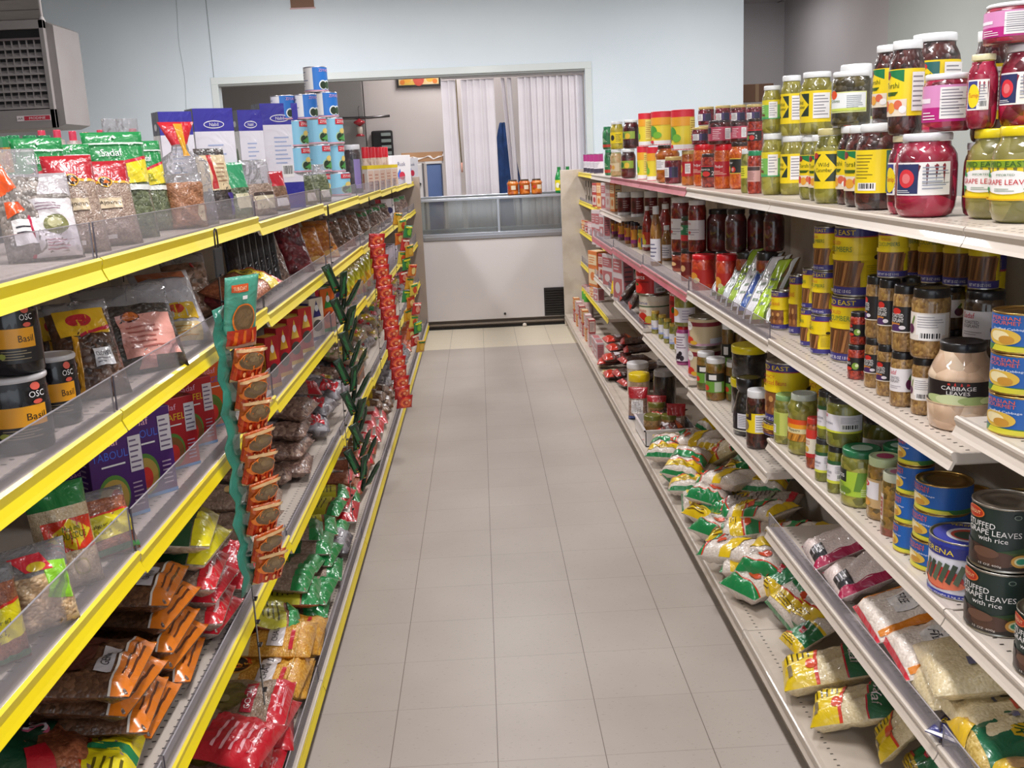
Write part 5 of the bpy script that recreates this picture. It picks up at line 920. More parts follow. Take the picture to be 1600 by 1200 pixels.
for i,(k_,u0,v0,u1,d) in enumerate((('smallgreen',358,254,388,'small herb bag with green top'),('smallclear',383,250,426,'small clear spice bag with pale label'),('smallred',418,268,448,'small spice bag with red top'),('smallclear',440,272,468,'small clear spice bag with pale label'),('smallherb',466,258,490,'small clear herb bag'),('smallherb',488,257,513,'small clear herb bag'))): S1_(k_,u0,v0,u1,-.375,d,55,10)
# inner row on the top shelf
jar('grncap','herb_bottle','bottle',.035,.2,C('#b87a2a','#c8902c','#a85a20',60),'#22804e',[('r',-90,.3,90,.7,'#2a8a4e')],'straight',(.8,.2)); jar('redcap','sauce_bottle','bottle',.035,.21,C('#c8b8b4','#d8c8c4','#b8a8a4',60),'#d23a56',[('r',-90,.2,90,.6,'#c8283a'),('r',-90,.25,90,.5,W)],'straight',(.5,.12))
for u,v in ((-4,214),(14,212),(40,212),(62,212)): J('grncap',u,v,u+24,300,1,'bottle with wide green cap',1,x=-.52,tier='inner row')
for u,v in ((60,204),(84,203),(108,205),(128,207),(152,203),(202,201)): J('redcap',u,v,u+22,300,1,'bottle with pink red cap',1,x=-.60,tier='inner row')
S1_('leek',22,216,96,-.47,'green-headed herb bag behind others',35,6,tier='inner'); S1_('leek',86,226,140,-.46,'green-headed herb bag behind others',35,6,tier='inner'); S1_('smallclear',160,186,212,-.52,'empty clear bag sticking up',40,0,tier='inner',t=.6)
def flour(key,w=.1,d=.07,h=.2):
    f=[('r',0,.80,1,1,'#3a35a0'),('r',0,0,1,.25,'#2f2f96'),('r',0,.25,1,.80,'#e8e4ee'),('e',.5,.86,.26,.035,W),('e',.5,.86,.24,.027,'#3a35a0'),('t','Nabil',.5,.86,.03,W,.3),('l',.3,.42,.75,.7,7,'#a8b4d8'),('b',.45,.3,.75,.42)]
    s_=[('r',0,.80,1,1,'#55555e'),('r',0,0,1,.25,'#6a6a74'),('r',0,.25,1,.8,'#d8d6d2'),('e',.5,.5,.2,.14,'#6a7a5a'),('e',.5,.87,.2,.03,'#c8c8c8')]
    bx(key,'flour_carton','carton',w,d,h,'#3a35a0',f,s_,[],.004,'film')
flour('flourbox')
for u0,v0,u1,X in ((243,176,291,-.50),(296,171,354,-.46),(366,173,402,-.45),(400,163,456,-.41)): S1_('flourbox',u0,v0,u1,X,'blue and white flour pack',32,0,tier='inner row')
def blue(key,dk):
    d=[('r',-180,.04,180,.97,'#1f6fc0' if dk else '#7ab8d8'),('r',-170,.1,-40,.95,W if dk else '#8ac4e0'),('l',-150,.2,-60,.85,6,'#8a90a8'),('r',-40,.06,60,.97,'#2472c8' if dk else '#88c4e0'),('e',10,.28,22,.19,'#e6eef0' if dk else '#a8c8a0'),('e',36,.28,22,.19,'#e6eef0' if dk else '#a8c8a0'),('e',10,.27,17,.15,'#2a3a2a'),('e',36,.27,17,.15,'#2f4a2c'),('t','ZIYAD',20,.85,.11,'#d8a0c0' if dk else W,60),('r',-180,.03,180,.08,'#d8a0b0')]
    if not dk: d+=[('r',-10,.75,70,.95,'#c8283a'),('t','ZIYAD',28,.85,.1,W,60),('e',30,.5,20,.1,'#e0c870'),('p',[(0,.2),(60,.1),(50,.4)],'#4a9a4a')]
    can(key,.04,.085,'#1f6fc0' if dk else '#7ab8d8',d,P('#d8d4da','metal'),'vine_leaf_can')
blue('bluecan',True); blue('palecan',False)
ST=[('palecan',512,270,547,293,0),('palecan',483,270,516,300,0),('palecan',430,262,470,300,0)]
for k_,u0,v0,u1,v1,_ in ST: J(k_,u0,v0,u1,v1+8,1,'blue leaf can',1,x=-.45 if u0>475 else -.53,tier='stack, first level',rot=30)
for lv,(k_,row) in enumerate((('palecan',((485,226,518,271),(515,226,540,271),(452,230,486,272))),('palecan',((479,184,512,230),(505,184,538,228),(450,188,482,232))),('bluecan',((493,144,529,186),(460,147,494,189),(425,149,461,190))),('bluecan',((477,104,513,146),)))):
    for u0,v0,u1,v1 in row: J(k_,u0,v0,u1,v1,1,'blue leaf can',1,up=True,tier='stack, '+ORD[lv+1]+' level',rot=35)
jar('silverjar','coffee_jar','jar',.04,.17,C('#3a3034','#4a3c3c','#2a2226',60),'#d8d6da',[('r',-20,.1,30,.7,'#8a7ab0')],'straight',(.9,.1)); jar('redcapj','spice_shaker','shaker',.025,.12,C('#c8b0a0','#d8c4b4','#b89c8c',80),'#cc2030',[('r',-90,.05,90,.3,'#d8a02c')],'squat',(1.02,.25))
J('silverjar',539,226,565,290,1,'dark coffee jar with pale lid',1,x=-.40,rot=30)
for u in (566,576,587,596): J('redcapj',u,230,u+11,276,1,'small shaker with red cap',1,x=-.43,rot=30,tier='inner')
bx('wafer','wafer_carton','carton',.05,.06,.1,'#e0d4cc',[('r',0,.86,1,1,'#ecd01e'),('r',.1,.1,.9,.8,'#d8bcac'),('l',.2,.2,.8,.7,4,'#b87a6a')],[('r',0,.86,1,1,'#ecd01e'),('r',.35,.1,.65,.7,'#a8705c')])
for i in range(5): S1_('wafer',566+i*9.5,259-i*.4,576+i*9.5,-.34,'small cream carton with yellow top',60,0)
bx('whitebox','rusk_carton','carton',.12,.08,.1,'#e2e0e6',[('t','Rusk',.5,.7,.14,'#3a3a6a',.5),('p',[(.1,.2),(.5,.2),(.4,.55)],'#3a6ac8'),('e',.5,.3,.16,.14,'#c8304a')],[('e',.5,.3,.2,.14,'#c8304a')])
S1_('whitebox',606,243,634,-.36,'white rusk carton with coloured marks',45,0,tier='far end'); S1_('whitebox',628,247,648,-.40,'white rusk carton with coloured marks',45,0,tier='far end')
# second yellow shelf
jar('basil','basil_canister','canister',.045,.15,P('#17151a','gloss'),P('#c9c5c8','lid'),[('r',-110,.16,110,.96,'#1a171d'),('r',-60,.36,30,.62,'#e8a01e'),('t','Basil',8,.48,.09,'#2a2018',34),('e',14,.86,10,.05,'#d85a4a'),('t','OSC',14,.76,.08,W,30),('e',14,.66,9,.03,'#d85a4a'),('l',-50,.2,30,.34,4,'#9a8a6a'),('e',-48,.26,8,.04,'#9aa04a')],'squat',(1.02,.06))
J('basil',-14,575,86,712,2,'black basil canister with orange label',1,rot=50,jit=2,tier='lower'); J('basil',62,548,130,668,2,'black basil canister with orange label',1,rot=45,jit=2,tier='lower'); J('basil',-6,452,70,585,2,'black basil canister with orange label, stacked',1,up=True,rot=40,jit=2)
bag('clove','spice_bag','bag',.15,.26,.06,C('#4a2c1a','#5c3a24','#2c1a12',70,'bag'),[('r',-.8,.62,.8,.90,'#e0b01e'),('e',-.1,.78,.4,.07,'#b81e2c'),('p',[(-.2,.60),(.8,.66),(.8,.70),(-.2,.63)],'#c81e3a'),('p',[(-.7,.05),(-.55,.05),(-.3,.6),(-.5,.62)],'#d89a1c'),('r',0,.28,.62,.46,'#e8e6ea'),('t','CLOVES',.3,.40,.045,INK,.5),('l',.06,.3,.5,.37,2,'#8a8890')],fill=.6,head=FILM,headf=.9,seed=50)
bag('pinklab','tea_bag','bag',.2,.28,.07,C('#2a2420','#3a322c','#4a403a',90,'bag'),[('r',-.35,.12,.85,.60,'#d8988c'),('e',-.05,.57,.2,.06,'#5a1a14'),('e',-.05,.57,.17,.045,'#c86a2a'),('l',-.2,.2,.7,.48,5,'#a85a50'),('p',[(-.1,.02),(.3,.02),(.25,.12),(-.05,.12)],'#d8988c')],fill=.62,head=FILM,headf=.72,seed=51)
bag('saffron','spice_bag','bag',.14,.28,.05,P('#b8b2b8','film'),[('r',-.8,.3,.8,.66,'#cac4ca'),('r',-.2,.28,.7,.5,'#e0b424'),('e',0,.42,.28,.06,'#c83a24'),('p',[(-.6,.04),(.6,.02),(.7,.22),(-.4,.26)],'#e0c890'),('l',-.5,.05,.6,.2,4,'#d89a2c'),('r',-.8,.86,.8,.97,'#a85a34')],fill=.8,seed=52)
bag('sleeve','dark_packet','packet',.1,.26,.022,P('#1b1a20','film'),[('r',-.9,.04,-.6,.96,'#3a3846')],seed=53,lump=.6); bag('sunyel','apricot_bag','bag',.16,.24,.05,l_rust,[('r',-1,.62,1,.86,'#e2c81e'),('t','FEDAK',0,.74,.1,'#2a2a20',.9),('r',-1,.86,1,.94,'#d8281e')],seed=54,fill=.9)
bag('redchip','dried_fruit_bag','bag',.17,.24,.07,C('#6a1a24','#8a2430','#4a1422',45,'bag'),[],seed=55,fill=.8); bag('orange','dried_fruit_bag','bag',.15,.26,.06,C('#b8641a','#c87a24','#d89034',60,'bag'),[('p',[(-.6,.02),(.8,.02),(.9,.14),(-.7,.12)],'#e0b060')],seed=56,fill=.8)
bag('brownb','nut_bag','bag',.15,.25,.07,C('#7a5a44','#94705a','#5a4030',60,'bag'),[('e',.2,.78,.1,.05,'#c8202c')],seed=57,fill=.75,head=FILM,headf=.85); bag('nutmix','nut_bag','bag',.14,.22,.07,l_bean,[('r',-.6,.7,.5,.9,'#3f8a54')],seed=58,fill=.75,head=FILM,headf=.92)
def S2_(key,u0,v0,u1,X,d,th=55,lean=22,tier='',**k): return S(key,u0,v0,u1,2,1,X,d,th,lean,tier,**k)
S2_('clove',92,478,186,-.365,'clove bag with yellow and red label',40,26); S2_('clove',62,486,104,-.45,'half-hidden spice bag with yellow label',40,15)
S2_('pinklab',136,452,278,-.36,'dark tea bag with salmon pink label',38,28); S2_('saffron',232,432,322,-.36,'silver spice bag with yellow emblem',38,38)
S2_('brownb',262,400,330,-.45,'brown nut bag behind the silver bag',40,20)
for i in range(7): S2_('sleeve',352+i*9.5,366-i*2.2,376+i*9.5,-.40,'upright black plastic packet',20,28,tier='black row')
S2_('nutmix',410,352,448,-.40,'pale speckled nut bag',40,30); S2_('redchip',440,352,486,-.39,'dark red dried fruit bag',40,28); S2_('orange',465,356,508,-.40,'orange dried fruit bag',40,30); S2_('orange',489,346,528,-.38,'orange dried fruit bag',40,32)
for i in range(4): S2_('brownb',505+i*14,342-i*5,540+i*14,-.39,'brown nut bag in clear film',40,30)
for i in range(4): S2_('nutmix',556+i*10,330-i*4,580+i*10,-.38,'nut bag with green label',45,20)
bx('redwhite','biscuit_carton','carton',.1,.05,.14,'#e2dde2',[('p',[(.1,0),(.4,0),(.3,1),(.0,1)],'#b81e34'),('e',.7,.5,.2,.14,'#2a2a6a')])
S2_('redwhite',583,312,612,-.40,'white biscuit carton with red stripe',45,5)
for i in range(2): S2_('nutmix',612+i*9,308-i*3,628+i*9,-.37,'nut bag with green label',50,15,tier='far end')
put('sunyel',(-.365,.18,S2[1]+.055),0,(.95,1,1.15),'flat apricot bag with yellow band','second yellow-striped shelf',None,(math.radians(-84),math.radians(14),math.radians(-6)))
Bag('redchip',380,470,2,1,'flat dried tomato bag under the apricot bag',.02,6,-10,.8)
# third yellow shelf
def meal(key,base,name,title,tc,food):
    bx(key,name,'carton',.12,.045,.19,base,[('t','Sadaf',.36,.88,.08,'#e8b0c8',.42),('t',title,.4,.74,.09,tc,.7),('e',.38,.28,.30,.24,'#5a8a3a'),('e',.38,.26,.27,.21,food),('e',.42,.24,.12,.12,'#d8342c'),('r',.74,.5,.98,.9,'#d8d2d8'),('l',.76,.52,.96,.88,6,'#6a5a7a'),('r',0,0,1,.04,'#3a8ac8'),('l',.74,.1,.96,.4,6,'#b8a0b8'),('l',.2,.6,.66,.66,1,W)],[('t','Sadaf',.5,.85,.07,'#e8b0c8',.8),('l',.2,.2,.8,.7,8,'#b8a0b8')],[('t',title,.5,.5,.4,tc,.7)])
meal('tabouli','#4a1f6a','tabouli_carton','TABOULI','#4a6ad8','#b89a4a'); meal('falafel','#b01a24','falafel_carton','FALAFEL','#e0b81e','#8a5a2a'); meal('orangebox','#d8561a','falafel_carton','BURGER','#6a5ab0','#5a7a2a')
def S3_(key,u0,v0,u1,X,d,th=55,lean=3,tier='',**k): return S(key,u0,v0,u1,3,1,X,d,th,lean,tier,**k)
S3_('tabouli',92,726,150,-.46,'purple tabouli carton at the inner row',52,0,tier='inner'); S3_('tabouli',128,672,206,-.40,'purple tabouli carton with salad picture',48,0); S3_('tabouli',176,640,252,-.385,'purple tabouli carton with salad picture',48,0)
S3_('falafel',228,622,292,-.385,'red falafel carton',48,0); S3_('falafel',262,592,320,-.39,'red falafel carton',48,0); S3_('orangebox',296,566,350,-.39,'orange burger mix carton',48,0)
bag('couscous','couscous_bag','bag',.16,.27,.07,l_sand,[('r',-.8,.36,.9,.66,'#d8381e'),('p',[(-.75,.50),(.1,.66),(.85,.52),(.1,.36)],'#e8cc1e'),('t','Medium',.08,.57,.05,'#2a5a2a',.6),('t','COUSCOUS',.06,.50,.06,'#2a5a2a',1.0),('e',.2,.2,.26,.08,'#a89a5a'),('e',.2,.2,.2,.06,'#d0b894')],fill=.76,head=P('#1f7a3c','film'),headf=.76,seed=60)
bag('bulgur','bulgur_bag','bag',.16,.25,.06,l_rust,[('p',[(-1,.2),(1,.28),(1,.62),(-1,.56)],'#e6d81e'),('p',[(-1,.56),(1,.62),(1,.65),(-1,.59)],'#d8301e'),('t','Bulgur #2',.0,.44,.06,'#2a2a1a',.9,4),('t','No. 2',.0,.34,.05,'#2a2a1a',.4,4),('p',[(-1,.0),(1,.04),(1,.12),(-1,.08)],'#3a8a4a')],fill=.78,head=FILM,headf=.85,seed=61)
bag('chickpea','chickpea_bag','bag',.17,.28,.08,l_chick,[('p',[(.2,.4),(.9,.3),(.9,.75),(.3,.8)],'#8ac82c'),('p',[(-.2,.72),(.5,.70),(.3,.9),(-.5,.9)],'#d8283a'),('e',.1,.76,.24,.05,'#e0c01e')],fill=.62,head=FILM,headf=.68,seed=62)
S3_('couscous',52,766,140,-.345,'couscous bag with yellow diamond label',42,14); S3_('bulgur',104,780,206,-.34,'yellow-labelled bulgur bag',42,26); S3_('chickpea',-14,862,104,-.335,'chickpea bag with lime green label',42,12)
S3_('bulgur',-60,900,24,-.345,'dark green edged bulgur bag at the frame',42,12)
def tea(key,b_,acc,blk): bx(key,'tea_carton','carton',.07,.05,.15,b_,[('p',[(.2,.55),(.8,.55),(.5,.95)],acc),('e',.5,.76,.14,.08,W),('e',.5,.34,.34,.14,blk),('r',0,0,1,.08,acc)],[('r',.1,.1,.9,.9,acc),('t','TEA',.5,.5,.2,b_,.7)],[('r',.05,.05,.95,.95,acc)])
tea('teaa','#a81a26','#d8a02c','#3a3a36'); tea('teab','#b82a2a','#e0b84a','#4a4a44'); tea('teac','#e0d0bc','#3a3470','#55504a'); tea('tead','#d8641e','#2f8a3c','#a83a1c')
for i,(k_,d) in enumerate((('teaa','red tea carton with gold peak'),('teaa','red tea carton with gold peak'),('teab','red tea carton with gold peak'),('teab','red tea carton with gold peak'),('teac','pale tea carton with navy edge'),('tead','orange tea carton with green square'),('teac','pale tea carton with navy edge'))): S3_(k_,404+i*18-i*.6,526-i*15,424+i*17.6,-.35,d,62,0)
S3_('redwhite',483,452,502,-.37,'red folder-like carton with white corner',70,0); S3_('tead',494,448,514,-.36,'orange tea carton with green square',60,0,tier='next to green strip')
bag('pasta','pasta_bag','bag',.12,.17,.05,C('#c8b45a','#d8c46a','#b8a44a',60,'bag'),[('r',-1,.5,1,.9,'#c8c82c'),('r',-.3,.3,.5,.56,'#e0a81e'),('e',.1,.2,.3,.1,'#c85a34'),('r',-1,.02,1,.1,'#d8d4d8')],seed=63)
for i in range(6): S3_('pasta',520+i*9,434-i*9,545+i*8,-.345,'pasta bag with lime and yellow print',60,3)
bx('greyfile','cracker_carton','carton',.04,.05,.15,'#a8a0b0',[('r',.1,.1,.9,.9,'#c8c0cc')])
for i in range(4): S3_('greyfile',586+i*7,390-i*3,594+i*7,-.35,'narrow grey cracker carton',60,0)
# fourth yellow shelf: bags lying on each other
bag('wheat','wheat_bag','bag',.17,.27,.055,l_wheat,[('r',-1,.0,1,.11,'#d8761a'),('r',-1,.11,1,.125,'#e8e0d8'),('l',-.6,.02,.6,.09,2,'#5a2a10'),('r',-.6,.14,.2,.24,'#b8b4b8'),('t','GERMAN',-.2,.19,.05,INK,.5),('p',[(-.6,.3),(.7,.26),(.7,.66),(-.6,.66)],'#4a1a10')]+[('p',[(-.85+.14*j,.80),(-.80+.14*j,.74),(-.72+.14*j,.80),(-.80+.14*j,.87)],'#8a5a2c') for j in range(12)],seed=70,power=3,fill=.92)
bag('riceSadaf','rice_bag','bag',.2,.3,.06,l_rust,[('r',-1,.30,1,1,'#16432c'),('e',.3,.34,.6,.15,'#16432c'),('t','Sadaf',.25,.34,.15,'#e06a8a',1.0,8),('t','Sadaf',.26,.345,.14,'#f4e4ea',.95,8),('p',[(-.9,.56),(-.2,.66),(-.2,.70),(-.9,.6)],'#d8c81e'),('p',[(-.95,.18),(-.5,.26),(-.6,.36),(-1,.32)],'#b81e2c'),('p',[(.85,.26),(1,.26),(1,.46),(.9,.46)],'#b81e2c'),('l',-.8,.76,.6,.96,4,'#8a9a5a')],seed=71,power=3)
bag('yelbag','lentil_bag','bag',.18,.26,.06,l_tan,[('r',-1,.0,1,.3,'#e6d41e'),('r',-1,.3,1,.32,'#d8381e'),('p',[(-.1,.0),(.15,.0),(.3,.3),(.05,.3)],'#1f7a4a'),('l',-.7,.04,-.1,.26,4,'#5a5010'),('r',-1,.9,1,.97,'#d8381e')],seed=72,power=3)
bag('lentdark','lentil_bag','bag',.18,.26,.055,l_tan,[('e',-.2,.5,.5,.16,'#3a2c26'),('l',-.5,.42,.1,.58,3,'#8a7a6a'),('r',-1,.86,1,1,'#c8202c'),('r',-1,.0,1,.14,'#c8202c'),('l',-.8,.03,.6,.11,1,'#e8c0c0'),('r',.3,.2,.9,.24,'#3a2c34')],seed=73,power=3)
bag('greenfl','bean_bag','bag',.18,.26,.06,C('#b8a890','#c8b8a0','#a89880',90,'bag'),[('r',-1,.15,1,.72,'#1f4a2c'),('p',[(-1,.72),(1,.6),(1,.64),(-1,.76)],'#c8283a'),('e',.1,.4,.46,.16,'#d8dcd8'),('e',.1,.4,.42,.14,'#1f4a2c'),('l',-.6,.2,.6,.6,6,'#b8c8a8'),('r',-1,.0,1,.14,'#e0d41e')],seed=74,power=3)
bag('redwrap','lentil_bag','bag',.16,.25,.055,l_tan,[('r',-1,.0,1,.22,'#c81e30'),('l',-.7,.04,.7,.18,3,'#e8a8b0'),('r',-1,.8,1,1,'#c81e30'),('e',0,.5,.5,.14,'#2f5a34')],seed=75,power=3)
bag('clearbean','bean_bag','bag',.18,.28,.06,l_bean,[('r',-.6,.36,.4,.5,'#c8bcc4'),('r',-.6,.5,.5,.6,'#d8d0d4'),('e',-.4,.55,.14,.04,'#c8283a'),('l',-.1,.38,.3,.48,2,INK),('p',[(.3,.3),(.5,.3),(.5,.5),(.35,.5)],'#c83a3a')],fill=.72,head=FILM,headf=.84,seed=76,power=3)
bag('seedbag','seed_bag','bag',.16,.26,.055,l_tan,[('e',0,.5,.3,.1,'#d8b87a'),('r',-.2,.48,.2,.52,'#c8402c'),('p',[(-1,.16),(1,.24),(1,.36),(-1,.28)],'#2f8a54')],seed=77,power=3,fill=.8,head=FILM,headf=.9)
bag('foil','snack_bag','bag',.16,.22,.06,l_silver,[('p',[(-.8,.1),(.3,.2),(.2,.5),(-.9,.4)],'#c8202c')],seed=78,lump=2); bag('mixbright','snack_bag','bag',.15,.2,.06,C('#a88a7a','#c8a890','#8a9a5a',50,'bag'),[('r',-.8,.1,.2,.5,'#e0c02c'),('e',.3,.6,.4,.1,'#2f8a4e'),('e',-.2,.3,.3,.08,'#d8402c')],seed=79,lump=1.8)
D4=dict(wheat='brown wheat bag with orange end',riceSadaf='large dark green rice bag with oval emblem',yelbag='yellow-banded lentil bag',lentdark='lentil bag with dark oval and red end',greenfl='bean bag with dark green wrap',redwrap='lentil bag with red ends',clearbean='clear bean bag with white label',seedbag='seed bag with green band',foil='crinkled silver snack bag',mixbright='snack bag with bright patches')
for k_,u,v,l,t_,rz,ro in (('yelbag',215,1195,.035,4,8,0),('riceSadaf',150,1160,.06,14,18,0),('wheat',60,1215,.03,5,8,0),('wheat',262,1110,.03,3,0,0),('wheat',248,1100,.085,4,6,0),('wheat',232,1075,.14,4,-4,0),('wheat',225,1045,.20,5,4,0),('wheat',310,1030,.03,3,6,0),('wheat',300,1010,.08,3,-6,0),('wheat',293,985,.13,4,0,0),('wheat',288,950,.185,4,-5,0),('wheat',280,915,.24,4,4,0),('redwrap',365,985,.03,3,-5,0),('lentdark',362,975,.075,3,5,0),('redwrap',360,950,.12,3,-3,0),('lentdark',350,915,.17,5,5,0),('greenfl',345,880,.23,6,-3,0),('greenfl',338,850,.28,8,8,0),('redwrap',395,905,.05,4,5,0),('redwrap',388,880,.10,4,-4,0),
 ('seedbag',425,845,.03,4,6,0),('seedbag',430,815,.07,5,-6,0),('seedbag',440,780,.11,6,8,0),('clearbean',488,725,.04,4,6,0),('clearbean',482,700,.10,4,-4,0),('clearbean',482,670,.16,5,3,0),('clearbean',490,640,.22,5,-4,0),('foil',515,665,.05,10,10,0),('foil',520,640,.11,12,-10,0),('redwrap',500,610,.17,8,15,0),('foil',545,600,.05,12,8,8),('foil',552,575,.10,12,-8,-6),('mixbright',560,560,.15,14,10,0),('foil',540,620,.12,16,-14,0),('mixbright',575,555,.05,14,8,0),('mixbright',570,530,.12,14,-10,0),('mixbright',590,525,.05,12,8,0),('mixbright',600,500,.05,12,-8,0),('mixbright',590,505,.12,12,5,0)):
    Bag(k_,u,v,4,1,D4[k_],l,t_,rz,(1.22,1.1,1.1),ro)
FK=['foil','mixbright','redwrap','clearbean','seedbag','foil','mixbright']; R2=random.Random(5)
for i in range(30):
    y=.95+.2*i
    if y>7.1: break
    for lv in range(2):
        k_=FK[(i*2+lv*3)%7] if y>1.6 else 'clearbean'
        put(k_,(-.385-.02*lv,y+.06*lv,lz(4,y)+.04+.065*lv),0,(1.1,1.1,1),D4[k_],'inner heap, fourth yellow-striped shelf',None,(math.radians(-84),math.radians(R2.uniform(-8,8)),math.radians(90+R2.uniform(-14,14))))
bx('pallet','noodle_carton','carton',.2,.2,.05,'#8a6a54',[('r',0,.4,1,.5,'#6a4a3a'),('r',0,.1,1,.3,'#c8702c')])
for i in range(3): put('pallet',(-.44,2.75+.0*i,S4[4]+.001+.052*i),math.radians(90),(1.2,1,1),'flat brown noodle carton in a stack','fourth yellow-striped shelf')
# bottom yellow shelf
bag('golchin','lentil_bag','bag',.18,.28,.055,C('#7a6450','#8a7460','#9a8470',200,'bag'),[('e',-.05,.55,.62,.18,'#5a5020'),('e',-.05,.55,.56,.155,'#6a602a'),('r',-.75,.30,.45,.40,'#a81e34'),('t','GOLCHIN',-.15,.35,.055,W,1.0),('r',-1,.0,1,.16,'#c81e30'),('l',-.7,.03,.7,.13,2,'#e8a8b0'),('e',-.3,.56,.16,.05,'#8a8050')],seed=80,power=3)
bag('redend','lentil_bag','bag',.16,.22,.05,P('#c01c2c','film'),[('l',-.7,.1,.7,.6,5,'#e8a8b0'),('r',-1,.7,1,1,'#8a7460')],seed=81,lump=1.6)
bag('dal','dal_bag','bag',.18,.28,.055,l_yel,[('r',-1,.6,1,1,'#d8c48a'),('e',0,.66,.46,.14,'#e2b24a'),('e',.05,.66,.42,.125,'#d8481e'),('e',-.02,.66,.34,.11,'#1c1410'),('e',-.02,.66,.14,.045,'#e89a1c'),('r',-.8,.28,.8,.44,'#dcd4d4'),('t','CHANA DAL',0,.37,.06,INK,1.3),('r',-.9,.18,-.1,.22,'#c8283a'),('r',-1,.14,1,.15,'#c8a04a')],seed=82,power=3,fill=.88)
bag('yeldal','dal_bag','bag',.2,.28,.06,l_yel,[('r',-.6,.3,.1,.42,'#dcd4d4'),('t','DAL',-.2,.36,.05,INK,.4),('r',-.9,.14,.5,.18,'#b81e34'),('t','VADILAL',-.2,.16,.03,W,1.0)],seed=83,power=3,fill=.9)
bag('greenye','bean_bag','bag',.17,.26,.05,l_rust,[('r',-1,.22,1,.62,'#d8d43a'),('l',-.7,.28,.7,.58,5,'#5a5a1a'),('r',-1,.0,1,.14,'#1f8a48'),('r',-1,.62,1,.64,'#c8283a'),('p',[(-1,.14),(1,.14),(1,.17),(-1,.2)],'#2fa05a')],seed=84,power=3); bag('greenwrap','bean_bag','bag',.17,.26,.05,l_tan,[('r',-1,.0,1,.2,'#1f8a48'),('r',-1,.4,1,.8,'#14603a'),('t','Sadaf',-.2,.6,.1,'#e8c0cc',.7),('p',[(-.5,.42),(.5,.5),(.5,.54),(-.5,.46)],'#e0b02c')],seed=85,power=3)
bag('redband','rice_bag','bag',.2,.28,.06,P('#d8ccc2','film'),[('r',-1,.0,1,.1,'#c81e2c'),('p',[(-1,.1),(-.7,.1),(-.7,1),(-1,1)],'#c81e2c'),('l',-.2,.3,.6,.5,3,'#8a8490')],seed=86,power=3); bag('clearnut','nut_bag','bag',.17,.26,.06,l_rust,[('r',-.2,.2,.4,.4,W),('b',-.1,.22,.35,.38),('r',-1,.04,1,.1,'#c81e2c'),('e',-.3,.6,.3,.08,'#c8302c')],seed=87,power=3,fill=.75,head=FILM,headf=.86)
bag('fig','dried_fig_bag','bag',.17,.24,.06,C('#5a3a24','#6e4a2e','#82603c',50,'bag'),[('p',[(-1,.3),(1,.4),(1,.56),(-1,.46)],'#c8a81e'),('r',-.4,.1,.3,.26,W)],seed=88); bag('darkclear','tea_bag','bag',.16,.24,.06,l_silver,[],seed=89,lump=1.8); bag('chev','noodle_pack','pack',.15,.22,.05,C('#b89a7a','#c8aa8a','#a88a6a',80,'bag'),[('r',-1,.0,1,.3,'#b8502c'),('r',-.5,.4,.5,.6,'#d8cfc4')],seed=90)
D5=dict(golchin='lentil bag with olive oval and red lettering box',redend='crumpled red lentil bag',dal='yellow chana dal bag with round black emblem',yeldal='large golden dal bag',greenye='bean bag with yellow-green panel',greenwrap='bean bag in dark green wrap',redband='white rice bag with red band',clearnut='clear nut bag with barcode',fig='brown dried fig bag with yellow band',darkclear='crinkled dark clear bag',chev='noodle pack with orange end')
for k_,u,v,l,t_,rz,ro in (('golchin',440,1230,.03,3,0,0),('golchin',425,1180,.08,4,4,0),('golchin',455,1110,.13,6,2,0),('redend',425,1170,.14,10,-12,0),('redend',462,1170,.05,12,10,0),('redend',455,1140,.09,14,-8,0),('dal',490,1100,.03,3,2,0),('dal',480,1065,.08,4,-3,0),('dal',495,1040,.12,5,3,0),('yeldal',505,1000,.06,4,0,0),('yeldal',510,1030,.03,3,4,0),('greenye',470,975,.12,25,15,0),('greenye',515,945,.03,4,4,0),('greenwrap',520,925,.07,5,-4,0),('greenye',500,925,.12,5,6,0),('greenwrap',488,905,.17,8,0,0),('greenwrap',535,890,.03,4,6,0),('greenwrap',528,868,.08,5,-5,0),('greenwrap',520,850,.12,5,4,0),('greenwrap',505,830,.15,8,10,0),('darkclear',548,850,.03,10,0,0),('redband',560,800,.03,4,3,0),('redband',550,780,.09,5,-2,0),('clearnut',572,760,.03,4,-4,0),('clearnut',566,735,.09,5,4,0),('fig',575,725,.05,8,6,0),('fig',572,700,.11,8,-6,0),('darkclear',580,690,.03,10,5,0),('darkclear',578,665,.09,12,-8,0),('darkclear',590,650,.04,12,10,0),('darkclear',590,620,.10,12,-5,0),('darkclear',600,605,.05,12,5,0),('chev',615,610,.04,8,5,0),('chev',625,575,.03,6,-5,0),('chev',622,555,.08,6,5,0),('chev',634,540,.03,6,0,0),('chev',630,528,.08,6,-6,0),('chev',645,525,.03,6,4,0),('chev',640,510,.08,6,-4,0),('chev',638,500,.13,8,4,0)):
    Bag(k_,u,v,9,1,D5[k_],l,t_,rz,(1.3,1.15,1.1),ro)

FK5=['greenwrap','greenye','clearnut','redband','fig','darkclear','darkclear','chev','chev']
for i in range(30):
    y=.75+.21*i
    if y>7.15: break
    for lv in range(2):
        k_=FK5[min(8,int((y-.75)/.72))] if lv==0 else FK5[min(8,int((y-.4)/.72))]
        put(k_,(-.30-.025*lv,y+.05*lv,LBZ+.04+.07*lv),0,(1.15,1.1,1.05),D5[k_],'inner heap, bottom yellow-striped shelf',None,(math.radians(-84),math.radians(R2.uniform(-8,8)),math.radians(90+R2.uniform(-12,12))))
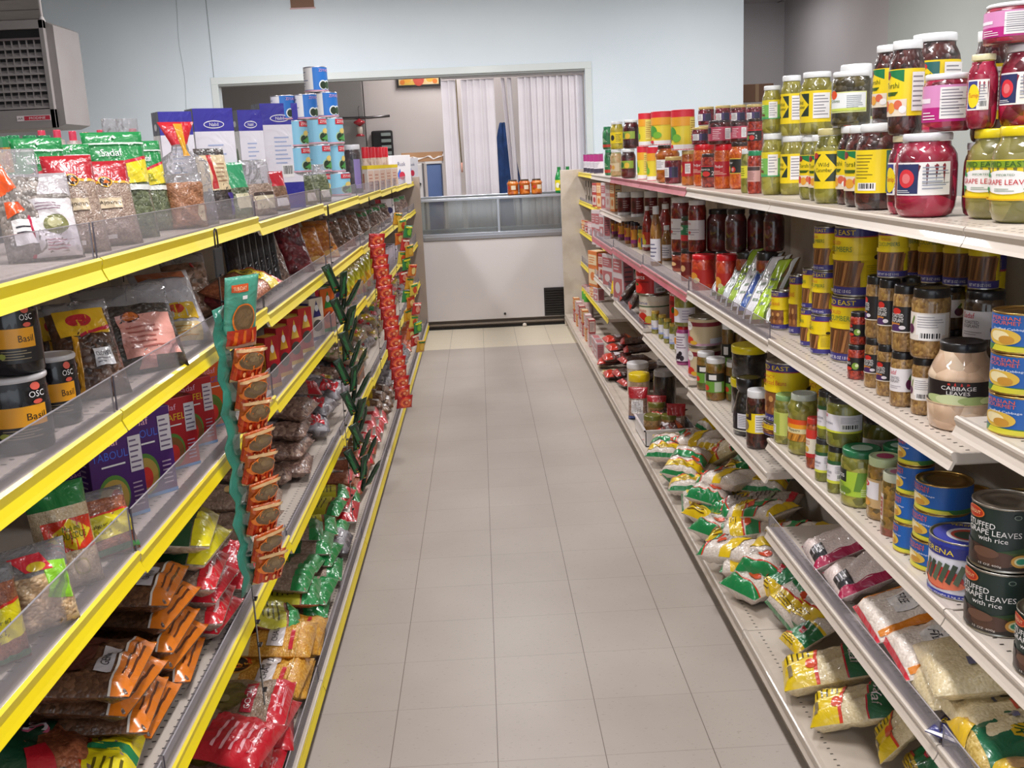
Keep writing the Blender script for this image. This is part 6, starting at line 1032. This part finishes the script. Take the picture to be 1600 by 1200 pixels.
# ------------------------------------------------------------------ hanging merchandise strips
def strip(y,x,ztop,zbot,label,col='#17161a',slope=0.0):
    r=tag(empty('clip_strip',(x,y,ztop)),label,'strip','clip strips hooked on the top yellow rail')
    m=MB(); pts=[(-.014,-.014,-.012)]+[(-.014,-.014+.028*(i/8),.0+.014*math.sin(PI*i/8)) for i in range(9)]+[(-.004,.014,-.03)]
    m.tube([(.006,-.012,-.02),(.006,-.012,.006)]+[(.006,-.012*math.cos(PI*i/6),.006+.014*math.sin(PI*i/6)) for i in range(1,6)]+[(.006,.012,.006),(.006,.012,-.04)],.0022,P('#2a2628','gloss'),6); m.obj('hook',r)
    m=MB(); L=ztop-zbot; m.box(.002,.004,-.005,.005,-L,-.03,P(col,'gloss'))
    k=0; z=-.08
    while z>-L: m.box(.004,.012,-.009,.009,z-.004,z,P(col,'gloss')); z-=.06
    o=m.obj('strip',r)
    return r
r=strip(-.27,-.262,1.512,.37,'black clip strip carrying the pumpkin-shaped seed packets'); m=MB(); m.box(.004,.008,-.03,.035,-.085,-.022,P('#1a171a','matt')); m.obj('header_card',r)
strip(1.45,-.262,1.487,.22,'black clip strip holding green cellophane wisps')
strip(2.97,-.262,1.462,.36,'black clip strip holding red round candy packets'); strip(4.43,-.262,1.456,.30,'farthest black clip strip with fruit-coloured packets')
# seed packets
sd=C('#6a5438','#7d6444','#8f7654',230,'bag')
bag('seedpk','seed_packet','packet',.082,.085,.024,P('#b8521c','film'),[('r',-1,.0,1,.10,'#cfae80'),('r',-1,.10,1,.56,'#b8301a')]+[('p',[(-.95+.32*j,.12),(-.78+.32*j,.12),(-.80+.32*j,.50),(-.93+.32*j,.50)],'#cc4a1c') for j in range(6)]+[('e',0,.56,.98,.16,'#e87a22'),('e',0,.66,.86,.26,'#e87a22'),('e',0,.67,.80,.24,'#6e5638'),('e',0,.70,.6,.16,'#7d6444'),('e',.1,.74,.34,.08,'#8a7250'),('e',-.42,.30,.1,.07,'#f0b878'),('e',.12,.28,.1,.07,'#f0b878'),('e',.6,.30,.08,.05,'#f0b878'),('r',-1,.93,1,1,'#caa476')],seed=95,variants=2,power=5)
bag('seedtop','seed_packet','packet',.09,.17,.02,P('#4fa08a','film'),[('r',-.7,.80,.3,.90,'#d8582a'),('t','SUNDAY',-.2,.85,.05,'#f0d8b0',.8),('r',-.1,.70,.2,.75,W),('e',.05,.42,.70,.22,'#e87a22'),('e',.05,.43,.62,.19,'#6e5638'),('e',.05,.44,.5,.13,'#7d6444'),('r',-1,.0,1,.06,'#caa476'),('r',-.9,.06,1,.28,'#b8301a'),('p',[(-.6,.07),(-.4,.07),(-.3,.25),(-.5,.26)],'#e0701e'),('p',[(0,.07),(.2,.07),(.2,.26),(.05,.26)],'#e0701e'),('p',[(.5,.07),(.7,.07),(.65,.25),(.5,.25)],'#e0701e')],seed=96,variants=1)
put('seedtop',(-.235,-.255,1.262),0,(1,1,1),'teal seed packet with orange name tag','top of the nearest clip strip',None,(math.radians(14),0,math.radians(48)))
for i in range(9):
    put('seedpk',(-.228+.004*(i%2),-.262+.004*(i%3),1.185-.062*i),0,(1,1,1),'pumpkin-shaped seed packet','hanging from the nearest clip strip',None,(math.radians(20+6*(i%2)),math.radians(4*(-1)**i),math.radians(46)))
m=MB(); V=[];F=[]
for i in range(27):
    z=1.36-.026*i; w=.026+.005*math.sin(i*1.7); V+=[(-.264+.006*math.sin(i*1.9),-.315-w,z),(-.250+.005*math.sin(i*2.3+1),-.30+w,z+.006)]
    if i: F.append((2*i-2,2*i-1,2*i+1,2*i))
m.add(V,F,P('#2f7a68','film'),True); o=m.obj('backing_ribbon'); md=o.modifiers.new('s','SOLIDIFY'); md.thickness=.002; tag(o,'crinkled teal plastic ribbon behind the seed packets','ribbon')
# red candy packets
bag('candypk','candy_packet','packet',.095,.075,.026,P('#a8181e','film'),[('e',.05,.48,.82,.42,'#d8402c'),('e',.05,.48,.66,.33,'#ee7a48'),('e',.0,.48,.40,.2,'#c8302a'),('e',.1,.5,.2,.1,'#f0a070'),('e',.5,.66,.14,.08,'#f4d0b8')],seed=97,variants=2)
for i in range(17): put('candypk',(-.235+.0058*i,2.95-.002*i,1.215-.0555*i),0,(1.0,1,1),'red candy packet with orange swirl','hanging from the third clip strip',None,(math.radians(10+5*(i%2)),math.radians(4*(-1)**i),math.radians(30)))
# green wisps: sachets hung in a bunch
bag('greenpk','herb_sachet','sachet',.045,.13,.014,P('#14301f','film'),[('p',[(-.8,.1),(.1,.2),(.3,.9),(-.4,.8)],'#1f6a3a'),('r',-.3,.08,.2,.14,'#c8a82c'),('r',-.4,.2,.2,.24,'#7a1a24')],seed=98,variants=2)
for i in range(28): put('greenpk',(-.24+.012*(i%3)+.001*i,1.43+.012*(i%4),1.17-.031*i),0,(.8,1,.95),'dark green herb sachet','hanging from the second clip strip',None,(math.radians(14+8*(i%3)),math.radians(-22+13*(i%4)),math.radians(15+30*(i%4))))
cols=['#d8a02c','#2f8a4a','#c8302c','#e0c84a','#d8782c']
for j,cc in enumerate(cols): bag('frpk%d'%j,'fruit_packet','packet',.07,.085,.025,P(cc,'film'),[('e',0,.5,.5,.28,['#e8c04a','#8ac83c','#e8a08a','#d8502c','#f0d88a'][j]),('r',-.8,.8,.8,.92,['#2f6a34','#d8d02c','#f0e0d0','#2f8a4a','#b82a2c'][j])],seed=99+j,variants=1)
for i in range(21): put('frpk%d'%(i*3%5),(-.235+.03*(i%3)+.002*i,4.40+.02*(i%2),1.24-.044*i),0,(1.15,1,1),'fruit-coloured packet in '+['gold','green','red','yellow','orange'][i*3%5],'on the farthest clip strip',None,(math.radians(10),math.radians(6*(-1)**i),math.radians(50)))
# ------------------------------------------------------------------ freezer at the end of the aisle
fr=tag(empty('chest_freezer',(.49,7.84,0)),'white chest freezer with sliding glass top closing the aisle','freezer')
def fp(m,nm,par=fr): 
    o=m.obj(nm,par)
    if par is fr: o.location=(-.49,-7.84,0)
    return o
WHF=noisy('freezer_white','#cdc8ca','#d4cfd1',1.2,.35,3,.3,.7,.3); ALU=P('#c4c8d2','metal'); DK=P('#1a1819','matt')
m=MB(); m.box(-.30,1.26,7.47,8.2,.085,.885,WHF,.006); fp(m,'cabinet')
m=MB(); m.box(-.30,1.26,7.49,8.2,0,.085,P('#6a5f58','matt')); m.box(-.30,1.26,7.462,7.49,.04,.06,P('#8a8078','metal')); m.box(-.3,1.26,7.475,7.49,0,.02,DK); fp(m,'base_rail')
m=MB(); m.box(-.30,1.26,7.46,8.2,.886,.925,P('#a9a7ab','metal'),.003); m.box(-.30,1.26,7.455,7.465,.915,.935,ALU,.002); fp(m,'steel_band')
GL=clear('freezer_glass','#c6ccca',.05)
m=MB(); m.box(-.28,.50,7.475,7.481,.935,1.265,GL); m.box(.52,1.25,7.475,7.481,.935,1.265,GL); fp(m,'front_glass')
m=MB(); m.box(-.30,1.26,7.45,7.50,1.262,1.288,ALU,.004); m.box(-.30,1.26,7.45,7.49,.936,.95,ALU,.003); m.box(.497,.523,7.462,7.49,.936,1.265,ALU,.003); m.box(-.30,1.26,8.16,8.2,.926,.95,ALU,.003); m.box(-.30,1.26,8.16,8.2,1.262,1.288,ALU,.003); fp(m,'aluminium_frame')
m=MB(); m.box(-.29,1.25,7.50,8.15,1.278,1.286,GL); fp(m,'top_glass')
m=MB(); x0,x1=.925,1.19; m.box(x0,x1,7.455,7.468,.095,.375,P('#2a2626','matt'),.002)
for k in range(11): m.box(x0+.012,x1-.012,7.447,7.456,.108+k*.024,.118+k*.024,P('#121011','gloss'))
fp(m,'vent_grille')
m=MB(); m.lathe([(.012,0),(.012,.006),(.004,.008)],DK,10); o=m.obj('drain_plug',fr); o.location=(.53-.49,7.469-7.84,.135); o.rotation_euler=(PI/2,0,0)
tag(MB().obj('x') if 0 else (lambda q:q)(None) or empty('scrap_paper',(.72,7.44,0)),'small crumpled paper bit on the floor by the freezer base','paper')
m=MB(); m.lathe([(.012,.001),(.022,.012),(.018,.03),(.006,.036)],P('#d8cfc4','matt'),9); m.obj('crumple',bpy.data.objects['scrap_paper'])
jar('apricot','apricot_compote_jar','jar',.05,.14,C('#a84a0a','#c06010','#d47818',26),'#4a3a2c',[('r',-10,.35,40,.62,'#e0d0b8'),('e',-40,.5,16,.1,'#c8342c')],'hips',(.74,.09))
for i,(u0,u1) in enumerate(((792,812),(811,832),(832,852))):
    p=on((u0+u1)/2,305,2,1.289); r_=.0605
    q=put('apricot',(p[0],7.56,1.2895),math.radians(-10+12*i),(1.15,1.15,1.05),'orange compote jar with dark lid','on the glass freezer top')
jar('limebottle','lemon_juice_bottle','bottle',.042,.25,P('#1f8a44','gloss'),'#1f7a3a',[('r',-120,.1,120,.5,'#e6d81e'),('e',-20,.3,30,.1,'#f0f0e0'),('e',20,.26,22,.08,'#8a7a1e')],'bottle',(.42,.12))
for i,u in enumerate((872,885)):
    p=on(u,300,2,1.289); put('limebottle',(p[0],7.57,1.2895),math.radians(-10),(1,1,1),'green lemon juice bottle with yellow label','on the glass freezer top')
# vertical blinds in the opening
vb=tag(empty('vertical_blind',(.75,8.44,2.47)),'white vertical blind hanging across the wide wall opening','blind')
m=MB(); m.box(-.75,.72,-.03,.03,0,.035,P('#cfccd0','print'),.003); m.obj('headrail',vb)
SL=noisy('blind_vinyl','#dcd6dc','#e6e0e6',2,.5)
xs=[]; n=22
for i in range(n):
    if i in (2,8,11): continue
    m=MB(); V=[];F=[]; a=math.radians([12,25,8,30,18][i%5]+(45 if i in (9,10) else 0)); w=.044; L=1.62
    for j in range(9):
        z=-.01-L*j/8
        for k in range(5):
            t_=-1+k/2; bow=.008*(1-t_*t_)
            X=t_*w*math.cos(a)-bow*math.sin(a); Y=t_*w*math.sin(a)+bow*math.cos(a)
            V.append((X+(.10*j/8 if i==9 else (.05*j/8 if i==10 else .012*j/8*math.sin(i))),Y,z))
    for j in range(8):
        for k in range(4): b=j*5+k; F.append((b,b+1,b+6,b+5))
    m.add(V,F,SL,True); o=m.obj('slat',vb); o.location=(-.715+i*.0665,0,0)
    md=o.modifiers.new('s','SOLIDIFY'); md.thickness=.0015
m=MB(); m.tube([(-.60,-.035,-.01),(-.595,-.035,-.5),(-.585,-.03,-.85)],.006,P('#6a5a34','matt'),6); m.tube([(-.585,-.03,-.85),(-.585,-.03,-.95)],.010,P('#d8a090','matt'),6); m.obj('pull_chain',vb)
# things behind the blind
m=MB(); V=[];F=[]
for j in range(15):
    z=2.02-1.15*j/14; w=.03+.14*min(1,(j/10)**.8)
    for k in range(9): t_=-1+k/4; V.append((.62+.0*j+t_*w+(.03 if j>3 else 0),8.75+.02*math.sin(k*1.9+j*.2),z))
for j in range(14):
    for k in range(8): b=j*9+k; F.append((b,b+1,b+10,b+9))
m.add(V,F,noisy('blue_cloth','#24406e','#30508a',8,.85),True); o=m.obj('blue_apron'); md=o.modifiers.new('s','SOLIDIFY'); md.thickness=.012; tag(o,'dark blue apron hanging behind the white vertical blind','apron')
m=MB(); m.box(.55,.66,8.76,8.80,1.98,2.06,P('#5a5a60','metal')); 
m=MB(); m.box(-.21,-.06,8.5,8.9,.0,1.62,noisy('blue_cabinet','#4a5f8c','#566c9a',2,.6),.006); o=m.obj('door_panel'); 
r=tag(empty('blue_cabinet',(-.06,8.7,0)),'narrow slate blue cabinet standing left of the blind','cabinet'); o.parent=r; o.location=(.06,-8.7,0)
m=MB(); m.box(-.225,-.045,8.48,8.92,1.62,1.645,P('#c8c4c4','print'),.003); o=m.obj('top',r); o.location=(.06,-8.7,0)
r=tag(empty('white_cooler',(-.50,8.75,0)),'white cooler cabinet with black slanted strap beside the blue cabinet','cabinet')
m=MB(); m.box(-.27,.24,-.2,.2,0,1.63,P('#c9c4c2','print'),.01); m.obj('body',r); m=MB(); m.prism([(-.02,.0),(.06,.0),(.22,.30),(.16,.34)],-.215,-.201,DK); o=m.obj('strap',r); o.location=(0,0,1.12)
r=tag(empty('carton_box',(-.2,8.75,1.646)),'brown carton with white paper on the blue cabinet','carton'); m=MB(); m.box(-.28,.16,-.12,.12,0.0,.10,P('#a8805c','matt'),.003); m.obj('box_body',r); m=MB(); V=[(x_*.44/8-.27,-.125-.01*(x_%2),.02+.05*((x_*7)%3)/3) for x_ in range(9)]+[(x_*.44/8-.27,-.10,.075) for x_ in range(9)]; m.add(V,[(i,i+1,i+10,i+9) for i in range(8)],P('#e8e2de','matt'),True); m.obj('paper',r)
# framed picture, rack, lantern, pipe in the office
r=tag(empty('framed_picture',(-.34,10.48,2.545)),'black framed yellow and orange poster high on pale office wall','picture'); m=MB(); m.box(-.27,.27,-.02,.0,0,.62,P('#2a2422','gloss'),.004); m.obj('frame',r); m=MB(); m.box(-.245,.245,-.024,-.021,.025,.595,noisy('poster_print','#d8b04a','#e0c8a0',9,.5,3,.4,.6)); 
decals(m,[('e',0,.10,.07,.09,'#c8503c'),('e',-.14,.1,.05,.05,'#e8a83c'),('e',.14,.1,.05,.05,'#e8a83c'),('e',-.2,.06,.03,.03,'#d8782c'),('e',.2,.06,.03,.03,'#d8782c')],lambda s,t,o_:(s,-.0245-o_,t+.0),1,1,.3,.3); m.obj('poster',r)
p=on(597,230,1,10.45); r=tag(empty('file_rack',(p[0],10.47,p[2]-.2)),'black wall rack with pale pockets in the office','rack'); m=MB(); m.box(-.12,.14,-.06,.02,0,.40,P('#262224','matt'),.02); m.obj('rack_body',r)
m=MB()
for k in range(5): m.box(.0,.12,-.075,-.061,.03+.075*k,.07+.075*k,P('#8a9490','print'),.004)
m.obj('pocket',r)
p=on(562,200,1,10.2); r=tag(empty('red_lantern',(p[0],10.2,p[2]-.1)),'small red hanging lantern ornament before the grey wall','ornament'); m=MB(); m.lathe([(.005,.12),(.02,.13),(.07,.155),(.07,.175),(.02,.20),(.005,.21)],P('#a82a34','gloss'),12); m.obj('lantern_top',r); m=MB(); m.lathe([(.03,.03),(.035,.05),(.035,.11),(.02,.12)],P('#c8bcae','print'),10); m.obj('lantern_body',r); m=MB(); m.lathe([(.05,0),(.055,.012),(.03,.03)],P('#a82a34','gloss'),12); m.obj('lantern_base',r); m=MB(); m.tube([(0,0,.21),(0,0,.34),(0,.1,.36)],.003,P('#3a3436','matt'),6); m.obj('cord',r)
p0,p1=on(573,184,1,10.25),on(609,181,1,10.25); m=MB(); m.tube([(-2.2,10.22,p0[2]+.02),tuple(p0),tuple(p1)],.016,P('#6f6b6c','metal'),8); tag(m.obj('wall_pipe'),'thin grey pipe running along the office wall','pipe')
# ------------------------------------------------------------------ unit heater hanging on the left
hy=6.3; a0=on(-70,120,1,hy); a1=on(80,120,1,hy); zt=on(70,30,1,hy)[2]; zb=on(80,200,1,hy)[2]; hw=a1[0]-a0[0]; hx=(a0[0]+a1[0])/2
r=tag(empty('unit_heater',(hx,hy,zb)),'grey louvered unit heater hanging from the ceiling','heater'); H=zt-zb; GR=noisy('heater_grey','#8d8786','#959090',2,.5); GD=P('#6d6264','matt')
m=MB(); m.box(-hw/2+.04,hw/2-.04,.03,.6,.0,H,GR,.01); m.prism([(hw/2-.04,0),(hw/2+.05,.03),(hw/2+.05,H-.04),(hw/2-.04,H)],.05,.6,GR)
m.box(-hw/2,hw/2-.01,0,.05,0,.18*H,GR,.004); m.box(-hw/2,hw/2-.01,0,.05,.92*H,H,GR,.004); m.box(hw/2-.05,hw/2-.01,0,.05,0,H,GR,.004); m.obj('casing',r)
m=MB(); m.box(-hw/2,hw/2-.05,.028,.03,.18*H,.92*H,DK); m.box(-hw/2,hw/2-.05,.0,.03,.82*H,.84*H,GD); m.obj('core',r)
for k in range(8):
    m=MB(); z=.19*H+k*.078*H; m.prism([(0,0),(0,.0)],0,1,GR) if 0 else None
    m.add([(-hw/2,.0,z),(hw/2-.05,.0,z),(hw/2-.05,.028,z+.05*H),(-hw/2,.028,z+.05*H),(-hw/2,.004,z-.002),(hw/2-.05,.004,z-.002),(hw/2-.05,.028,z+.044*H),(-hw/2,.028,z+.044*H)],[(0,1,2,3),(7,6,5,4),(0,4,5,1),(3,2,6,7),(0,3,7,4),(1,5,6,2)],GR); m.obj('louver',r)
m=MB()
for k in range(12): x_=-hw/2+k*(hw-.05)/12; m.box(x_,x_+.008,.008,.028,.19*H,.82*H,GR)
m.obj('upright_vane',r)
m=MB(); lx0,lx1=hw/2-.42*hw,hw/2-.05; m.box(lx0,lx1,-.003,.0,.075*H,.125*H,W_:=P('#e2d8da','print')); m.box(lx0+(lx1-lx0)*.22,lx1-.004,-.0042,-.003,.08*H,.12*H,P('#b8203a','print'))
decals(m,[('t','MODINE',lx0+(lx1-lx0)*.61,.10*H,.022*H,'#f0e4e6',(lx1-lx0)*.56),('t','AA',lx0+(lx1-lx0)*.11,.10*H,.02*H,'#4a4448',(lx1-lx0)*.15)],lambda s,t,o_:(s,-.0045-o_,t),1,1,.3,.3); m.obj('name_plate',r)
m=MB(); m.tube([(hw/2-.09,.2,H),(hw/2-.09,.2,CZ-zb)],.012,P('#d8d2d2','print'),8); m.lathe([(.03,H),(.022,H+.03),(.013,H+.05)],P('#d8d2d2','print'),10,True,True,(hw/2-.09,.2)); m.tube([(-hw/2+.1,.2,H),(-hw/2+.1,.2,CZ-zb)],.012,P('#d8d2d2','print'),8); m.obj('hanger_rod',r)
# brown patch high on the partition, carton beyond the corner
p0,p1=on(451,-30,1,WY),on(491,11,1,WY); m=MB(); m.box(p0[0],p1[0],WY-.012,WY,p1[2],p0[2],P('#8a6a58','matt')); m.box(p0[0]-.012,p1[0]+.012,WY-.006,WY-.001,p1[2]-.014,p1[2],P('#d8b8bc','matt')); tag(m.obj('wall_patch'),'brown board patch at the top of the pale partition','patch')
p=on(1178,160,1,9.6); r=tag(empty('storage_locker',(p[0]+.1,9.75,0)),'tall pale locker beyond the partition corner under a carton','locker'); m=MB(); m.box(-.3,.3,-.25,.25,0,p[2],P('#b4aeae','print'),.006); m.obj('locker_body',r)
m=MB(); m.box(-.31,.1,9.5,9.8,p[2]+.001,p[2]+.20,P('#7a5a48','matt'),.004); m.box(-.11,-.07,9.498,9.5,p[2]+.001,p[2]+.20,P('#a08468','matt')); o=m.obj('brown_carton'); o.location=(p[0]+.1,0,0); tag(o,'brown cardboard carton on top of the pale locker','carton')
# ------------------------------------------------------------------ light
sc.view_settings.view_transform='Standard'; sc.view_settings.look='None'; sc.view_settings.gamma=1; sc.view_settings.use_curve_mapping=False
sc.view_settings.exposure=0.0
w=bpy.data.worlds.new('world'); sc.world=w; w.use_nodes=True
w.node_tree.nodes['Background'].inputs[0].default_value=(.82,.9,1,1); w.node_tree.nodes['Background'].inputs[1].default_value=.38
def lamp(name,loc,rot,sx,sy,power,col):
    l=bpy.data.lights.new(name,'AREA'); l.shape='RECTANGLE'; l.size=sx; l.size_y=sy; l.energy=power; l.color=col
    o=bpy.data.objects.new(name,l); COL.objects.link(o); o.location=loc; o.rotation_euler=rot; return o
TUBE,nt_,b_=newmat('tube_glow'); b_.inputs['Emission Color'].default_value=(1,.97,.95,1); b_.inputs['Emission Strength'].default_value=2.5
def fixture(x,y,label,power):
    r=tag(empty('ceiling_light',(x,y,CZ)),label,'light','fluorescent ceiling lights')
    m=MB(); m.box(-.16,.16,-.62,.62,-.05,-.006,P('#e6e4e2','print'),.004); m.obj('housing',r)
    m=MB(); m.box(-.14,.14,-.60,.60,-.062,-.0505,TUBE); m.obj('diffuser',r)
    lamp('fluorescent_glow',(x,y,CZ-.07),(0,0,0),.28,1.2,power,(1,.97,.96))
for i,(x,y) in enumerate([(.45,-4.2),(.45,-.9),(.45,2.4),(.45,5.9),(-2.6,-1),(-1.5,6.2),(3.1,-1),(2.6,6.2)]):  # the far pair beside the aisle is added to brighten the back wall
    fixture(x,y,'white fluorescent ceiling light, '+['behind the viewer over the aisle','over the near part of the aisle','over the middle of the aisle','over the far part of the aisle','over the next aisle beyond the yellow-striped bays, near','added to brighten the back wall, yellow-striped side','over the next aisle beyond the cream bays, near','added to brighten the back wall, cream side'][i],[56,56,50,54,70,88,60,60][i])
for x,y in ((0,9.6),(3.6,9.9),(-6.5,9)):
    fixture(x,y,'white fluorescent ceiling light in the '+{0:'back office',3.6:'room beyond the partition corner',-6.5:'room behind the unit heater'}[x],{0:32,3.6:14,-6.5:25}[x])
lamp('storefront_daylight',(.3,-6.3,1.7),(PI/2,0,0),8,2.8,95,(.86,.93,1))
sc.cycles.use_denoising=True
sc.cycles.max_bounces=6; sc.cycles.diffuse_bounces=3; sc.cycles.glossy_bounces=3; sc.cycles.transmission_bounces=4; sc.cycles.transparent_max_bounces=10
sc.cycles.caustics_reflective=False; sc.cycles.caustics_refractive=False
relax(); finish_labels()
